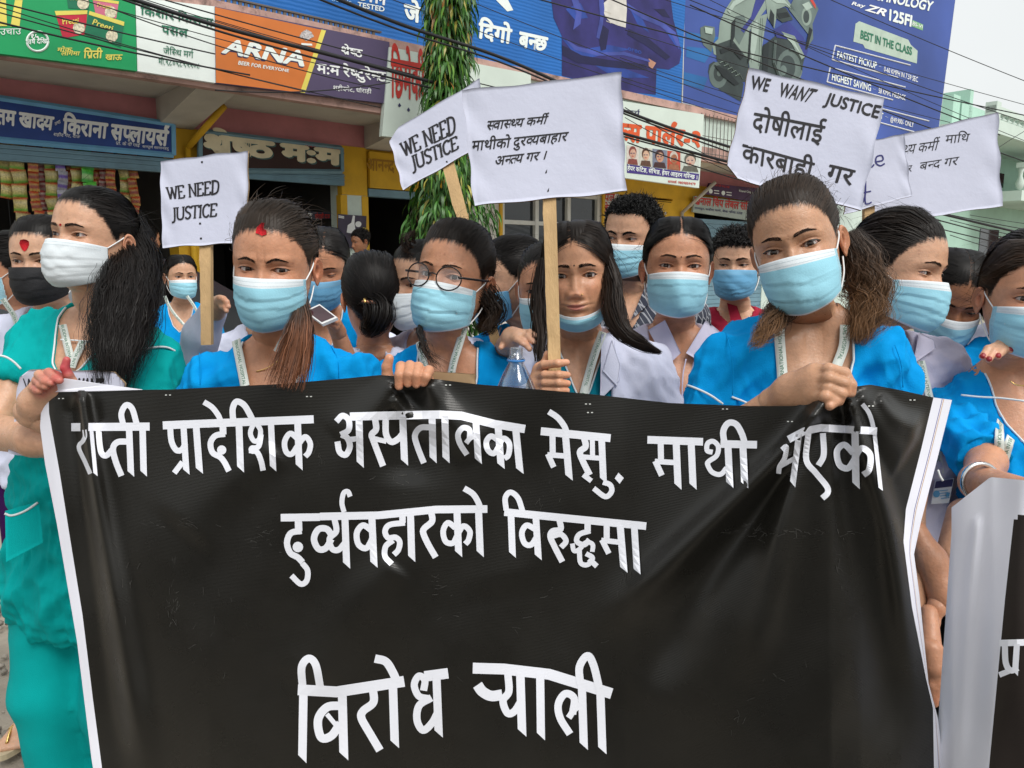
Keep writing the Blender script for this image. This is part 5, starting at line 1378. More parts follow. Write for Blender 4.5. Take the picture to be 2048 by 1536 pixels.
        # loops
        for sx, c in ((-1, 0), (1, nu-1)):
            if chin: break
            a, bb = G[1, c], G[nv-2, c]
            et = np.array([sx*(.0765*s.face.get('fw', 1)), .022, .016]); eb = np.array([sx*(.0745*s.face.get('fw', 1)), .022, -.040])
            mid = np.array([sx*.088, .034, -.010])
            for q in ([a, a*.5+et*.5+np.array([sx*.003, 0, .001]), et], [bb, bb*.5+eb*.5+np.array([sx*.003, 0, -.001]), eb]):
                t = MB(); t.tube(s.H(cr(np.array(q), 6)), .0015, 6); t.build('ear_loop', m_loop, o, True)
        return o
    # -- hair
    def hair(s, col=(.010, .008, .007), tip=None, n=2600, gather=(0, .9, -.1), part=None, vol=.006, crown=0., male=False, length=.03, curl=0., tails=(), fly=.05, width=.0021, hl=0., wig=.0015, capc=.8, style='back', soft=False, earlift=.34):
        hl = s.face.get('hl', hl)
        g = np.random.default_rng(s.seed*13+1)
        col = np.array(col); tip = col if tip is None else np.array(tip)
        A = Acc()
        # cap under the strands
        HV, nr_, nc_ = s.facegrid; HFF = grid_faces(nr_, nc_, True)[:, ::-1]
        D, r = dirs(HV); ok = HV[:, 2] > -.15
        az = np.arctan2(D[:, 0], -D[:, 1]); z = HV[:, 2]
        hz = hairline(az, male, hl)+.0015*np.sin(az*60)+.001*np.sin(az*137); mk_ = ok & (z > hz+.005)
        if part is not None: mk_ = mk_ & ((np.abs(HV[:, 0]-part) > .0035) | (HV[:, 1] > .03))
        V = HV+D*(.0004+(vol*.30)*ss(z-hz, .008, .034)+crown*.5*gs(np.arccos(np.clip(D @ np.array([0, -.15, .99]), -1, 1)), .55)*ss(z-hz, .008, .034))[:, None]
        F = HFF[mk_[HFF].all(1)]
        A.add(s.H(V), F, col*capc*.8)
        # roots over the scalp
        q = g.normal(0, 1, (n*5, 3)); q /= np.linalg.norm(q, axis=1)[:, None]
        rr = rskull(q); pz = (SKC+q*rr[:, None])[:, 2]; a = np.arctan2(q[:, 0], -q[:, 1])
        h_ = hairline(a, male, hl); keep = (pz > h_+np.abs(g.normal(0, .004, len(q))))
        q, a, pz, h_ = q[keep][:n], a[keep][:n], pz[keep][:n], h_[keep][:n]; N = len(q)
        # plenty of roots right at the hairline and the parting
        ne = int(n*.22); ea = g.uniform(-1.9, 1.9, ne); ez = hairline(ea, male, hl)+g.normal(.002, .0042, ne)
        el = np.arcsin(np.clip((ez-SKC[2])/.092, -1, 1)); e_ = np.stack([np.sin(ea)*np.cos(el), -np.cos(ea)*np.cos(el), np.sin(el)], 1)
        q = np.concatenate([q, e_]); N = len(q)
        if part is not None:
            npz = int(n*.25); tp = g.uniform(R(38), R(115), npz); sg = np.where(g.uniform(0, 1, npz) < .5, -1, 1)
            pd = np.stack([np.full(npz, part)+sg*(.0035+np.abs(g.normal(0, .006, npz))), -np.cos(tp), np.sin(tp)], 1); pd /= np.linalg.norm(pd, axis=1)[:, None]; q = np.concatenate([q, pd]); N = len(q)
        m = 9; t = np.linspace(0, 1, m)
        shade = g.uniform(.55, 1.5, N)
        # clumps: neighbouring strands share a shade
        cl = g.normal(0, 1, (160, 3)); cl /= np.linalg.norm(cl, axis=1)[:, None]; cs = g.uniform(.65, 1.4, 160); shade *= cs[np.argmax(q @ cl.T, axis=1)]
        if style == 'short':
            out = q; bend = g.normal(0, 1, (N, 3))*curl+np.array([0, .45, .1])*(1-curl)+np.array([0, .35, -.1])
            if s.face.get('swept'): bend = bend+np.array(s.face['swept'])
            ln = length*g.uniform(.6, 1.25, N)
            fade = ss((SKC+q*rskull(q)[:, None])[:, 2], -.02, .05); ln = ln*(.35+.65*fade)
            base = SKC+q*(rskull(q)+.0005)[:, None]
            Pt = base[:, None]+out[:, None]*(ln[:, None]*np.sin(t*1.5)[None]*.75)[..., None]+bend[:, None]*(ln[:, None]*(t**1.6)[None]*.8)[..., None]
            if curl: Pt = Pt+.35*ln[:, None, None]*np.stack([np.sin(t[None]*7+g.uniform(0, 6, N)[:, None]), np.cos(t[None]*7+g.uniform(0, 6, N)[:, None]), np.sin(t[None]*6+g.uniform(0, 6, N)[:, None])], -1)*t[None, :, None]
            o = np.broadcast_to(out[:, None]+.6*g.normal(0, 1, (N, 1, 3)), Pt.shape)
            Vv, Ff = ribbons(Pt, width*g.uniform(.6, 1.2, N), o)
            A.add(s.H(Vv), Ff, np.repeat(col[None]*shade[:, None], m*2, 0)); s.hairobj = A.build('hair', m_hairb if soft else m_hair, s.e); return s.hairobj
        if part is None:
            G = np.tile(np.array(gather, float), (N, 1))
        else:
            sx = np.where(q[:, 0] > part, 1., -1.); G = np.stack([sx*gather[0], np.full(N, gather[1]), np.full(N, gather[2])], 1)
        G = G+g.normal(0, .06, (N, 3)); G /= np.linalg.norm(G, axis=1)[:, None]
        om = np.arccos(np.clip((q*G).sum(1), -.999, .999)); so_ = np.sin(om)
        d = (np.sin((1-t)[None]*om[:, None])/so_[:, None])[..., None]*q[:, None]+(np.sin(t[None]*om[:, None])/so_[:, None])[..., None]*G[:, None]
        d /= np.linalg.norm(d, axis=2)[..., None]
        # sweep: front strands first rise, then travel back
        d[..., 2] += (.22 if part is None else .10)*np.sin(math.pi*t)[None]*(q[:, 1] < 0)[:, None]*np.maximum(-q[:, 1], 0)[:, None]; d /= np.linalg.norm(d, axis=2)[..., None]
        az3 = np.abs(np.arctan2(d[..., 0], -d[..., 1])); el3 = np.arcsin(np.clip(d[..., 2], -1, 1)); d[..., 2] += earlift*gs(az3-R(97), R(20))*gs(el3+R(12), R(16)); d /= np.linalg.norm(d, axis=2)[..., None]
        lay = g.uniform(.4, 1.0, N)
        rad = rskull(d)*np.where(True, 1, 1)
        lift = .0012+(vol*lay)[:, None]*ss(t, 0, .3)[None]+crown*gs(np.arccos(np.clip(d @ np.array([0, -.15, .99]), -1, 1)), .55)*ss(t, 0, .22)[None]*(.6+.4*lay)[:, None]
        wgl = wig*np.sin(t[None]*g.uniform(3, 9, N)[:, None]+g.uniform(0, 6, N)[:, None])*t[None]
        Pt = SKC+d*(rad+lift+wgl)[..., None]; Pt[..., 0] *= s.face.get('fw', 1)
        V, F = ribbons(Pt, width*g.uniform(.55, 1.2, N), d)
        cc = col[None]*shade[:, None]
        A.add(s.H(V), F, np.repeat(cc, m*2, 0))
        # flyaways
        nf = int(n*fly)
        if nf:
            i = g.integers(0, N, nf); k0_ = g.integers(1, m-3, nf)
            b = SKC+d[i, k0_]*(rad[i, k0_]+lift[i, k0_])[:, None]
            tg = d[i, k0_+1]-d[i, k0_]; tg /= np.linalg.norm(tg, axis=1)[:, None]+1e-9
            ln = g.uniform(.015, .06, nf); ts = np.linspace(0, 1, 6)
            dr = tg+d[i, k0_]*g.uniform(.05, .7, nf)[:, None]+g.normal(0, .35, (nf, 3))
            Pf = b[:, None]+dr[:, None]*(ln[:, None]*ts[None])[..., None]+d[i, k0_][:, None]*(-.5*ln[:, None]*ts[None]**2)[..., None]+g.normal(0, 1, (nf, 1, 3))*(.25*ln[:, None]*ts[None]**2)[..., None]
            V, F = ribbons(Pf, np.full(nf, .0007), g.normal(0, 1, (nf, 1, 3))*np.ones((1, 6, 1)))
            A.add(s.H(V), F, np.repeat(cc[i]*1.2, 12, 0))
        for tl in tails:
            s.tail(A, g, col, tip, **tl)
        s.hairobj = A.build('hair', m_hairb if soft else m_hair, s.e); return s.hairobj
    def tail(s, A, g, col, tip, pts=None, world=False, r=(.02, .02), n=600, wave=.0, wf=3., width=.0020, var=.35, flat=1.0, ends=.25, m=20, tipfrom=.4, cohere=.7, dark=1.0):
        p = np.array(pts, float); p = p if world else s.H(p)
        c = cr(p, 8); cum = np.concatenate([[0], np.cumsum(np.linalg.norm(np.diff(c, axis=0), axis=1))]); tt = np.linspace(0, 1, m)
        c = np.stack([np.interp(tt*cum[-1], cum, c[:, i]) for i in range(3)], 1)
        tn = np.gradient(c, axis=0); tn /= np.linalg.norm(tn, axis=1)[:, None]
        vdir = CAM-c; vdir /= np.linalg.norm(vdir, axis=1)[:, None]
        a = np.cross(tn, vdir); a /= np.linalg.norm(a, axis=1)[:, None]+1e-9; b = np.cross(a, tn)
        rp = np.interp(tt, np.linspace(0, 1, len(r)), r)
        nl = max(4, n//28); lt = g.uniform(0, 2*math.pi, nl); lr = np.sqrt(g.uniform(0, 1, nl)); li = g.integers(0, nl, n); lsh = g.uniform(.7, 1.35, nl)
        th = g.uniform(0, 2*math.pi, n); rr = np.sqrt(g.uniform(0, 1, n)); cl_ = np.linspace(.55, .16, m)[None]          # strands gather into locks towards the ends
        fx = (lr*np.cos(lt))[li][:, None]*.85+(rr*np.cos(th))[:, None]*cl_; fz = (lr*np.sin(lt))[li][:, None]*.85+(rr*np.sin(th))[:, None]*cl_
        lph = g.uniform(0, 6.28, nl)[li][:, None]
        dr1 = np.cumsum(g.normal(0, .05, (n, m)), 1)*(1-cohere)*2; dr2 = np.cumsum(g.normal(0, .05, (n, m)), 1)*(1-cohere)*2
        lnk = 1-ends*g.uniform(0, 1, n)**1.5
        ti = np.clip(tt[None]*lnk[:, None], 0, 1)
        def at(arr): return np.stack([np.interp(ti, tt, arr[:, i]) for i in range(arr.shape[1])], -1)
        C_, A_, B_ = at(c), at(a), at(b); Rr = np.interp(ti, tt, rp)
        ph = lph+g.normal(0, .5, n)[:, None]; ff = wf*(g.uniform(.75, 1.25, nl)[li]*g.uniform(.97, 1.03, n))[:, None]; wv = wave*ss(ti, .05, .4)
        Pt = C_+A_*((fx+dr1)*Rr+wv*np.sin(ff*6.28*ti+ph))[..., None]+B_*(((fz+dr2)*Rr*flat)+wv*np.cos(ff*6.28*ti+ph*1.7))[..., None]
        out = A_*fx[..., None]+B_*(fz[..., None]+.35)+.3*g.normal(0, 1, (n, 1, 3))
        V, F = ribbons(Pt, width*g.uniform(.5, 1.25, n), out)
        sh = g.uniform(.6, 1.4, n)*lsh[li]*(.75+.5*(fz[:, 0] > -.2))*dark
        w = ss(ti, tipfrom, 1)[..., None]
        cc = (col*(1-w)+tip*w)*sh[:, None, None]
        A.add(V, F, np.repeat(cc.reshape(-1, 3), 2, 0))
    # -- trousers and shoes
    def legs(s, mat, top=-.62, shoe=None, flare=1.0, spread=.085, shoes=True):
        hip = s.W(np.array([[sx*spread, .03, top] for sx in (-1, 1)])); up = s.W(np.array([[0, .03, top-.02]]))[0]
        b = MB()
        zf = .03
        def f(p):
            d = None
            for q in hip:
                knee = np.array([q[0], q[1]-.01, q[2]*.52]); ank = np.array([q[0], q[1]+.02, .09])
                for a, c, r0, r1 in ((q, knee, .094, .085*flare), (knee, ank, .085*flare, .075*flare)):
                    k = cap(p, a, c, r0, r1); d = k if d is None else smin(d, k, .02)
            return np.maximum(d, .07-p[:, 2])
        lo = hip.min(0)-.13; lo[2] = .02; hi = hip.max(0)+.13
        V, F = nets(f, lo, hi, .016); V = V+vnorm(V, F)*(.004*fold(V, s.seed+2, 40))[:, None]
        mk('trousers', V, F, mat, s.e)
        fwd = s.Rt @ np.array([0, -1., 0])
        for q in (hip if shoes else []):
            a = np.array([q[0], q[1]+.03, .045]); c = a+fwd*.17; c[2] = .035
            V, F = nets(lambda p: np.maximum(smin(cap(p, a, c, .042, .036), cap(p, a+np.array([0, 0, .05]), a, .04, .04), .03), .004-p[:, 2]), np.minimum(a, c)-.07, np.maximum(a, c)+.1, .011)
            mk('shoe', V, F, shoe or m_black, s.e)

m_lan = M('lanyard_band', (.66, .70, .66), .55, .05, 40); m_lant = M('lanyard_print', (.02, .15, .08), .6)
m_mblue = M('mask_blue', (.30, .60, .72), .75, .05, 30, bump=.12, bscale=300, sss=.0); m_mwhite = M('mask_white', (.66, .71, .74), .75, .04, 30, bump=.1, bscale=300); m_medge = M('mask_edge', (.36, .62, .73), .8, .1, 200, bump=.5, bscale=500)
m_mdeep = M('mask_deep_blue', (.13, .36, .58), .75, .08, 30, bump=.12, bscale=300); m_mdeepw = M('mask_deep_band', (.16, .38, .58), .75, .06, 30)
m_mblack = M('mask_black', (.012, .012, .014), .75, .3, 20, bump=.2, bscale=200); m_stitch = M('stitch_grey', (.34, .45, .5), .8); m_loop = M('ear_loop_white', (.72, .73, .73), .8)
def cloth_mat(name, col, **k):
    a = dict(rough=.85, var=.12, scale=7, bump=.22, bscale=420, spec=.12); a.update(k); return M(name, col, **a)
m_blue = cloth_mat('scrub_blue', (.0008, .275, .66)); m_teal = cloth_mat('scrub_teal', (.001, .34, .335)); m_coat = cloth_mat('coat_white', (.60, .62, .76), var=.05); m_shirtw = cloth_mat('shirt_lavender', (.56, .54, .68), var=.05)
m_pipe = M('piping_white', (.70, .74, .76), .7); m_tika = M('red_powder', (.55, .012, .02), .9, .4, 300, bump=.6, bscale=600); m_navyt = cloth_mat('trousers_navy', (.02, .025, .045)); m_purple = cloth_mat('trousers_purple', (.045, .008, .085)); m_blackc = cloth_mat('cloth_black', (.012, .012, .014))
SK = dict(m=(.53, .255, .148), l=(.56, .315, .200), d=(.38, .175, .095), w=(.57, .33, .215), n=(.49, .265, .158))

# ------------------------------------------------------------------ the big black banner
def seg(px, py, pts, w, a, side=0.):
    """a fold along a polyline of photo pixels: height (m) towards the viewer"""
    p = cr(np.array(pts, float), 6) if len(pts) > 2 else np.array(pts, float)
    best = np.full(px.shape, 1e9); sg = np.zeros(px.shape); par = np.zeros(px.shape); m = len(p)-1
    for i in range(m):
        ax, ay = p[i]; bx, by = p[i+1]; dx, dy = bx-ax, by-ay; l2 = dx*dx+dy*dy+1e-9
        t = np.clip(((px-ax)*dx+(py-ay)*dy)/l2, 0, 1); ex, ey = px-ax-t*dx, py-ay-t*dy; d = np.hypot(ex, ey)
        c = d < best; best = np.where(c, d, best); sg = np.where(c, np.sign(dx*ey-dy*ex), sg); par = np.where(c, (i+t)/m, par)
    ww = w*(.5+.9*par); d = best*sg/ww
    fade = ss(par, 0, .06)*(1-ss(par, .8, 1))
    return a*fade*(np.exp(-.5*d*d)+side*d*np.exp(-.5*d*d))
def banner(px, py, off=0.):
    px = np.asarray(px, float); py = np.asarray(py, float)
    Y = np.interp(px, [40, 110, 420, 800, 1250, 1560, 1660, 1720, 1800, 1910], [1.50, 1.46, 1.38, 1.325, 1.25, 1.155, 1.125, 1.13, 1.15, 1.19])
    z = np.zeros(px.shape)
    z = z+seg(px, py, [(1665, 790), (1560, 925), (1400, 1080), (1190, 1290)], 22, .020, .5)
    z = z-seg(px, py, [(1640, 830), (1540, 985), (1400, 1180), (1300, 1400)], 26, .014)
    z = z+seg(px, py, [(1640, 815), (1590, 960), (1560, 1150), (1500, 1400)], 24, .011, .6)
    z = z+seg(px, py, [(1700, 790), (1735, 900), (1790, 1060), (1850, 1420)], 16, .014, .8)
    z = z-seg(px, py, [(1690, 800), (1690, 1000), (1740, 1250), (1790, 1560)], 26, .012)
    z = z+seg(px, py, [(1720, 780), (1790, 870), (1830, 900)], 26, .010, .5)
    z = z+seg(px, py, [(165, 770), (185, 900), (215, 1080), (260, 1330), (300, 1600)], 19, .016, .7)
    z = z-seg(px, py, [(140, 790), (160, 940), (190, 1120), (230, 1400), (260, 1600)], 18, .010)
    z = z+seg(px, py, [(790, 770), (760, 820), (690, 900)], 24, .009, .6)+seg(px, py, [(850, 765), (880, 830), (960, 920)], 24, .012, -.6)+seg(px, py, [(790, 790), (830, 830), (905, 850)], 16, .010, .8)+seg(px, py, [(1760, 790), (1800, 830), (1850, 850)], 16, .010, .8)-seg(px, py, [(815, 775), (820, 860), (815, 980)], 24, .008)
    z = z+seg(px, py, [(560, 900), (450, 1000), (370, 1090)], 40, .006, .5)+seg(px, py, [(800, 1130), (700, 1250), (640, 1400)], 44, .006, .4)
    z = z+seg(px, py, [(990, 880), (1010, 1040), (1040, 1200)], 46, .005, .4)
    z = z+.0045*np.sin(px/170.+py/260.+1)+.003*np.sin(px/83.-py/140.)+.0016*np.sin(px/41.+py/57.)
    # a soft hollow where the sheet hangs between the three hands
    Y = Y-z*1.45
    r = rays(px, py); t = Y/r[..., 1]
    return CAM+r*t[..., None]-r*np.asarray(off)[..., None]
topx = [60, 97, 120, 340, 560, 700, 760, 870, 950, 1100, 1180, 1340, 1500, 1590, 1640, 1690, 1740, 1800, 1867, 1904, 1950]
topy = [778, 781, 781, 779, 768, 756, 750, 758, 768, 781, 788, 806, 812, 812, 800, 776, 769, 780, 795, 800, 802]
Ly = [770, 826, 943, 1070, 1230, 1400, 1536, 1660]; Lx = [97, 98, 119, 139, 165, 186, 204, 222]
LOy = [770, 853, 927, 1049, 1283, 1517, 1660]; LOx = [86, 80, 90, 114, 154, 183, 205]
Ry = [795, 900, 1017, 1083, 1214, 1356, 1416, 1536, 1660]; Rx = [1867, 1842, 1812, 1807, 1824, 1852, 1866, 1868, 1868]
ROy = [800, 920, 1043, 1108, 1190, 1366, 1437, 1536, 1660]; ROx = [1904, 1874, 1842, 1828, 1839, 1857, 1876, 1888, 1896]
nc, nr = 300, 170
fr = np.concatenate([np.linspace(0, 1, 5)[:-1]-1, np.linspace(0, 1, nc), 1+np.array([.35, .46, .5, .54, .58, .8, 1.])])
T_ = np.linspace(0, 1, nr)[:, None]*np.ones(len(fr))[None]; FR = np.ones((nr, 1))*fr[None]
px = np.interp(FR, [-1, 0, 1, 2], [86, 97, 1867, 1904]); 
for _ in range(4):
    ty = np.interp(px, topx, topy); py = ty+(1650-ty)*T_
    L_ = np.interp(py, Ly, Lx); LO = np.interp(py, LOy, LOx); R_2 = np.interp(py, Ry, Rx); RO = np.interp(py, ROy, ROx)
    px = np.where(FR < 0, L_+(L_-LO)*FR, np.where(FR > 1, R_2+(RO-R_2)*(FR-1), L_+(R_2-L_)*FR))
V = banner(px.ravel(), py.ravel()); m = len(V); Fg = grid_faces(nr, len(fr))[:, ::-1]
mi = np.zeros(Fg.shape[0], int); ci = Fg.min(1) % len(fr)
mi[ci < 4] = 1; mi[ci >= nc+3] = 1; mi[ci == nc+5] = 2; mi[ci == nc+7] = 3
m_vin = M('vinyl_black', (.0125, .0115, .0095), .30, .25, 5, bump=.10, bscale=120, wave='Z', spec=.5, rvar=.08)
m_vw = M('vinyl_white', (.80, .80, .88), .5, .05, 5, bump=.05, bscale=120, wave='Z', spec=.3)
mats_b = [m_vin, m_vw, M('print_violet_line', (.14, .12, .32), .4), M('print_orange_line', (.55, .35, .2), .4)]
bn = mk('protest_banner', V, Fg, mats_b, mi=mi)
tag(bn, 'wide black vinyl protest banner with large white lettering held across the front', 'banner')
# white hem turned up at the corner under the stained hand
hp = np.array([(86, 800), (97, 782), (128, 757), (150, 760), (215, 770), (285, 779.5), (200, 783), (110, 784)], float)
q = banner(hp[:, 0], hp[:, 1], .004); mk('hem', np.concatenate([q, q+np.array([0, .002, 0])]), [tuple(range(8))[::-1], tuple(range(8, 16))]+[(i, (i+1) % 8, 8+(i+1) % 8, 8+i) for i in range(8)], m_vw, bn, False)
K1 = ((100, 760), 3.4133); K2 = ((640, 780), 3.0118); K3 = ((1250, 760), 3.0118); K4 = ((550, 1260), 2.844)
def st(K, items): return [(k, cq(*K, p), w/K[1]) for k, p, w in items]
def Sx(x0, y0, x1, y1, w): return ('S', [(x0, y0), (x1, y1)], w)
L1 = st(K1, [('L', [(145, 322), (680, 318)], 55), ('C', [(235, 340), (238, 385), (222, 420), (202, 440), (200, 475), (240, 560), (275, 640)], 30), Sx(282, 335, 312, 658, 27),
 ('C', [(332, 340), (338, 430), (352, 500), (385, 515), (425, 475)], 40), ('C', [(530, 420), (460, 425), (430, 470), (450, 560), (488, 655)], 42), Sx(540, 335, 553, 662, 44), Sx(632, 335, 640, 660, 44), ('C', [(500, 305), (487, 230), (518, 172), (560, 195), (592, 300)], 40),
 ('L', [(770, 310), (1000, 300), (1800, 268)], 55), ('C', [(820, 325), (830, 420), (862, 478), (900, 475), (925, 430)], 40), Sx(912, 325, 932, 648, 42), ('L', [(905, 560), (848, 635)], 38), Sx(998, 320, 1022, 642, 46),
 ('L', [(1180, 310), (1182, 372)], 46), ('C', [(1195, 368), (1130, 380), (1096, 430), (1110, 495), (1160, 525), (1190, 560), (1222, 622)], 40), ('O', [(1172, 478)], 32), ('C', [(1050, 150), (1105, 185), (1148, 240), (1168, 290)], 38),
 Sx(1290, 300, 1302, 632, 46), ('C', [(1252, 290), (1247, 200), (1272, 148), (1322, 168), (1362, 230), (1395, 300)], 42), ('C', [(1395, 285), (1368, 360), (1392, 415), (1428, 405), (1436, 340), (1402, 290)], 34), ('C', [(1440, 370), (1425, 450), (1385, 470)], 38), ('C', [(1360, 480), (1412, 492), (1440, 550), (1455, 618)], 38), ('O', [(1385, 475)], 30), Sx(1508, 285, 1524, 625, 42),
 ('C', [(1690, 400), (1640, 365), (1602, 420), (1612, 490), (1650, 505), (1690, 450), (1740, 388), (1776, 430), (1768, 490), (1742, 522)], 38), Sx(1690, 275, 1702, 618, 46)])
L1 += st(K2, [('L', [(180, 160), (460, 153), (720, 148), (850, 155), (1050, 205), (1235, 235)], 50), ('C', [(98, 190), (135, 155), (172, 180), (172, 240), (125, 270)], 36), ('C', [(130, 268), (165, 290), (180, 340), (155, 390), (118, 372), (105, 310)], 36), ('L', [(165, 300), (235, 292)], 32), Sx(235, 165, 243, 470, 42),
 ('C', [(332, 175), (338, 235), (312, 268), (322, 305), (380, 458)], 38), ('L', [(322, 292), (400, 310)], 30), ('C', [(395, 175), (398, 265), (428, 312), (470, 295), (505, 255)], 38), Sx(498, 160, 510, 457, 42), ('C', [(665, 225), (605, 228), (572, 275), (590, 350), (626, 440)], 36), Sx(675, 160, 682, 442, 42), Sx(752, 155, 760, 442, 42),
 ('C', [(885, 390), (842, 320), (832, 265), (862, 228), (900, 240), (902, 292)], 34), ('C', [(880, 320), (905, 290), (940, 275)], 30), Sx(938, 175, 955, 448, 40), ('C', [(1070, 300), (1030, 278), (1002, 312), (1012, 362), (1045, 382), (1072, 350), (1102, 292), (1140, 322), (1135, 390), (1110, 412)], 34), Sx(1072, 210, 1092, 478, 42), Sx(1178, 225, 1206, 508, 42),
 ('L', [(1330, 248), (1750, 290)], 48), ('L', [(1400, 255), (1402, 390)], 36), ('L', [(1370, 390), (1485, 398)], 32), ('L', [(1372, 385), (1408, 465)], 34), Sx(1478, 262, 1502, 548, 42), ('C', [(1378, 130), (1430, 165), (1470, 215), (1488, 262)], 36),
 ('C', [(1590, 285), (1600, 340), (1566, 372), (1582, 425), (1625, 512)], 38), ('L', [(1575, 402), (1700, 412)], 30), ('L', [(1640, 290), (1642, 405)], 30), ('L', [(1585, 510), (1635, 548)], 30), Sx(1696, 285, 1708, 565, 40), ('C', [(1705, 555), (1748, 572), (1756, 612), (1718, 642), (1648, 592)], 32), ('D', [(1775, 532), (1798, 498), (1830, 530), (1805, 565)], 0)])
L1 += st(K3, [('L', [(135, 360), (470, 372)], 46), ('L', [(575, 385), (795, 390)], 46), ('L', [(215, 370), (217, 490)], 36), ('L', [(180, 490), (310, 498)], 32), ('L', [(182, 488), (222, 575)], 36), Sx(308, 368, 320, 662, 42), Sx(398, 370, 411, 662, 42),
 ('C', [(528, 435), (495, 425), (498, 382), (532, 370), (562, 402), (552, 455), (505, 490), (498, 510), (525, 555), (575, 568), (612, 530)], 30), Sx(620, 388, 632, 652, 42), Sx(710, 388, 722, 653, 42), ('C', [(600, 385), (592, 310), (622, 260), (668, 266), (702, 320), (724, 388)], 38),
 ('L', [(985, 358), (1080, 308), (1180, 288), (1518, 308)], 45), ('C', [(945, 420), (972, 402), (962, 470), (932, 520), (925, 565)], 30), ('L', [(935, 520), (1025, 470)], 28), Sx(1048, 325, 1008, 645, 36), ('C', [(1105, 320), (1092, 480), (1150, 560), (1215, 640), (1220, 680), (1188, 712)], 36), ('C', [(1192, 320), (1197, 450), (1165, 515)], 36),
 ('C', [(1375, 440), (1320, 390), (1277, 430), (1292, 510), (1340, 532), (1375, 490), (1422, 412), (1477, 450), (1470, 540), (1435, 572)], 38), Sx(1385, 310, 1392, 658, 44), Sx(1502, 310, 1542, 670, 24), ('C', [(1430, 145), (1465, 190), (1485, 240), (1500, 305)], 27)])
L2 = st(K1, [('L', [(1575, 940), (1843, 936)], 52), ('L', [(1695, 945), (1698, 1030)], 50), ('C', [(1718, 1030), (1645, 1045), (1618, 1110), (1640, 1180), (1690, 1210), (1725, 1245)], 42), ('O', [(1692, 1140)], 36), ('C', [(1722, 1250), (1758, 1300), (1752, 1370), (1710, 1392), (1648, 1335)], 38), ('C', [(1925, 1065), (1890, 1018), (1832, 1020), (1802, 1085), (1832, 1152), (1882, 1148), (1922, 1085)], 44)])
L2 += st(K2, [('L', [(0, 762), (350, 755), (700, 720), (1008, 717)], 46), ('C', [(88, 780), (98, 850), (58, 895), (72, 955), (112, 962), (155, 915)], 36), Sx(150, 765, 161, 1077, 42), ('C', [(145, 735), (132, 680), (142, 622), (168, 612), (182, 642)], 30), ('C', [(315, 850), (260, 815), (222, 860), (232, 930), (280, 952), (318, 890)], 36), Sx(312, 760, 326, 1072, 42),
 ('L', [(497, 745), (497, 800)], 38), ('C', [(512, 800), (420, 812), (392, 850), (410, 890), (455, 888), (480, 915), (472, 962), (445, 992)], 34), ('C', [(440, 905), (396, 942), (392, 1002), (432, 1048)], 34), Sx(545, 742, 553, 1037, 42), ('C', [(670, 735), (675, 790), (630, 832), (622, 862), (652, 930), (697, 1008)], 38),
 ('C', [(815, 830), (770, 800), (742, 850), (757, 912), (800, 922), (825, 880), (862, 820), (902, 850), (895, 902), (875, 928)], 34), Sx(825, 725, 836, 1008, 42), Sx(955, 722, 966, 1008, 42), ('C', [(868, 592), (920, 625), (950, 670), (968, 715)], 36),
 ('L', [(1110, 735), (1965, 820)], 46), Sx(1150, 740, 1160, 1012, 40), ('C', [(1122, 725), (1116, 650), (1147, 616), (1192, 650), (1222, 735)], 33), ('C', [(1298, 840), (1245, 815), (1216, 860), (1232, 922), (1272, 932), (1308, 880)], 34), Sx(1300, 760, 1316, 1027, 40),
 ('C', [(1440, 775), (1450, 838), (1402, 850), (1387, 882), (1412, 942), (1460, 1035)], 36), ('C', [(1402, 880), (1452, 870), (1482, 910), (1452, 948)], 33), ('L', [(1612, 795), (1612, 850)], 38), ('C', [(1628, 848), (1562, 870), (1547, 912), (1592, 932), (1622, 900)], 32), ('C', [(1520, 925), (1530, 968), (1562, 960), (1602, 918), (1642, 930), (1640, 975)], 28), ('C', [(1562, 965), (1570, 1040), (1612, 1052), (1642, 1012), (1602, 985)], 30), ('L', [(1620, 1018), (1668, 1062)], 32),
 ('L', [(1727, 805), (1727, 910)], 36), ('L', [(1695, 905), (1815, 918)], 32), ('L', [(1698, 902), (1740, 985)], 34), Sx(1808, 815, 1832, 1103, 42), Sx(1893, 822, 1911, 1113, 40)])
L3 = st(K4, [('L', [(130, 340), (350, 352), (735, 292)], 62), ('L', [(850, 264), (985, 246)], 60), ('L', [(1125, 217), (1300, 222), (1560, 252), (1915, 362)], 62), Sx(162, 335, 155, 757, 48), ('C', [(157, 325), (152, 210), (192, 162), (232, 200), (258, 330)], 44), ('C', [(370, 430), (295, 440), (245, 510), (262, 610), (320, 602), (372, 530)], 48), ('L', [(295, 478), (350, 545)], 26), Sx(382, 345, 392, 742, 50),
 ('C', [(555, 325), (560, 410), (502, 460), (492, 502), (542, 592), (597, 685)], 46), Sx(670, 300, 682, 673, 48), ('C', [(568, 162), (630, 180), (670, 240), (695, 300)], 48), ('C', [(845, 345), (852, 285), (818, 262), (792, 312), (817, 375), (870, 390)], 40), ('C', [(890, 385), (820, 430), (808, 512), (842, 570), (892, 530), (925, 470)], 42), Sx(918, 255, 932, 613, 46),
 ('C', [(1152, 312), (1180, 350), (1230, 375), (1292, 368)], 60), ('C', [(1325, 250), (1330, 350), (1297, 402), (1322, 472), (1362, 462), (1405, 395)], 42), Sx(1395, 240, 1406, 608, 48), Sx(1508, 245, 1513, 628, 46), ('C', [(1678, 592), (1622, 500), (1612, 420), (1652, 362), (1702, 390), (1692, 480)], 42), ('C', [(1670, 500), (1705, 450), (1745, 420)], 36), Sx(1745, 300, 1757, 683, 46), Sx(1850, 335, 1863, 708, 46), ('C', [(1737, 310), (1732, 210), (1777, 147), (1812, 200), (1845, 335)], 44)])
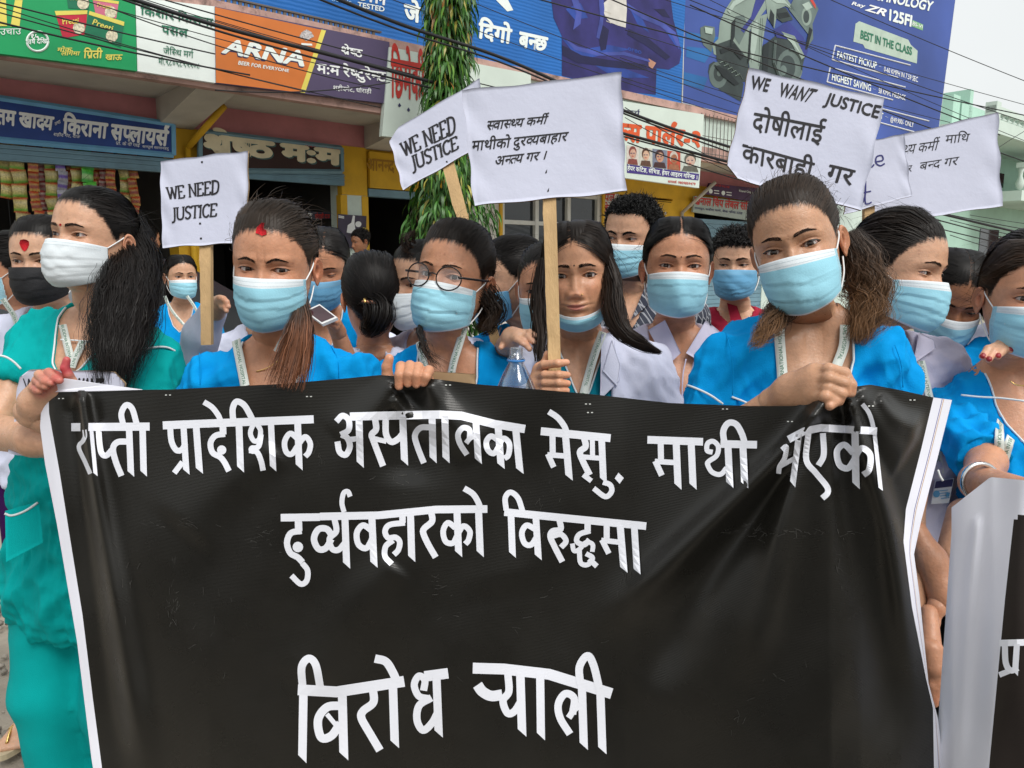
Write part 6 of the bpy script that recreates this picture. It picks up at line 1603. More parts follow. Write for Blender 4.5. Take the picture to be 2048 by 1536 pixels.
m_vlet = M('vinyl_letter_white', (.86, .87, .94), .4, .04, 5, bump=.05, bscale=120, wave='Z')
for it in (L1, L2, L3):
    V, F = strokes_mesh(it, lambda a, b, o: banner(a, b, np.full(np.shape(a), .0012+o)))
    mk('lettering', V, F, m_vlet, bn, False)
# staples and scuffs
it = []
for x, y in [(122, 797), (336, 790), (618, 793), (896, 770), (1176, 808), (1180, 825), (1450, 818), (1580, 843), (1742, 812), (1825, 800)]: it += [('L', [(x-6, y), (x-2, y)], 2), ('L', [(x+2, y), (x+6, y)], 2)]
V, F = strokes_mesh(it, lambda a, b, o: banner(a, b, np.full(np.shape(a), .0015+o))); mk('staple', V, F, m_wframe, bn, False)
it = []
for cx, cy, wx, wy, k, v_ in [(340, 1045, 60, 10, 40, 0), (345, 1190, 12, 70, 46, 1), (520, 1070, 40, 40, 34, 0), (640, 920, 10, 40, 22, 1), (1600, 1065, 130, 10, 60, 0), (1500, 1060, 50, 18, 40, 0), (800, 960, 40, 30, 26, 0), (1250, 1160, 25, 40, 22, 1), (880, 1170, 30, 25, 18, 0), (1680, 1110, 10, 60, 20, 1), (420, 1300, 70, 130, 26, 1), (1000, 1250, 260, 120, 34, 0), (1500, 1350, 160, 120, 24, 1), (1090, 1010, 40, 60, 20, 1), (260, 1130, 40, 90, 22, 1)]:
    for _ in range(k//2):
        x, y = cx+rnd.gauss(0, wx*.6), cy+rnd.gauss(0, wy*.6); a = (math.pi/2 if v_ else 0)+rnd.gauss(0, .5); l = rnd.uniform(1.5, 9)
        it.append(('L', [(x-l*math.cos(a), y-l*math.sin(a)), (x+l*math.cos(a)*.2, y+rnd.uniform(-1, 1)), (x+l*math.cos(a), y+l*math.sin(a))], rnd.uniform(.5, 1.3)))
V, F = strokes_mesh(it, lambda a, b, o: banner(a, b, np.full(np.shape(a), .0007+o*.2))); mk('scuff', V, F, M("vinyl_scuff", (.045, .043, .039), .6, .5, 200), bn, False)

# ---- second banner at the right edge
def banner2(px, py, off=0.):
    px = np.asarray(px, float); py = np.asarray(py, float)
    Y = np.interp(px, [1860, 1905, 1985, 2040, 2200], [1.22, 1.16, 1.10, 1.075, 1.05])-.006*np.sin(px/23.+py/160.)-.004*np.sin(px/50.-py/90.)+seg(px, py, [(1955, 1030), (1940, 1200), (1915, 1600)], 10, -.006)
    r = rays(px, py); t = Y/r[..., 1]; return CAM+r*t[..., None]-r*np.asarray(off)[..., None]
nr, nc = 70, 44; nb_ = 20
tr = np.linspace(0, 1, nr)[:, None]*np.ones((1, nc)); fr = np.linspace(0, 1, nc)[None]*np.ones((nr, 1))
tpx = np.interp(fr, [0, .2, .46, 1], [1903, 1981, 2030, 2200])
py = np.zeros((nr, nc)); px = np.zeros((nr, nc))
for i in range(nr):
    yy = 960+(1650-960)*tr[i, 0]
    l_ = np.interp(yy, [1015, 1536, 1650], [1903, 1869, 1862]); bo = np.interp(yy, [1036, 1200, 1536, 1650], [2028, 2010, 1978, 1966])
    px[i] = np.concatenate([np.linspace(l_, bo, nb_+1), np.linspace(bo, 2200, nc-nb_)[1:]])
    top_ = np.interp(px[i], [1903, 1981, 2045, 2200], [1015, 954, 960, 985]); py[i] = top_+(1650-top_)*tr[i, 0]
V = banner2(px.ravel(), py.ravel()); Fg = grid_faces(nr, nc)[:, ::-1]
cj = Fg.min(1) % nc; ry_ = py.ravel()[Fg].mean(1)
mi = ((cj >= nb_) & (ry_ > 1034)).astype(int)
b2 = mk('protest_banner', V, Fg, [m_vw, M('vinyl_brown_black', (.020, .015, .013), .4, .2, 5, bump=.1, bscale=120, wave='Z')], mi=mi)
tag(b2, 'second banner with a wide white margin and dark field cut off at the right edge', 'banner')
o8 = (1650, 760); s8 = 1.98
it = [(k_, cq(o8, s8, p), w/s8) for k_, p, w in [('L', [(690, 1042), (900, 1036)], 26), ('C', [(712, 1050), (716, 1120), (735, 1150), (765, 1140)], 24), Sx(760, 1045, 752, 1172, 24), ('L', [(735, 1150), (690, 1168)], 22), Sx(810, 1045, 806, 1175, 24)]]
V, F = strokes_mesh(it, lambda a, b, o: banner2(a, b, np.full(np.shape(a), .0012+o))); mk('lettering', V, F, m_vlet, b2, False)

# ------------------------------------------------------------------ placards
m_paper = M('placard_paper', (.53, .545, .66), .75, .03, 5, bump=.25, bscale=14); m_card = M('cardboard', (.30, .20, .11), .9, .15, 20); m_wood = M('raw_wood', (.50, .33, .16), .7, .22, 5, bump=.3, bscale=40, stretch=(6, 6, .5), dirt=.35, dcol=(.22, .13, .06), dscale=6)
m_ink = M('ink_black', (.018, .017, .02), .7); m_inkb = M('ink_blue', (.02, .02, .14), .6)
def placard(label, quad, d, stick=None, sd=None, seed=1, cut=None, warp=.006, mat=None):
    """quad TL TR BR BL in photo pixels with a distance for each corner"""
    q = np.array(quad, float); dd = np.broadcast_to(np.array(d, float), (4,)); g = np.random.default_rng(seed)
    cx, cy = q.mean(0); pc = P(np.array([cx]), np.array([cy]), np.array([dd.mean()]))[0]
    e = empty('placard', pc, label, 'placard')
    W_ = P(q[:, 0], q[:, 1], dd)
    nrm = np.cross(W_[1]-W_[0], W_[3]-W_[0]); nrm /= np.linalg.norm(nrm); nrm *= np.sign((CAM-pc) @ nrm)
    k1, k2, k3 = g.uniform(2, 5, 3); p1, p2 = g.uniform(0, 6, 2)
    def uvw(u, v):
        p = ((1-u)*(1-v))[..., None]*W_[0]+(u*(1-v))[..., None]*W_[1]+(u*v)[..., None]*W_[2]+((1-u)*v)[..., None]*W_[3]
        h = warp*(.5*np.sin(k1*u+p1)*np.sin(k2*v+p2)+.35*np.sin(9*u+4*v+p2)*(.3+np.abs(v-.5)))+warp*.4*np.sin(21*u-13*v)*ss(np.abs(u-.5), .3, .5)
        return p+nrm*h[..., None]
    n = 34; a = np.linspace(0, 1, n); U, Vv = np.meshgrid(a, a)
    if cut:      # trimmed corners
        for (cu, cv, r_) in cut:
            s_ = np.maximum(0, r_-(np.abs(U-cu)+np.abs(Vv-cv))); U = U+s_*.5*np.sign(.5-cu); Vv = Vv+s_*.5*np.sign(.5-cv)
    U = U+.006*np.sin(Vv*17+seed)*(np.abs(U-.5) > .499); Vv = Vv+.006*np.sin(U*15+seed)*(np.abs(Vv-.5) > .499)
    p = uvw(U.ravel(), Vv.ravel()); pb = p-nrm*.007; m = n*n; f = grid_faces(n, n)
    rim = np.concatenate([np.arange(n), np.arange(2*n-1, m, n), np.arange(m-2, m-n-1, -1), np.arange(m-2*n, 0, -n)])
    fr_ = np.stack([rim, rim+m, np.roll(rim, -1)+m, np.roll(rim, -1)], 1)
    F = np.concatenate([f[:, ::-1], f+m, fr_]); mi = np.concatenate([np.zeros(len(f)), np.ones(len(f)+len(fr_))]).astype(int)
    mk('board', np.concatenate([p, pb]), F, [mat or m_paper, m_card], e, mi=mi)
    def surf(px, py, off=.0008):
        # photo pixel -> board: solve the bilinear map in the board's own plane
        r = rays(px, py); t = ((W_[0]-CAM) @ nrm)/(r @ nrm); x = CAM+r*t[..., None]
        u = np.full(np.shape(px), .5); v = u.copy()
        for _ in range(8):
            b = ((1-u)*(1-v))[..., None]*W_[0]+(u*(1-v))[..., None]*W_[1]+(u*v)[..., None]*W_[2]+((1-u)*v)[..., None]*W_[3]
            du = (1-v)[..., None]*(W_[1]-W_[0])+v[..., None]*(W_[2]-W_[3]); dv = (1-u)[..., None]*(W_[3]-W_[0])+u[..., None]*(W_[2]-W_[1])
            e_ = x-b; a11 = (du*du).sum(-1); a12 = (du*dv).sum(-1); a22 = (dv*dv).sum(-1); b1 = (du*e_).sum(-1); b2_ = (dv*e_).sum(-1); det = a11*a22-a12**2
            u = u+(b1*a22-b2_*a12)/det; v = v+(b2_*a11-b1*a12)/det
        return uvw(u, v)+nrm*np.asarray(off)[..., None]
    if stick:
        s_ = np.array(stick, float); a_, b_ = s_[:2], s_[2:]       # left top, right top, right bottom, left bottom
        ds = np.array(sd, float)
        f4 = P(s_[:, 0], s_[:, 1], np.array([ds[0], ds[0], ds[1], ds[1]])); bk = f4+np.array([0, .016, 0])
        nn = 14; tt = np.linspace(0, 1, nn)[:, None]
        l, r_, lb, rb = [x0+(x1-x0)*tt for x0, x1 in ((f4[0], f4[3]), (f4[1], f4[2]), (bk[0], bk[3]), (bk[1], bk[2]))]
        jit = np.random.default_rng(seed).normal(0, .0006, (nn, 1)); l = l+jit; V = np.concatenate([l, r_, rb, lb])
        F = [(i+k*nn, i+((k+1) % 4)*nn, i+1+((k+1) % 4)*nn, i+1+k*nn) for i in range(nn-1) for k in range(4)]+[(0, 3*nn, 2*nn, nn), (nn-1, 2*nn-1, 3*nn-1, 4*nn-1)]
        mk('stick', V, F, m_wood, e, False)
    return e, surf
def ptext(e, surf, s, q, mat=None, bold=.012, shear=0.): return put_text('lettering', s, q, surf, mat or m_ink, e, bold, shear)
# a serif italic for the printed English placards
def serif_items(word, quad, w=.15):
    G_ = {'W': ([[(0, 1), (.2, 0)], [(.2, 0), (.42, .9)], [(.42, .9), (.6, 0)], [(.6, 0), (.82, 1)]], .88, [(0, 1), (.82, 1), (.38, .95)]), 'E': ([[(.12, 0), (.12, 1)], [(.0, 1), (.56, 1)], [(.12, .52), (.44, .52)], [(.0, 0), (.56, 0)], [(.56, 1), (.55, .8)], [(.56, 0), (.6, .22)]], .66, []),
          'N': ([[(.1, 0), (.1, 1)], [(.1, 1), (.62, 0)], [(.62, 0), (.62, 1)]], .74, [(.1, 0), (.08, 1), (.62, 1)]), 'D': ([[(.12, 0), (.12, 1)], [(0, 1), (.3, 1), (.56, .86), (.64, .5), (.56, .14), (.3, 0), (0, 0)]], .74, []), 'J': ([[(.3, 1), (.3, .1), (.22, -.14), (.02, -.2)]], .44, [(.3, 1)]), 'U': ([[(.1, 1), (.1, .3), (.18, .06), (.38, 0), (.56, .08), (.62, .3), (.62, 1)]], .74, [(.1, 1), (.62, 1)]),
          'S': ([[(.5, .86), (.34, 1), (.14, .94), (.08, .74), (.2, .57), (.4, .44), (.5, .26), (.42, .06), (.22, 0), (.06, .14)]], .58, []), 'T': ([[(.32, 0), (.32, 1)], [(0, 1), (.64, 1)], [(0, 1), (0, .82)], [(.64, 1), (.64, .82)]], .66, [(.32, 0)]), 'I': ([[(.14, 0), (.14, 1)]], .30, [(.14, 0), (.14, 1)]), 'C': ([[(.58, .84), (.44, 1), (.22, .94), (.08, .7), (.08, .32), (.2, .06), (.42, 0), (.6, .16)], [(.58, .84), (.58, 1)]], .66, []), ' ': ([], .34, [])}
    st_ = []; x = 0
    for c in word:
        L_, a, sf = G_[c]
        for p in L_: st_.append(('C' if len(p) > 3 else 'L', [(x+q0, q1) for q0, q1 in p], w if abs(p[0][0]-p[-1][0]) < .3 or len(p) > 3 else w*.72))
        for (sx_, sy) in sf: st_.append(('L', [(x+sx_-.12, sy), (x+sx_+.12, sy)], w*.55))
        x += a
    q = np.array(quad, float); hpx = np.linalg.norm(q[3]-q[0])
    def mp(p): p = np.array(p, float); u = p[:, :1]/x; v = p[:, 1:]; return (1-u)*(1-v)*q[0]+u*(1-v)*q[1]+u*v*q[2]+(1-u)*v*q[3]
    return [(k, mp(p), ww*hpx) for k, p, ww in st_]
def serif(e, surf, words):
    it = []
    for wd, q in words: it += serif_items(wd, q)
    V, F = strokes_mesh(it, lambda a, b, o: surf(a, b, np.full(np.shape(a), .0009+o*.5))); mk('lettering', V, F, m_ink, e, False)
e, sf = placard('small white placard printed we need justice standing above the woman in teal', [(320, 322), (495, 302), (496, 484), (325, 495)], 1.78, [(398, 470), (421, 468), (422, 690), (402, 690)], (1.79, 1.76), 1)
serif(e, sf, [('WE NEED', cq(*R8, [(1440, 935), (1868, 880), (1880, 770), (1424, 832)])), ('JUSTICE', cq(*R8, [(1465, 1112), (1848, 1072), (1858, 965), (1462, 1010)]))])
for x, y in ((400, 447), (402, 477), (405, 325)): poly_on('nail_hole', [(x-2, y-2), (x+2, y-2), (x+2, y+2), (x-2, y+2)], sf, m_ink, e, np.full(4, .0006))
e, sf = placard('tilted white placard printed we need justice half behind the largest placard', [(775, 267), (958, 158), (990, 275), (806, 380)], 1.95, [(884, 330), (906, 318), (1003, 690), (983, 690)], (1.96, 1.80), 2, cut=[(0, 0, .12)])
serif(e, sf, [('WE NEED', cq(*R3, [(165, 1045), (510, 880), (500, 765), (135, 955)])), ('JUSTICE', cq(*R3, [(215, 1140), (528, 990), (518, 905), (195, 1050)]))])
poly_on('nail_hole', cq(*R3, [(440, 1075), (450, 1072), (452, 1084), (442, 1086)]), sf, m_ink, e, np.full(4, .0006))
e, sf = placard('largest white placard with three lines of black script on a wooden stick at the centre', [(924, 181), (1243, 145), (1252, 383), (948, 411)], 1.50, [(1086, 396), (1112, 394), (1124, 805), (1099, 805)], (1.505, 1.47), 3)
ptext(e, sf, 'स्वास्थ्य कर्मी', cq(*R3, [(708, 868), (1110, 822), (1120, 772), (715, 808)]), None, .022, .12); ptext(e, sf, 'माथीको दुरव्यबाहार', cq(*R3, [(612, 1008), (1245, 938), (1255, 880), (612, 945)]), None, .022, .12); ptext(e, sf, 'अन्त्य गर ।', cq(*R3, [(765, 1105), (1100, 1062), (1110, 1008), (770, 1045)]), None, .022, .12)
for x, y in ((1110, 1145), (1123, 1270)): poly_on('nail_hole', cq(*R3, [(x-8, y+14), (x+4, y+10), (x+6, y-16), (x-4, y)]), sf, m_ink, e, np.full(4, .0006))
e, sf = placard('white placard hand lettered we want justice with two lines of script above the front woman', [(1500, 136), (1769, 197), (1722, 420), (1448, 352)], 1.72, [(1590, 380), (1612, 384), (1600, 700), (1578, 700)], (1.74, 1.70), 4, cut=[(0, 1, .10)])
for w_, q in (('WE', [(1010, 585), (1120, 610), (1142, 525), (1015, 500)]), ('WANT', [(1195, 640), (1390, 682), (1450, 600), (1210, 548)])): ptext(e, sf, w_, cq(*R4, q), None, .035, .1)
ptext(e, sf, 'JUSTICE', cq(*R5, [(140, 612), (455, 700), (470, 628), (160, 545)]), None, .035, .1)
ptext(e, sf, 'दोषीलाई', cq(*R4, [(1010, 865), (1480, 955), (1500, 845), (1030, 750)]), None, .02, .05); ptext(e, sf, 'कारबाही', cq(*R4, [(945, 1075), (1410, 1195), (1430, 1090), (950, 962)]), None, .02, .05); ptext(e, sf, 'गर', cq(*R4, [(1500, 1205), (1680, 1240), (1700, 1140), (1530, 1100)]), None, .02, .05)
e, sf = placard('small white placard with blue handwriting wedged between two larger placards', [(1700, 288), (1808, 268), (1823, 392), (1690, 428)], 1.92, [(1730, 400), (1750, 398), (1745, 690), (1726, 690)], (1.93, 1.9), 5)
it = [(k_, cq(*R5, p), w/2.953) for k_, p, w in [('C', [(330, 990), (345, 920), (365, 980), (385, 990), (390, 930), (415, 935), (420, 985), (440, 970)], 9), ('C', [(448, 955), (490, 945), (485, 918), (455, 925), (450, 960), (475, 978), (502, 965)], 9), ('C', [(330, 1205), (345, 1180), (352, 1150), (345, 1200), (365, 1205), (385, 1150), (388, 1068)], 8), ('C', [(388, 1070), (384, 1190), (398, 1205), (420, 1195)], 8), ('L', [(365, 1140), (418, 1130)], 8)]]
V, F = strokes_mesh(it, lambda a, b, o: sf(a, b, np.full(np.shape(a), .0009+o))); mk('lettering', V, F, m_inkb, e, False)
e, sf = placard('wide white placard with two lines of thin script at the right before the green house', [(1728, 288), (1995, 224), (2006, 411), (1731, 452)], 2.05, [(1839, 410), (1860, 408), (1868, 700), (1848, 700)], (2.06, 2.0), 6)
ptext(e, sf, 'स्वास्थ्य कर्मी', cq(*R5, [(470, 930), (812, 885), (822, 830), (475, 880)]), None, .0, .1); ptext(e, sf, 'माथि', cq(*R5, [(858, 848), (995, 835), (1000, 790), (858, 800)]), None, .0, .1)
ptext(e, sf, 'र', cq(*R5, [(640, 1015), (662, 1012), (662, 975), (640, 978)]), None, .0, .1); ptext(e, sf, 'बन्द गर', cq(*R5, [(705, 1005), (930, 972), (938, 925), (708, 960)]), None, .0, .1)
e, sf = placard('white placard with rounded corners tucked under the folded arms of the woman in teal', [(42, 738), (250, 744), (234, 938), (16, 906)], [1.60, 1.60, 1.6, 1.62], None, None, 7, cut=[(0, 0, .1), (1, 0, .12)])
b = [(48, 790, 70, 784, 69, 757, 47, 758)]
ptext(e, sf, 'WE', [(48, 782), (84, 784), (84, 757), (47, 756)], None, .0); ptext(e, sf, 'WANT', [(150, 785), (206, 787), (208, 758), (150, 757)], None, .07)
e, sf = placard('blank brown cardboard piece held behind the banner by the woman in glasses', [(858, 742), (951, 748), (951, 800), (858, 795)], 1.40, None, None, 8, mat=m_card, warp=.002)
# ---- water bottle
def lathe(name, ctr, prof, mat, parent, k=28, top=False):
    th = np.arange(k)*2*math.pi/k; pr = np.array(prof)
    V = np.stack([ctr[0]+pr[:, :1]*np.cos(th), ctr[1]+pr[:, :1]*np.sin(th), ctr[2]+pr[:, 1:]*np.ones(k)], -1).reshape(-1, 3)
    return mk(name, V, np.array(grid_faces(len(pr), k, True)), mat, parent)
c = P(np.array([1032.]), np.array([790.]), np.array([1.40]))[0]
e = empty('water_bottle', c-np.array([0, 0, .15]), 'clear blue water bottle standing up behind the banner beside the white coat', 'bottle')
def thin(name, col, gl):
    m = bpy.data.materials.new(name); m.use_nodes = True; t_ = m.node_tree; t_.nodes.clear()
    o_ = t_.nodes.new('ShaderNodeOutputMaterial'); x_ = t_.nodes.new('ShaderNodeMixShader'); a_ = t_.nodes.new('ShaderNodeBsdfTransparent'); g_ = t_.nodes.new('ShaderNodeBsdfGlossy'); l_ = t_.nodes.new('ShaderNodeLayerWeight'); r_ = t_.nodes.new('ShaderNodeMapRange')
    a_.inputs[0].default_value = (*col, 1); g_.inputs['Roughness'].default_value = .08; l_.inputs['Blend'].default_value = .35; r_.inputs['To Min'].default_value = gl; r_.inputs['To Max'].default_value = .65
    t_.links.new(l_.outputs['Facing'], r_.inputs['Value']); t_.links.new(r_.outputs[0], x_.inputs[0]); t_.links.new(a_.outputs[0], x_.inputs[1]); t_.links.new(g_.outputs[0], x_.inputs[2]); t_.links.new(x_.outputs[0], o_.inputs[0]); return m
m_pet = thin('clear_plastic', (.90, .94, .97), .05)
zz = c[2]-.16
pr = [(.0, 0), (.032, .002), (.035, .01), (.034, .05), (.036, .07), (.036, .150), (.037, .166), (.034, .175), (.025, .197), (.0145, .217), (.0128, .222), (.0155, .224), (.0155, .227), (.0125, .229), (.0125, .245), (.0118, .246), (.0118, .222), (.013, .216), (.0235, .196), (.033, .174), (.0355, .165)]
lathe('bottle_shell', (c[0], c[1], zz), pr, m_pet, e)
lathe('water', (c[0], c[1], zz), [(.0, .004), (.031, .005), (.0335, .012), (.0335, .15), (.034, .168), (.0325, .172), (0, .172)], thin('bottle_water', (.35, .62, .88), .06), e)
lathe('blue_band', (c[0], c[1], zz), [(.0158, .2215), (.0165, .222), (.0165, .2245), (.0158, .225)], M('plastic_blue', (.05, .22, .55), .3), e)

# ------------------------------------------------------------------ the people
m_redc = cloth_mat('cloth_red', (.33, .02, .045)); m_check = M('patterned_shirt', (.03, .035, .05), .8, .1, 8)
def pattern(m, kind):
    t = m.node_tree; L = t.links; b = t.nodes['Principled BSDF']
    tc = t.nodes.new('ShaderNodeTexCoord')
    if kind == 'blocks':
        mp = nd(t, 'Mapping', Rotation=(R(20), R(30), R(25)), Scale=(1, 1, 1)); L.new(tc.outputs['Object'], mp.inputs[0])
        br = nd(t, 'TexBrick', Scale=34., Mortar_Size=.03); br.inputs['Color1'].default_value = (.012, .016, .035, 1); br.inputs['Color2'].default_value = (.05, .055, .075, 1); br.inputs['Mortar'].default_value = (.30, .31, .34, 1)
        br.offset = .5; br.inputs['Mortar Size'].default_value = .045; br.inputs['Brick Width'].default_value = .6; br.inputs['Row Height'].default_value = .5
        L.new(mp.outputs[0], br.inputs['Vector']); L.new(br.outputs['Color'], b.inputs['Base Color'])
    else:
        n = nd(t, 'TexVoronoi', Scale=16.); L.new(tc.outputs['Object'], n.inputs['Vector'])
        r = t.nodes.new('ShaderNodeValToRGB'); r.color_ramp.elements[0].color = (.05, .16, .15, 1); r.color_ramp.elements[1].color = (.60, .64, .62, 1); r.color_ramp.elements[0].position = .22; r.color_ramp.elements[1].position = .36
        L.new(n.outputs['Distance'], r.inputs[0]); L.new(r.outputs[0], b.inputs['Base Color'])
pattern(m_check, 'blocks'); m_floral = M('floral_shirt', (.6, .6, .6), .8); pattern(m_floral, 'floral')
BLK = (.007, .0055, .005); BRN = (.022, .012, .007); DBR = (.013, .008, .0055)
def PX(x, y, d): return P(np.array([float(x)]), np.array([float(y)]), np.array([float(d)]))[0]
def PL(l): return [PX(*q) for q in l]
def collar(p, quads, mat, off=.006):
    for q in quads: p.panel('collar', q, mat, off, .004)

# ---- far figures by the shops
def small_person(label, n, yaw, skin, mat, hair_kw, lod=.55, pitch=0, roll=0, face={}, sc=1.0, mask=None, zb=None, trim=None, seed=1, legs=m_navyt, feat=True, tyaw=None, nk=.02, lean=0, w=1.0, bust=1., sl=.62, arms=((.175, .05, -.50), (-.175, .05, -.50)), gaze=(0, 0), n_h=1300, neck=.064, hem=-.86, h=.011, brow=1., amp=.003, eyes_kw={}):
    p = Person(label, n, yaw, pitch, roll, tyaw, sc, nk, skin, lod, face, seed=seed, lean=lean)
    p.torso(w, bust, arms, sl); p.top = p.cloth('shirt', mat, zb, neck=neck, hem=hem, h=h, trim=trim, amp=amp)
    if sl < 1:
        for a, e in zip(p.sh, p.el):
            q = [np.array(a), np.array(e), np.array(e)+np.array([0, -.05, -.22])]; q = [p.W(x[None])[0] for x in q]
            p.limb([(q[0], q[1], .044*sc, .036*sc), (q[1], q[2], .035*sc, .024*sc), (q[2], q[2]+np.array([0, -.01, -.09]), .026*sc, .018*sc)], h=.012)
    p.head(gaze=gaze, features=feat, brow=brow, **eyes_kw)
    hk = dict(n=n_h, col=BLK, width=.003); hk.update(hair_kw); p.hair(**hk)
    if mask: p.face_mask(mask)
    if legs: p.legs(legs)
    return p
p = small_person('man in a pale floral shirt standing by the poster on the mint pillar', (705, 485, 8.6), -48, SK['d'], m_floral, dict(male=True, style='short', length=.018, n=1800, width=.004, fly=0), pitch=-10, bust=0, sc=1.05, w=1.12, seed=31, face=dict(swept=(0, .6, .4), nk=.01), neck=.058)
p = small_person('man in a cream shirt seen from behind inside the dark grocery doorway', (316, 478, 7.2), 150, SK['d'], cloth_mat('cloth_cream', (.42, .39, .34)), dict(male=True, style='short', length=.015, n=1500, width=.004, fly=0), bust=0, sc=1.05, w=1.12, seed=32, feat=False, neck=.058)
p = small_person('young woman in blue scrubs with a low bun standing alone before the grey car', (371, 553, 4.15), 36, SK['l'], m_blue, dict(part=.0, gather=(1, .6, -.45), vol=.007, tails=[dict(pts=[(0, .09, -.03), (-.03, .12, -.06), (-.045, .11, -.12), (-.04, .09, -.15)], r=(.02, .04, .04, .015), n=260, width=.004)]), mask='blue', zb=-.30, trim=m_pipe, seed=33, tyaw=10, lod=.7, n_h=1600, h=.009)
p.lanyard([(330, 592), (338, 612), (352, 632), (372, 652), (392, 655)], .015, flip=False); p.lanyard([(374, 592), (388, 612), (396, 630), (397, 650)], .015)
p = small_person('girl in a white coat and mask peering past the lifted phone', (671, 590, 3.4), -28, SK['m'], m_coat, dict(gather=(0, .9, -.1), vol=.007), mask='blue', seed=34, lod=.7, n_h=1600, tyaw=-5, pitch=-4, sl=1.0, h=.009)

# ---- car parked behind the crowd
e = empty('parked_car', PX(250, 800, 5.6)*np.array([1, 1, 0]), 'grey hatchback parked at the left behind the young woman in blue scrubs', 'car')
c0 = np.array([ROOT[e.name][0]-.3, ROOT[e.name][1]+.35, 0]); ca = R(-14)
CXa = np.array([math.cos(ca), math.sin(ca), 0]); CYa = np.array([-math.sin(ca), math.cos(ca), 0])
xs = np.array([-2.0, -1.95, -1.5, -.9, -.3, .25, .75, 1.25, 1.7, 1.95, 2.0])
zlow = np.array([.5, .32, .26, .25, .25, .25, .25, .25, .27, .34, .5]); zw = np.array([.75, .88, .95, .95, .95, .94, .93, .90, .82, .70, .58]); zr = np.array([.78, 1.12, 1.46, 1.57, 1.58, 1.52, 1.24, .98, .86, .72, .6])
hw = np.array([.6, .76, .83, .85, .85, .85, .84, .82, .78, .68, .55]); rw = np.array([.5, .58, .62, .63, .63, .62, .64, .7, .7, .6, .5])
def carring(i):
    w, r = hw[i], rw[i]
    return [(-w*.92, zlow[i]), (-w, (zlow[i]+zw[i])/2), (-w*.99, zw[i]), (-(w*.4+r*.6), zw[i]*.45+zr[i]*.55), (-r, zr[i]-.05), (-r*.8, zr[i]), (0, zr[i]+.015), (r*.8, zr[i]), (r, zr[i]-.05), (w*.4+r*.6, zw[i]*.45+zr[i]*.55), (w*.99, zw[i]), (w, (zlow[i]+zw[i])/2), (w*.92, zlow[i])]
rg_ = np.array([[(xs[i], y, z) for y, z in carring(i)] for i in range(len(xs))])
def carW(q): q = np.asarray(q, float); return c0+q[..., :1]*CXa+q[..., 1:2]*CYa+q[..., 2:3]*np.array([0, 0, 1.])
m_car = M('car_grey', (.16, .17, .18), .3, .05, 3, metal=.4, coat=.5); k = rg_.shape[1]
V = carW(rg_).reshape(-1, 3); F = [tuple(f) for f in grid_faces(len(xs), k)]+[tuple(range(k)), tuple((len(xs)-1)*k+i for i in range(k))[::-1]]
o = mk('body', V, F, m_car, e)
mdf = o.modifiers.new('s', 'SUBSURF'); mdf.levels = 2; mdf.render_levels = 2
for i0, i1, sd_ in ((2, 3, 0), (3, 5, 0), (2, 3, 1), (3, 5, 1)):
    a, b_ = (2, 4) if sd_ == 0 else (10, 8)
    q = np.array([rg_[i0, a], rg_[i1, a], rg_[i1, b_], rg_[i0, b_]]); q = q.mean(0)+(q-q.mean(0))*.86; q[:, 1] += (-.02 if sd_ == 0 else .02); V = carW(q); mk('side_window', np.concatenate([V, V-np.array([0, 0, .002])]), [(0, 1, 2, 3), (7, 6, 5, 4)], m_glass, e, False)
q = np.array([rg_[5, 5]*[1, 1, 1], rg_[5, 7], [1.2, .62, 1.0], [1.2, -.62, 1.0]]); q += [.04, 0, .035]; V = carW(q); mk('windscreen', np.concatenate([V, V-.002]), [(0, 1, 2, 3), (7, 6, 5, 4)], m_glass, e, False)
th = np.arange(20)*.314
for x in (-1.25, 1.25):
    for y in (-.8, .8):
        b = MB(); b.tube(carW([(x+.31*math.cos(t), y, .31+.31*math.sin(t)*.0+.31*math.sin(t)) for t in th]), .09, 10, closed=True); w = b.build('wheel', M('tyre_black', (.02, .02, .02), .9), e, True)
        b = MB(); b.tube(carW([(x, y-.08, .31), (x, y+.08, .31)]), .22, 20); b.build('rim', m_wframe, w, True)
for y in (-.62, .62): b = MB(); b.tube(carW([(1.88, y-.1, .66), (1.9, y+.1, .66)]), .07, 10); b.build('headlight', m_glass, e, True)

# ---- second row
p = small_person('woman in blue scrubs with a white lanyard mostly cut off by the far left edge', (-42, 540, 2.35), -62, SK['m'], m_blue, dict(gather=(0, .9, -.1), vol=.006), zb=-.30, trim=m_pipe, seed=41, legs=None, lod=.7, n_h=1500, tyaw=-30, mask='blue')
p.lanyard([(5, 598), (15, 612), (28, 632), (36, 660)], .015)
# woman with the black mask and powder mark
p = Person('woman in a black mask with a large red powder mark, purple trousers and sandals', (52, 521, 2.20), 3, -3, 0, 0, 1.06, .015, SK['w'], .85, dict(up=.0042, lo=.003, fw=1.03), seed=42, troll=9)
p.torso(1.0, 1.0, sl=1.0, arms=((.18, .05, -.5), (-.18, .05, -.5))); p.cloth('coat', m_coat, zb=-.30, hem=-.66, h=.009)
p.arm(0); p.arm(1)
ft = PX(42, 1478, 2.44); ft[2] = .05
tv = np.array([-.02, -1, 0])/1.0; hl = ft+np.array([.02, .12, 0])
pr_ = [(hl, ft, .036, .034), (hl+np.array([0, .02, .07]), hl, .04, .036)]+[(ft+np.array([-.028+.014*i, -.02, -.008]), ft+np.array([-.036+.017*i, -.062+.006*abs(i-1), -.018]), .013, .010) for i in range(5)]
p.limb([(a*np.array([1, 1, 1]), b, r0, r1) for a, b, r0, r1 in pr_], h=.0045, k=.012)
p.head(gaze=(-10, 0)); p.hair(col=BLK, n=2000, gather=(0, .9, -.1), vol=.007, width=.0026)
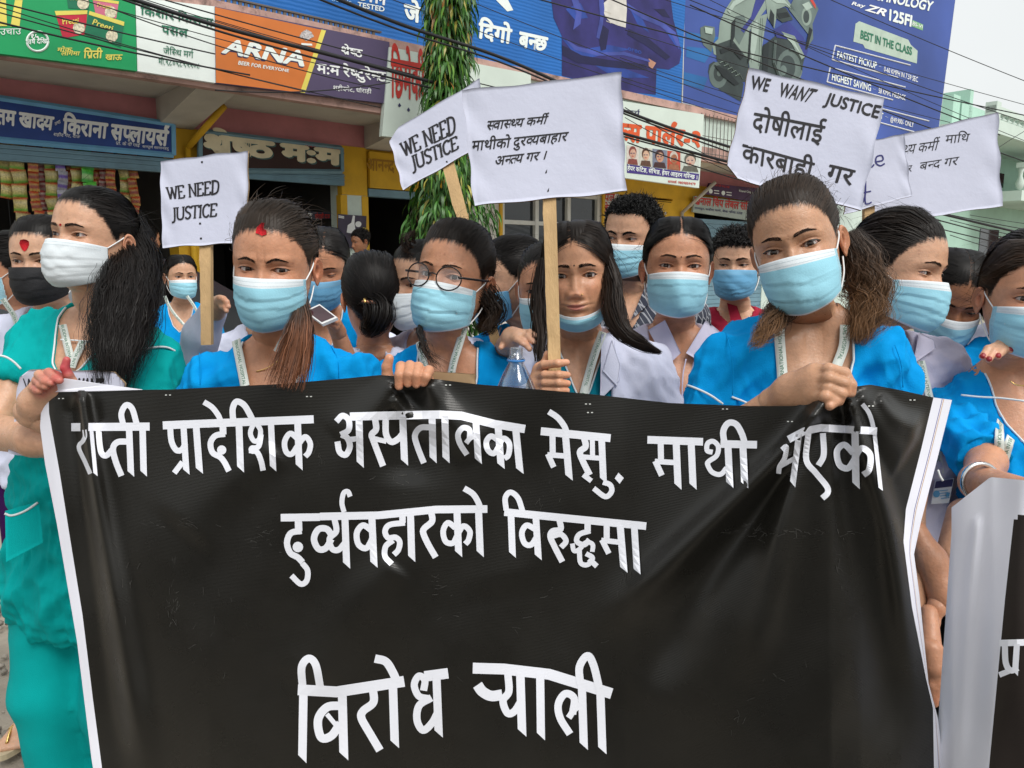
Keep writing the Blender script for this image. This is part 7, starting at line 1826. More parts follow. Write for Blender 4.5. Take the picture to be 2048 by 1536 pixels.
p.spot(0, .040, [(-.013, .006), (-.010, .014), (-.002, .016), (.006, .015), (.012, .010), (.012, .002), (.009, -.006), (.004, -.013), (-.001, -.016), (-.006, -.012), (-.010, -.004)], m_tika)
p.face_mask('black', puff=.004)
p.legs(m_purple, top=-.60, flare=1.05, spread=.05, shoes=False)
so_ = MB(); ang = np.arange(22)*2*math.pi/22
sv = np.stack([ft[0]-.01+(.046+.008*np.sin(ang))*np.cos(ang), ft[1]+.035+.125*np.sin(ang), np.full(22, .008)], 1)
so_.add(np.concatenate([sv, sv+np.array([0, 0, .018])]), [tuple(range(22))[::-1], tuple(range(22, 44))]+[(i, (i+1) % 22, 22+(i+1) % 22, 22+i) for i in range(22)]); so = so_.build('sandal', M('sandal_cream', (.5, .42, .28), .7), p.e)
b = MB(); 
for l in ([(-.045, .0, .03), (-.01, -.015, .075), (.035, .01, .035)], [(-.008, -.055, .045), (-.012, -.02, .072), (-.005, .03, .082)], [(-.05, .04, .03), (-.012, .02, .088), (.04, .05, .03)]): b.tube(cr(np.array(l)+np.array([ft[0], ft[1], 0]), 6), .005, 6)
b.build('strap', m_gold, so, True)
# woman with closed eyes and phone
p = Person('woman looking down with closed eyes in a deep blue mask holding up a phone', (638, 549, 2.35), 8, -16, 4, 0, 1.02, .02, SK['m'], .8, dict(up=.0004, lo=.003, hw=.0155, part=.01), seed=43)
p.torso(); p.cloth('shirt', m_blue, zb=-.30, h=.009, trim=m_pipe)
p.limb([(PX(720, 790, 2.2), PX(678, 672, 2.09), .034, .022)], h=.007); p.limb([(PX(590, 780, 2.2), PX(611, 640, 2.125), .034, .022)], h=.007)
p.hand([(PX(676, 664, 2.08), PX(668, 648, 2.05), .022, .02)], [PL([(670, 646, 2.04), (668, 638, 2.03), (660, 637, 2.025)]), PL([(674, 650, 2.04), (672, 644, 2.03), (664, 643, 2.02)]), PL([(672, 655, 2.04), (666, 651, 2.03), (658, 649, 2.02)])], h=.003)
p.hand([(PX(612, 632, 2.12), PX(606, 624, 2.1), .022, .018)], [PL([(607, 624, 2.08), (610, 617, 2.06), (617, 613, 2.05)]), PL([(605, 630, 2.08), (606, 622, 2.06), (612, 618, 2.05)])], h=.003)
p.head(); p.hair(col=BLK, n=2200, part=.01, gather=(1, .7, -.5), vol=.006, width=.0028); p.face_mask('deep', drop=.004); p.legs(m_navyt)
q = PL([(609, 622, 2.06), (639, 608, 2.07), (675, 635, 2.0), (644, 648, 1.99)]); n_ = np.cross(q[1]-q[0], q[3]-q[0]); n_ /= np.linalg.norm(n_); n_ *= np.sign((CAM-q[0]) @ n_)
e = empty('phone', np.mean(q, 0), 'white smartphone with a dark screen held up flat between two women', 'phone')
b = MB(); b.hexa([x-n_*.008 for x in q]+q); b.build('case', M('phone_white', (.7, .7, .7), .3), e); ctr = np.mean(q, 0); b = MB(); b.add([ctr+(x-ctr)*np.array(.84)+n_*.0008 for x in q], [(0, 1, 2, 3)]); b.build('screen', M('phone_screen', (.05, .022, .028), .08, .3, 8), e)
# woman seen from behind with a clip
p = Person('woman in a white coat seen from behind with a hair clip and low bun', (738, 592, 2.3), 196, 0, 0, 190, 1.0, .02, SK['m'], .7, {}, seed=44)
p.torso(sl=1.0); p.cloth('coat', m_coat, h=.009, neck=.06)
p.head(features=False); p.hair(col=BLK, n=2600, gather=(0, .95, -.30), vol=.012, crown=.008, width=.0028, tails=[dict(pts=[PX(744, 610, 2.17), PX(752, 626, 2.11), PX(748, 645, 2.10), PX(738, 655, 2.12), PX(732, 640, 2.13)], world=True, r=(.02, .042, .046, .03, .015), n=500, width=.003, dark=.8)], wig=.003); p.legs(m_navyt)
b = MB(); b.tube(cr(PL([(722, 602, 2.13), (735, 603, 2.10), (752, 607, 2.105)]), 6), .010, 8, flat=.5); b.build('hair_clip', M('clip_brown', (.30, .14, .09), .35), p.e, True)
b = MB(); b.tube(PL([(729, 597, 2.09), (731, 608, 2.085)]), .004, 6); b.build('hair_clip', m_gold, p.e, True)
# person with a white mask behind the woman in glasses
p = Person('person in a white mask hidden behind the woman in glasses', (797, 570, 2.15), -38, -4, 0, -10, 1.0, .02, SK['l'], .7, {}, seed=45)
p.torso(sl=1.0); p.cloth('coat', m_coat, zb=-.30, h=.009); p.head(); p.hair(col=BLK, n=1500, width=.003); p.face_mask('white', drop=.006, puff=.006); p.legs(m_navyt)
# sleek bun woman in profile, her hand on the white coat's shoulder
p = Person('woman in profile with sleek tied hair and gold earrings resting a hand on a shoulder', (962, 558, 2.2), -78, -4, 0, -24, 1.0, .02, SK['w'], .85, {}, seed=46)
p.torso(); p.cloth('shirt', m_blue, zb=-.33, h=.008, trim=m_pipe)
p.limb([(PX(985, 760, 1.93), PX(1000, 720, 1.86), .036, .03), (PX(1000, 720, 1.86), PX(1018, 684, 1.72), .030, .024)], h=.006)
p.hand([(PX(1012, 690, 1.71), PX(1024, 675, 1.66), .022, .020), (PX(1024, 675, 1.66), PX(1036, 672, 1.64), .018, .016)], [PL([(1024, 676, 1.645), (1034, 679, 1.622), (1047, 688, 1.612)]), PL([(1032, 673, 1.645), (1046, 682, 1.62), (1059, 698, 1.606)]), PL([(1040, 669, 1.645), (1056, 674, 1.622), (1068, 685, 1.612)]), PL([(1046, 666, 1.65), (1060, 665, 1.63), (1072, 672, 1.62)]), PL([(1012, 686, 1.68), (1006, 690, 1.66), (1002, 695, 1.65)])], h=.0024)
p.head(); p.hair(col=BLK, n=2600, gather=(0, .95, .05), vol=.004, width=.0024, wig=.0006, tails=[dict(pts=[(0, .10, .02), (0, .13, .015), (0, .14, -.01), (0, .125, -.02)], r=(.02, .036, .03, .012), n=300)])
p.face_mask('deep', drop=.028, puff=.004)
b = MB(); b.tube(p.H(np.array([.0, 0, 0])+np.array([[.084, .018+.006*math.sin(t), -.052+.008*math.cos(t)] for t in np.arange(12)*.5236])), .0014, 5, closed=True); b.build('earring', m_gold, p.e, True)
p.lanyard([(1068, 640), (1058, 655), (1045, 668)], .016); p.legs(m_navyt)
# woman half hidden by the stick
p = Person('woman in a blue mask half hidden behind the wooden placard stick', (1088, 583, 1.95), -8, -3, 0, 0, 1.0, .02, SK['m'], .8, dict(up=.0045), seed=47)
p.torso(); p.cloth('shirt', m_blue, zb=-.30, h=.010); p.head(gaze=(-12, 0)); p.hair(col=BLK, n=1700, width=.0028); p.face_mask('blue'); p.legs(m_navyt)
# tall man in the patterned shirt
p = Person('tall curly haired man in a dark patterned shirt and blue mask looking aside', (1238, 476, 2.42), -33, -5, 4, -12, 1.05, .0, SK['l'], .95, dict(up=.0042, lo=.003, nose=1.15, fw=1.04, male=True, hl=.010, beard=True), seed=48)
p.torso(1.22, 0, sl=.7, sr=.066); p.cloth('shirt', m_check, zb=-.29, vw=.05, neck=.062, h=.009, amp=.003, vprof=[0, .02, .04, .05])
collar(p, [[(1296, 548), (1312, 560), (1322, 592), (1300, 606)], [(1262, 640), (1300, 606), (1306, 574), (1296, 560)]], m_check)
p.head(gaze=(-25, 0), brow=1.9, browz=.0150, browtilt=.02, frown=1.0, browc=(.010, .008, .007)); p.hair(col=(.007, .0065, .0065), male=True, style='short', length=.0095, curl=.8, n=8000, width=.0026)
g = np.random.default_rng(5); n_ = 900; a = g.uniform(-1.7, 1.7, n_); zz_ = g.uniform(-.105, -.01, n_); x_ = .072*np.sin(a)*np.interp(zz_, [-.11, -.06, 0], [.68, .92, 1.03]); keep = (zz_ < -.075+.05*np.abs(x_)/.07)
x_, zz_ = x_[keep], zz_[keep]; x_ = np.clip(x_, -.069, .069); y_ = np.minimum(p.fy(x_, zz_), .02)-.0006; o_ = np.stack([x_*9, np.full(len(x_), -.7), np.full(len(x_), -.8)], 1); o_ /= np.linalg.norm(o_, axis=1)[:, None]
ts = np.linspace(0, 1, 3); st_ = np.stack([x_, y_, zz_], 1)[:, None]+o_[:, None]*(.008*ts)[None, :, None]; V, F = ribbons(st_, np.full(len(x_), .0014), g.normal(0, 1, st_.shape)); mk('beard', p.H(V), F, m_hairb, p.e, col=np.array([.006, .005, .005]))
p.face_mask('blue', puff=.004); p.legs(m_navyt, flare=1.1)
# man in red behind
p = Person('short haired man in a red collared shirt and deep blue mask behind the front woman', (1466, 529, 2.7), -22, -2, 0, -10, 1.03, .005, SK['w'], .8, dict(up=.0035, lo=.0025, fw=1.05, male=True), seed=49)
p.torso(1.15, 0, sl=.65, sr=.064); p.cloth('shirt', m_redc, zb=-.27, vw=.045, h=.009, vprof=[0, .02, .035, .045]); collar(p, [[(1454, 606), (1474, 612), (1484, 640), (1462, 646)]], m_redc)
p.head(gaze=(-20, 0), brow=1.4); p.hair(col=(.008, .007, .007), male=True, style='short', length=.020, curl=.3, n=3000, width=.003); p.face_mask('deep', puff=.008); p.legs(m_navyt)
# woman behind at the right with brown hair
p = Person('brown haired woman turned away behind the woman with red nails beside her', (2012, 560, 2.25), -48, -6, 0, -30, 1.0, .02, SK['l'], .8, {}, seed=50)
p.torso(sl=1.0); p.cloth('coat', m_coat, h=.010); p.head(); p.hair(col=(.030, .016, .009), tip=(.16, .08, .03), n=2400, part=.01, gather=(1, .8, -.2), vol=.010, width=.0028, fly=.1); p.face_mask('blue'); p.legs(m_navyt)
b = MB()
# person whose hand rests behind the small placard stick
p = Person('person in a white coat hidden behind with one hand resting on a blue shoulder', (512, 560, 2.35), 5, 0, 0, 0, .98, .02, SK['l'], .6, {}, seed=51)
p.torso(sl=1.0); p.cloth('coat', m_coat, h=.010)
p.limb([(PX(392, 720, 2.02), PX(402, 670, 1.98), .05, .044), (PX(402, 670, 1.98), PX(426, 622, 1.95), .044, .036)], h=.007, clothmat=m_coat, amp=.002)
p.hand([(PX(432, 622, 1.92), PX(440, 608, 1.9), .024, .022)], [PL([(436, 604, 1.88), (446, 598, 1.86), (455, 604, 1.855)]), PL([(442, 607, 1.875), (452, 605, 1.86), (457, 613, 1.855)]), PL([(444, 613, 1.875), (451, 615, 1.86), (453, 622, 1.855)]), PL([(434, 602, 1.88), (440, 596, 1.865), (448, 596, 1.86)])], h=.003)
p.head(); p.hair(col=BLK, n=1300, width=.003); p.legs(m_navyt)

# ---- front row
def bd(x, y): return float((banner(np.array([float(x)]), np.array([float(y)]))[0]-CAM) @ BF)
def PB(x, y, o): return PX(x, y, bd(x, y)+o)
# 1 teal scrubs
p = Person('woman in teal scrubs and a white mask with long black hair and stained red fingers', (121, 464, 1.72), -16, 7, 3, -9, 1.0, .0, SK['l'], 1.1, dict(up=.0042, lo=.0030, fw=1.0, tilt=.14, nose=.85), seed=1, troll=9)
E1, E2 = PX(304, 900, 1.76), PX(-22, 862, 1.76)
sh = p.torso(1.04, 1.05, arms=(p.L(E1[None])[0], p.L(E2[None])[0]), sl=.56, sr=.062, hips=1.20, waist=1.18)
top = p.cloth('scrub_top', m_teal, zb=-.325, vw=.07, hem=-.985, h=.0065, amp=.011, trim=m_pipe, k0=100)
p.line('piping', [(33, 690), (60, 683), (100, 679), (170, 682), (250, 690)], .002, m_pipe, parent=top)
p.line('piping', [(-6, 710), (12, 714), (28, 724), (42, 738)], .0026, m_pipe, parent=top); p.line('piping', [(270, 706), (290, 698), (315, 694), (335, 695), (352, 703)], .0026, m_pipe, parent=top)
pk = p.panel('pocket', [(10, 1022), (78, 1002), (86, 1085), (12, 1124)], m_teal, .006, .005, parent=top); p.line('piping', [(9, 1027), (24, 1031), (50, 1022), (76, 1005)], .0028, m_pipe, .008, parent=top)
S1, S2 = p.W(np.array(p.sh)); El = E2
p.limb([(S2, El, .049, .041), (El, PX(70, 876, 1.60), .041, .036), (PX(70, 876, 1.60), PX(180, 896, 1.56), .036, .030)], h=.005)
p.limb([(S1, E1, .048, .043), (E1, PX(170, 872, 1.585), .041, .035), (PX(170, 872, 1.585), PX(62, 822, 1.54), .036, .031)], h=.005)
red = (.42, .03, .05)
Kx = lambda x, y, d: PX(x/3.84, 560+y/3.84, d)
p.hand([(PX(66, 826, 1.54), PX(72, 806, 1.525), .030, .028), (PX(72, 806, 1.525), PX(112, 775, 1.50), .026, .022), (PX(72, 802, 1.52), PX(90, 760, 1.50), .024, .019), (PX(140, 782, 1.51), PX(115, 768, 1.50), .018, .018)],
       [[Kx(430, 735, 1.495), Kx(375, 712, 1.478), Kx(420, 755, 1.462), Kx(458, 772, 1.458)], [Kx(370, 755, 1.495), Kx(302, 728, 1.478), Kx(345, 780, 1.462), Kx(392, 790, 1.458)], [Kx(340, 790, 1.50), Kx(285, 772, 1.482), Kx(315, 805, 1.468), Kx(350, 816, 1.462)], [Kx(320, 820, 1.505), Kx(262, 822, 1.49), Kx(290, 848, 1.475), Kx(305, 850, 1.47)],
        [Kx(555, 775, 1.50), Kx(525, 730, 1.492), Kx(498, 675, 1.488), Kx(512, 615, 1.488)]], r=(.0102, .0076), stain=[(Kx(505, 650, 1.49), .034, red, .85), (Kx(420, 740, 1.47), .045, red, .5), (Kx(310, 830, 1.48), .03, red, .55), (Kx(455, 772, 1.46), .02, red, .5)])
p.head(gaze=(-6, 0), brow=1.15, browc=(.02, .013, .010), browz=.0165, browtilt=.04)
p.hair(col=BLK, n=4200, gather=(.35, .95, -.25), vol=.005, width=.0017, crown=.0, hl=.002, fly=.15,
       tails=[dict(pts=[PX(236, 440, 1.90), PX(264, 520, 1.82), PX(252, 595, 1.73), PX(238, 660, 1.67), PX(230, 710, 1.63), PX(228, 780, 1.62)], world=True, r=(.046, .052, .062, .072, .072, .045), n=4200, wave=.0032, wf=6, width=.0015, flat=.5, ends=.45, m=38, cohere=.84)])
p.spot(-.001, .016, [(.0026*math.cos(t), .0026*math.sin(t)) for t in np.arange(10)*.628], m_tika, 'bindi')
p.face_mask('white', puff=.004)
p.lanyard([(121, 586), (118, 606), (123, 640), (130, 670), (137, 700), (143, 722)], .017, off=.006); p.lanyard([(166, 682), (158, 700), (150, 716), (143, 735)], .017, off=.006)
p.legs(m_teal, top=-.80, flare=1.32, spread=.10)
# 3 glasses
p = Person('woman in round black glasses and blue scrubs gripping the banner top with one fist', (873, 547, 1.61), -19, 7, 7, -4, 1.0, .018, SK['m'], 1.1, dict(up=.0048, lo=.0036, fw=.985), seed=3)
p.torso(.92, 1.0, arms=((.185, .02, -.5), (-.2, .02, -.5)), sl=.75); p.cloth('scrub_top', m_blue, zb=-.345, vw=.078, trim=m_pipe, vprof=[0, .045, .060, .067], h=.006, amp=.010, k0=90)
q3 = lambda x, y, o: PB(660+x/3.657, 660+y/3.657, o)
p.arm(1, to=PX(850, 900, 1.50)); p.arm(0)
p.limb([(PX(850, 900, 1.50), PB(846, 815, .075), .026, .025)], h=.006)
p.hand([(PB(846, 812, .07), PB(836, 780, .045), .028, .028), (PB(812, 768, .036), PB(850, 770, .036), .020, .018)],
       [[q3(522, 345, .030), q3(520, 268, .002), q3(508, 330, -.0185), q3(505, 410, -.016)], [q3(582, 335, .030), q3(585, 262, .002), q3(573, 325, -.019), q3(570, 390, -.0165)], [q3(642, 340, .030), q3(645, 272, .002), q3(634, 330, -.019), q3(632, 396, -.0165)], [q3(702, 350, .030), q3(722, 298, .003), q3(702, 340, -.017), q3(684, 384, -.015)]], r=(.0102, .0080))
p.hand([(PB(812, 790, .05), PB(786, 775, .030), .024, .018)], [[PB(784, 775, .028), q3(420, 330, .018), q3(416, 268, .015), q3(434, 208, .014)]], r=(.0112, .0085))
p.head(gaze=(16, 2), brow=.9, browz=.0185); 
p.hair(col=DBR, n=4200, gather=(0, .9, .35), vol=.007, crown=.008, width=.0017, wig=.0035, fly=.28, tip=BRN, tails=[dict(pts=[PX(958, 575, 1.70), PX(985, 612, 1.71), PX(980, 645, 1.70), PX(965, 668, 1.68)], world=True, r=(.03, .035, .03, .015), n=500, wave=.004),
       dict(pts=[PX(840, 628, 1.70), PX(838, 655, 1.62), PX(843, 684, 1.545), PX(856, 712, 1.50), PX(878, 738, 1.47)], world=True, r=(.004, .006, .012, .02), n=70, width=.0014, wave=.003, cohere=.5, m=24), dict(pts=[PX(842, 630, 1.7), PX(842, 660, 1.6), PX(852, 700, 1.51), PX(880, 722, 1.48), PX(905, 735, 1.46)], world=True, r=(.002, .004, .006, .012), n=20, width=.001, cohere=.5), dict(pts=[PX(832, 462, 1.60), PX(815, 478, 1.61), PX(812, 500, 1.62), PX(820, 520, 1.63)], world=True, r=(.008, .014, .012, .006), n=90, width=.0012, wave=.006, cohere=.4)])
p.face_mask('blue', puff=.002)
gl = empty('eyeglasses', p.H(np.array([[0, -.12, 0]]))[0], 'thin round black eyeglasses worn above a blue mask', 'glasses')
b = MB(); th = np.linspace(0, 2*math.pi, 37)[:-1]
cs_ = []
for sx in (-1, 1):
    c_ = np.array([sx*.0345+.001, -.1125, -.008]); ring = c_+np.stack([.0262*np.cos(th), .010*(np.cos(th)*sx*.5)**2+.0045*sx*np.cos(th), .0240*np.sin(th)], 1); cs_.append((c_, ring)); b.tube(p.H(ring), .0015, 8, closed=True)
b.tube(p.H(cr([(-.0085, -.1165, -.003), (.001, -.119, -.001), (.0105, -.1165, -.003)], 5)), .0015, 6)
b.build('frame', M('glasses_black', (.012, .010, .010), .25), gl, True)
for sx in (-1, 1): b = MB(); b.tube(p.H(cr([(sx*.057, -.112, -.003), (sx*.070, -.095, -.002), (sx*.0785, -.03, .002), (sx*.079, .02, .006)], 6)), .0017, 6, flat=1.6); b.build('temple', M('glasses_black'), gl, True)
m_lens = bpy.data.materials.new('lens'); m_lens.use_nodes = True; t_ = m_lens.node_tree; t_.nodes.clear(); o_ = t_.nodes.new('ShaderNodeOutputMaterial'); mx_ = t_.nodes.new('ShaderNodeMixShader'); tr_ = t_.nodes.new('ShaderNodeBsdfTransparent'); gg_ = t_.nodes.new('ShaderNodeBsdfGlossy'); gg_.inputs['Roughness'].default_value = .02; mx_.inputs[0].default_value = .07
t_.links.new(tr_.outputs[0], mx_.inputs[1]); t_.links.new(gg_.outputs[0], mx_.inputs[2]); t_.links.new(mx_.outputs[0], o_.inputs[0])
for c_, ring in cs_: mk('lens', p.H(np.concatenate([ring, ring+np.array([0, .0012, 0])])), [tuple(range(36))[::-1], tuple(range(36, 72))], m_lens, gl, False)
p.lanyard([(836, 652), (838, 680), (844, 710), (852, 745)], .017, start=-.06); p.lanyard([(928, 655), (918, 690), (908, 722), (902, 750)], .017, flip=True, start=-.03)
p.legs(m_navyt)
# 5 lavender shirt
p = Person('woman with centre parted black hair in a lavender collared shirt and blue mask', (1362, 529, 1.80), -7, 3, 1, -2, 1.02, .02, SK['m'], 1.05, dict(up=.0042, lo=.003, fw=1.0, tilt=.13, nose=.85, part=.0), seed=5)
p.torso(1.02, .95, sl=1.0, sr=.060, arms=((.2, .04, -.5), (-.2, .04, -.5))); p.cloth('shirt', m_shirtw, zb=-.315, vw=.07, h=.0075, vprof=[0, .022, .04, .062])
collar(p, [[(1296, 660), (1330, 640), (1362, 706), (1336, 730)], [(1412, 640), (1446, 668), (1402, 724), (1372, 706)]], m_shirtw, .009)
p.line('placket', [(1372, 718), (1366, 750), (1364, 800)], .0016, m_shirtw, .003)
p.head(gaze=(-5, 2), brow=.9, browz=.0185); p.hair(col=BLK, n=4000, part=.0, gather=(1, .55, -.45), vol=.007, width=.002, wig=.0008, fly=.03)
p.spot(0, .017, [(.0014*math.cos(t), .0014*math.sin(t)) for t in np.arange(8)*.785], m_lash, 'bindi'); p.face_mask('blue'); p.lanyard([(1322, 668), (1325, 690), (1328, 720)], .017)
p.legs(m_navyt)
# 4 white coat with the placard
p = Person('woman with her mask under her chin in a white coat holding the largest placard', (1149, 550, 1.70), -9, -2, -3, 0, 1.0, .02, (.57, .295, .175), 1.15, dict(up=.0054, lo=.0036, fw=.99, nose=.82, lip=1.35, smile=.7, part=-.01), seed=4)
p.torso(1.05, 1.0, arms=((.225, .0, -.5), (-.235, -.02, -.48)), sl=1.0, sr=.066)
inner = p.cloth('scrub_top', cloth_mat('scrub_teal_blue', (.004, .19, .27)), zb=-.300, vw=.066, off=-.004, h=.007, amp=.001, trim=m_pipe, vprof=[0, .018, .040, .056])
p.cloth('coat', m_coat, zb=-.62, off=.010, vprof=[.02, .03, .05, .064], neck=.066, h=.0065, amp=.008, openw=None, k0=110)
p.vee = None
p.panel('lapel', [(1203, 668), (1226, 664), (1240, 760), (1200, 800)], m_coat, .012, .004); p.panel('lapel', [(1224, 680), (1240, 730), (1234, 772), (1206, 742)], m_coat, .016, .004)
p.panel('lapel', [(1072, 664), (1088, 668), (1092, 790), (1064, 770)], m_coat, .012, .004)
q4 = lambda x, y, d: PX(960+x/3.6575, 400+y/3.6575, d)
p.limb([(PX(1040, 830, 1.60), PX(1064, 800, 1.55), .045, .036)], h=.006, clothmat=m_coat)
p.hand([(PX(1072, 808, 1.53), PX(1080, 775, 1.505), .028, .026), (PX(1083, 785, 1.50), PX(1083, 742, 1.50), .020, .018)],
       [[q4(425, 1240, 1.495), q4(470, 1205, 1.468), q4(570, 1195, 1.446), q4(632, 1188, 1.452)], [q4(428, 1290, 1.49), q4(475, 1280, 1.462), q4(575, 1278, 1.444), q4(640, 1280, 1.455)], [q4(430, 1345, 1.49), q4(475, 1338, 1.462), q4(575, 1338, 1.444), q4(640, 1342, 1.455)], [q4(428, 1400, 1.49), q4(475, 1395, 1.464), q4(570, 1395, 1.448), q4(632, 1395, 1.457)], [q4(455, 1250, 1.51), q4(480, 1180, 1.505), q4(492, 1125, 1.50)]], r=(.0095, .0072))
p.head(gaze=(4, 0), brow=1.25, browc=(.014, .009, .007), browz=.0185, browtilt=-.02, lips=(.36, .115, .095), liner=1.3)
p.hair(col=DBR, n=4200, part=-.01, gather=(1, .35, -.75), vol=.008, crown=.006, width=.0019, wig=.0012, fly=.06,
       tails=[dict(pts=[PX(1086, 520, 1.73), PX(1080, 590, 1.70), PX(1084, 660, 1.63), PX(1082, 735, 1.58)], world=True, r=(.012, .020, .022, .014), n=420, wave=.002), dict(pts=[PX(1206, 500, 1.75), PX(1222, 560, 1.74), PX(1226, 620, 1.70), PX(1244, 664, 1.66), PX(1284, 690, 1.66), PX(1322, 706, 1.68)], world=True, r=(.014, .026, .032, .026, .018, .005), n=700, wave=.002, tip=(.05, .025, .018)) if False else dict(pts=[PX(1206, 500, 1.75), PX(1222, 560, 1.74), PX(1226, 620, 1.70), PX(1244, 664, 1.66), PX(1284, 690, 1.66), PX(1322, 706, 1.68)], world=True, r=(.012, .020, .024, .024, .016, .004), n=800, wave=.002)])
p.spot(0, .021, [(.0016*math.cos(t), .0016*math.sin(t)) for t in np.arange(8)*.785], m_lash, 'bindi')
b = MB(); b.tube(p.H(np.array([[.0155, p.fy(.0155, -.043)-.001, -.043], [.0157, p.fy(.0155, -.043)-.003, -.043]])), .0016, 8); b.build('nose_stud', m_gold, p.e, True)
p.face_mask('blue', chin=True); p.lanyard([(1206, 664), (1192, 700), (1180, 740), (1168, 785), (1162, 810)], .019, off=.009, start=-.03)
p.legs(m_navyt)
# 2 centre left
p = Person('woman with red powder in her parting and a brown side ponytail in blue scrubs', (521, 538, 1.47), 2, -5, 3, 0, 1.02, .012, SK['m'], 1.2, dict(up=.0040, lo=.0030, fw=.985, tilt=.07), seed=2)
p.torso(1.04, 1.0, arms=((.215, .02, -.5), (-.215, .02, -.5)), sl=.8, sr=.062); top = p.cloth('scrub_top', m_blue, zb=-.305, vw=.07, trim=m_pipe, h=.006, amp=.011, k0=100)
p.arm(0); p.arm(1)
p.head(gaze=(22, -3), brow=.95, browz=.0160, browtilt=-.06, frown=1.1, browc=(.016, .010, .008))
p.hair(col=(.034, .023, .016), tip=(.10, .038, .018), n=4600, gather=(.25, .95, -.15), vol=.007, crown=.005, width=.0017, wig=.005, fly=.3, tails=[dict(pts=[PX(594, 565, 1.62), PX(604, 612, 1.56), PX(600, 662, 1.44), PX(590, 712, 1.375), PX(572, 780, 1.35)], world=True, r=(.010, .014, .022, .032, .042), n=900, wave=.001, flat=.5, ends=.25, m=26, tipfrom=.05, cohere=.8)])
p.spot(.001, .072, [(-.010, -.007), (-.009, .003), (-.002, .012), (.003, .012), (.003, .002), (.009, -.001), (.010, -.008), (.002, -.011), (-.004, -.008)], m_tika, 'vermilion_mark', .003)
for l_ in ([(662, 690), (676, 720), (680, 768)], [(398, 700), (402, 735), (400, 772)]): p.line('seam', l_, .0011, m_blue, .0012, parent=top)
p.face_mask('blue'); p.lanyard([(470, 652), (472, 680), (480, 720), (490, 772)], .0185, start=-.05); p.lanyard([(590, 640), (578, 662), (562, 690), (554, 705)], .0175, txt=None)
p.line('necklace', [(512, 743), (530, 738), (545, 730), (556, 722)], .0012, m_gold, -.004); p.legs(m_navyt)
# 6 front right
p = Person('front woman with swept up brown hair in bright blue scrubs gripping the banner edge', (1579, 494, 1.35), -27, -3, -14, -3, 1.0, .032, SK['n'], 1.25, dict(up=.0046, lo=.0032, fw=.97, tilt=.13, hw=.0158), seed=6)
p.torso(1.0, 1.0, arms=((.205, .03, -.48), (-.225, .0, -.46)), sl=.72, sr=.060); top = p.cloth('scrub_top', m_blue, zb=-.345, vw=.085, trim=m_pipe, h=.0055, amp=.011, vprof=[0, .026, .056, .067], k0=85)
p.line('piping', [(1366, 768), (1390, 776), (1420, 790), (1446, 808)], .0022, m_pipe, parent=top); p.line('piping', [(1464, 794), (1485, 802), (1506, 812)], .0022, m_pipe, parent=top)
q5 = lambda x, y, d: PX(1320+x/3.2, 340+y/3.2, d)
for l_ in ([(1452, 664), (1461, 700), (1466, 745), (1465, 790)], [(1790, 690), (1803, 730), (1806, 775)]): p.line('seam', l_, .0011, m_blue, .0012, parent=top)
q5b = lambda x, y, o: PB(1320+x/3.2, 340+y/3.2, o)
p.arm(1, to=PX(1400, 930, 1.30)); p.arm(0)
p.limb([(PX(1400, 930, 1.30), PB(1480, 862, .07), .036, .033), (PB(1480, 862, .07), PB(1562, 800, .048), .033, .026)], h=.005)
p.hand([(PB(1548, 808, .050), PB(1585, 783, .036), .026, .025), (PB(1585, 783, .034), PB(1632, 752, .012), .025, .020), (PB(1588, 790, .034), PB(1625, 775, .012), .024, .021), (PB(1600, 798, .034), PB(1630, 792, .014), .020, .018)],
       [[q5b(1010, 1285, .010), q5b(1080, 1275, -.004), q5b(1180, 1300, -.004), q5b(1222, 1375, -.012), q5b(1222, 1425, -.012)], [q5b(1000, 1340, .008), q5b(1080, 1330, -.012), q5b(1180, 1365, -.016), q5b(1192, 1425, -.014)], [q5b(1000, 1400, .008), q5b(1075, 1395, -.014), q5b(1160, 1430, -.018), q5b(1145, 1480, -.014)], [q5b(1000, 1450, .010), q5b(1060, 1450, -.012), q5b(1125, 1475, -.016), q5b(1085, 1508, -.012)]], r=(.0100, .0078))
p.head(gaze=(6, -4), brow=1.1, browc=(.02, .012, .009), browz=.0190, browtilt=.10, liner=1.7)
p.hair(col=(.026, .017, .012), tip=(.115, .058, .026), n=6000, gather=(.1, .95, .15), vol=.008, crown=.006, width=.0017, wig=.003, fly=.28,
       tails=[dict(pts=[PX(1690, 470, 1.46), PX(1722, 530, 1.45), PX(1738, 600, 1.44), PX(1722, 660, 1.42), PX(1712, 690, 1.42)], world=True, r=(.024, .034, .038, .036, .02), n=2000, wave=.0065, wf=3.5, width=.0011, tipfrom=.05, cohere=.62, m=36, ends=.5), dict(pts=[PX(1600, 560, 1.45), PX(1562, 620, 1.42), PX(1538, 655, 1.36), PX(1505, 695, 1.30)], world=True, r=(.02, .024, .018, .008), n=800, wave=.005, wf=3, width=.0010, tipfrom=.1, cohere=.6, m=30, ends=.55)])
p.face_mask('blue', puff=.002)
p.lanyard([(1558, 650), (1560, 690), (1564, 740), (1567, 800)], .0185, flip=True, start=-.015); p.lanyard([(1690, 650), (1688, 690), (1676, 725), (1668, 745)], .018, start=-.10)
p.legs(m_navyt)
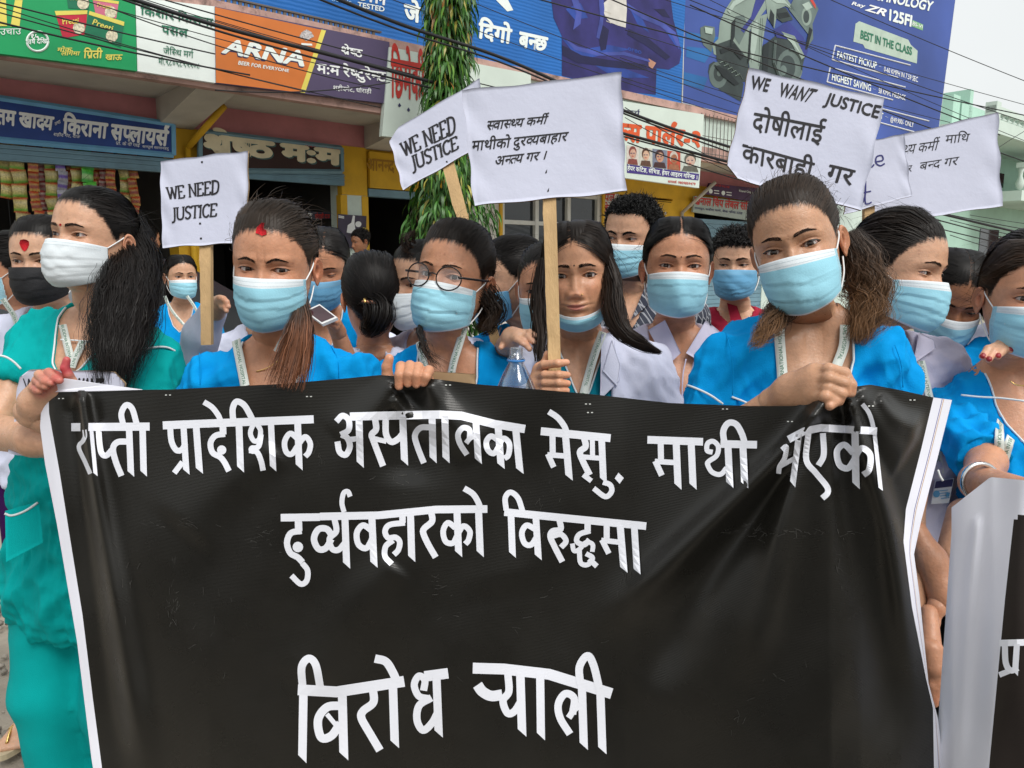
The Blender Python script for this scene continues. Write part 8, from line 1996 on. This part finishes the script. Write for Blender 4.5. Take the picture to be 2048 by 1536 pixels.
# 8 head bowed
p = Person('woman with centre parted black hair bowing her head in black clothes and a mask', (1917, 627, 1.88), -14, -24, 8, 0, 1.0, .015, SK['d'], 1.0, dict(up=.0022, lo=.002, part=.004), seed=8)
p.torso(1.0, .9, sl=1.0); p.cloth('kurta', m_blackc, zb=-.28, h=.008); p.head(brow=1.2); p.hair(col=BLK, n=4000, part=.004, gather=(1, .75, -.3), vol=.005, width=.0022, wig=.001, fly=.03); p.face_mask('blue'); p.legs(m_navyt)
# 7 white shirt
p = Person('woman in a white shirt with an embroidered badge, name card and belt facing right', (1884, 548, 1.62), 37, -4, 5, 10, 1.02, .02, SK['l'], 1.15, dict(up=.0036, lo=.0026, fw=1.0, tilt=.14, nose=.85), seed=7, troll=-8)
p.torso(1.06, .95, sl=1.0, sr=.064, arms=((.19, .0, -.50), (-.2, .05, -.5))); sh7 = p.cloth('shirt', m_shirtw, zb=-.30, vw=.066, hem=-.66, h=.0065, vprof=[0, .022, .042, .058], amp=.008, k0=110)
collar(p, [[(1758, 648), (1776, 650), (1816, 694), (1812, 722)], [(1838, 664), (1868, 680), (1872, 696), (1826, 728)]], m_shirtw, .010)
b7 = (.30, .42, .62); mlg = M('badge_blue', (.10, .30, .52), .6)
it = []
for k in range(7):
    a = math.pi*(k+.5)/7; it.append(('D', [(1881+3*math.cos(a+1.57), 792-3*math.sin(a+1.57)), (1881+11*math.cos(a)*1.1, 792-19*math.sin(a)*.9), (1881-3*math.cos(a+1.57), 792+3*math.sin(a+1.57))], 0))
V, F = strokes_mesh(it, lambda a, b, o: p.proj(a, b, .005)+(CAM-p.proj(a, b, .005))*(o*20)); mk('embroidered_badge', V, F, mlg, sh7, False)
put_text('lettering', 'BUDDHA', [(1870, 800), (1908, 803), (1908, 793), (1870, 790)], lambda a, b: p.proj(a, b, .006), M('badge_green_thread', (.05, .28, .24), .7), sh7, .02)
p.lanyard([(1842, 722), (1850, 755), (1858, 790), (1866, 830), (1874, 900), (1880, 948)], .017, off=.005)
cp_ = p.proj(np.array([1872., 1908, 1898, 1862]), np.array([962., 957, 1006, 1008]), .012); b = MB(); b.hexa(np.concatenate([cp_+np.array([0, .004, 0]), cp_])); cd_ = b.build('name_card', M('card_white', (.66, .68, .72), .3), p.e)
it = [('D', [(1872, 963), (1907, 958), (1904, 973), (1869, 977)], 0)]; V, F = strokes_mesh(it, lambda a, b, o: p.proj(a, b, .0135)); mk('card_header', V, F, m_navy, cd_, False)
it = [('L', [(1876+2*k, 982+5*k), (1896+k, 980+5*k)], 1.6) for k in range(4)]+[('O', [(1873, 988)], 7), ('D', [(1893, 986), (1900, 985), (1899, 993), (1892, 994)], 0)]; V, F = strokes_mesh(it, lambda a, b, o: p.proj(a, b, .0136)+(CAM-p.proj(a, b, .0136))*o); mk('card_print', V, F, mlg, cd_, False)
b = MB(); b.tube(cr(PL([(1876, 940, 1.46), (1880, 952, 1.455), (1886, 962, 1.45)]), 4), .0022, 6); b.build('clip', m_wframe, p.e, True)
hipc = p.W(np.array([[0, .02, -.655]]))[0]
b = MB(); th = np.arange(40)*2*math.pi/40; ringp = np.stack([.150*np.cos(th), .02+.112*np.sin(th), np.full(40, -.668)], 1); b.tube(p.W(ringp), .018, 8, closed=True, flat=.5); bl_ = b.build('belt', M('belt_leather', (.015, .013, .012), .35), p.e, True)
p.limb([(PX(1930, 1030, 1.56), PX(1905, 1110, 1.52), .034, .030)], h=.006)
p.head(gaze=(14, -3), brow=.95, browz=.0180); p.hair(col=(.013, .009, .007), n=4600, gather=(-.1, .95, -.1), vol=.009, crown=.012, width=.0019, wig=.003, fly=.12, tails=[dict(pts=[PX(1748, 500, 1.70), PX(1726, 560, 1.70), PX(1732, 630, 1.68), PX(1752, 690, 1.66)], world=True, r=(.02, .028, .024, .010), n=420, wave=.003)])
b = MB(); b.tube(p.H(np.array([[-.0855, .018+.005*math.sin(t), -.05+.007*math.cos(t)] for t in np.arange(12)*.5236])), .0012, 5, closed=True); b.build('earring', m_gold, p.e, True)
p.face_mask('blue'); p.legs(m_blackc, top=-.66)
# lower arms in the gap between the two banners
p = Person('person whose bare arms hang in the gap between the two banners', (2120, 560, 1.75), 0, 0, 0, 0, 1.0, .02, SK['m'], .6, {}, seed=61)
p.torso(); p.cloth('shirt', m_blue, zb=-.3, h=.011)
p.limb([(PX(1832, 1062, 1.46), PX(1862, 1120, 1.44), .020, .024), (PX(1862, 1120, 1.44), PX(1890, 1196, 1.42), .026, .030)], h=.005)
p.hand([(PX(1882, 1190, 1.43), PX(1874, 1215, 1.41), .020, .017)], [PL([(1872, 1212, 1.41), (1864, 1240, 1.40), (1861, 1268, 1.40)]), PL([(1876, 1216, 1.41), (1872, 1246, 1.40), (1868, 1272, 1.40)])], h=.003)
p.limb([(PX(1858, 1225, 1.40), PX(1862, 1310, 1.36), .015, .019)], h=.005)
p.hand([(PX(1862, 1300, 1.36), PX(1866, 1336, 1.35), .020, .018)], [PL([(1862, 1334, 1.35), (1862, 1372, 1.345), (1866, 1402, 1.345)]), PL([(1868, 1334, 1.35), (1870, 1376, 1.345), (1870, 1408, 1.345)]), PL([(1873, 1332, 1.35), (1876, 1368, 1.345), (1875, 1394, 1.345)])], h=.003)
p.head(); p.hair(n=1200, width=.003); p.face_mask('blue'); p.legs(m_navyt)
# 9 right edge
p = Person('woman in blue scrubs cut off by the right edge with lanyard, necklace and watch', (2092, 598, 1.52), -12, 0, 3, -4, 1.0, .02, SK['m'], 1.0, dict(fw=.98, part=0.), seed=9, troll=-11)
p.torso(1.0, 1.0, arms=((.2, .02, -.5), p.L(PX(1972, 925, 1.52)[None])[0]), sl=.97); top = p.cloth('scrub_top', m_blue, zb=-.345, vw=.075, trim=m_pipe, h=.0065, vprof=[0, .03, .056, .066], amp=.011, k0=100)
p.line('piping', [(1922, 790), (1960, 794), (2000, 796), (2050, 802)], .0022, m_pipe, parent=top)
p.limb([(p.W(np.array(p.sh[1])[None])[0], PX(1972, 925, 1.52), .032, .034), (PX(1972, 925, 1.52), PX(1958, 964, 1.42), .034, .030), (PX(1958, 964, 1.42), PX(2070, 992, 1.25), .031, .025)], h=.006)
b = MB(); c_ = PX(1952, 962, 1.40); dv = PX(2070, 992, 1.25)-c_; dv /= np.linalg.norm(dv); a1 = np.cross(dv, [0, 0, 1]); a1 /= np.linalg.norm(a1); a2 = np.cross(dv, a1); b.tube(np.array([c_+dv*.012+(a1*math.cos(t)+a2*math.sin(t))*(.0325+.0006*(k_ % 2)) for k_, t in enumerate(np.arange(60)*.10472)]), .0045, 8, closed=True); b.build('watch', M('steel_band', (.6, .6, .6), .2, metal=1.), p.e, True)
p.arm(0)
p.head(gaze=(-8, 0)); p.hair(col=BRN, n=3000, part=.0, gather=(1, .6, -.4), vol=.009, width=.002, tip=(.14, .08, .03), fly=.1); p.face_mask('blue')
p.lanyard([(2034, 700), (2020, 740), (2008, 790), (2000, 850), (1998, 930)], .017, off=.005); p.lanyard([(2062, 800), (2040, 830), (2020, 880), (2004, 935)], .017, flip=True, off=.006); p.line('necklace', [(2020, 762), (2034, 770), (2060, 772)], .0014, m_gold, -.004); p.legs(m_navyt)
# the hand with red nails
p = Person('woman beyond the right edge whose red nailed hand rests on a blue shoulder', (2150, 600, 1.9), -10, 0, 0, 0, 1.0, .02, SK['l'], .6, {}, seed=62)
p.torso(sl=1.0); p.cloth('shirt', m_coat, h=.011)
q6 = lambda x, y, d: PX(1700+x/3.658, 400+y/3.658, d)
p.limb([(PX(2110, 720, 1.75), PX(2050, 698, 1.64), .032, .026)], h=.006)
p.hand([(PX(2046, 699, 1.63), PX(2024, 694, 1.60), .024, .021), (PX(2024, 694, 1.60), PX(2006, 692, 1.585), .018, .016)], [[q6(1075, 1068, 1.58), q6(1010, 1090, 1.562), q6(968, 1145, 1.552)], [q6(1110, 1072, 1.575), q6(1050, 1110, 1.556), q6(1015, 1168, 1.545)], [q6(1150, 1078, 1.575), q6(1110, 1110, 1.556), q6(1080, 1145, 1.546)], [q6(1200, 1075, 1.585), q6(1185, 1090, 1.57), q6(1172, 1098, 1.56)]], r=(.0095, .0068), h=.0022, tipcol=(.25, .008, .015), tiprad=.0058)
p.head(features=False); p.hair(n=1200, width=.003); p.legs(m_navyt)
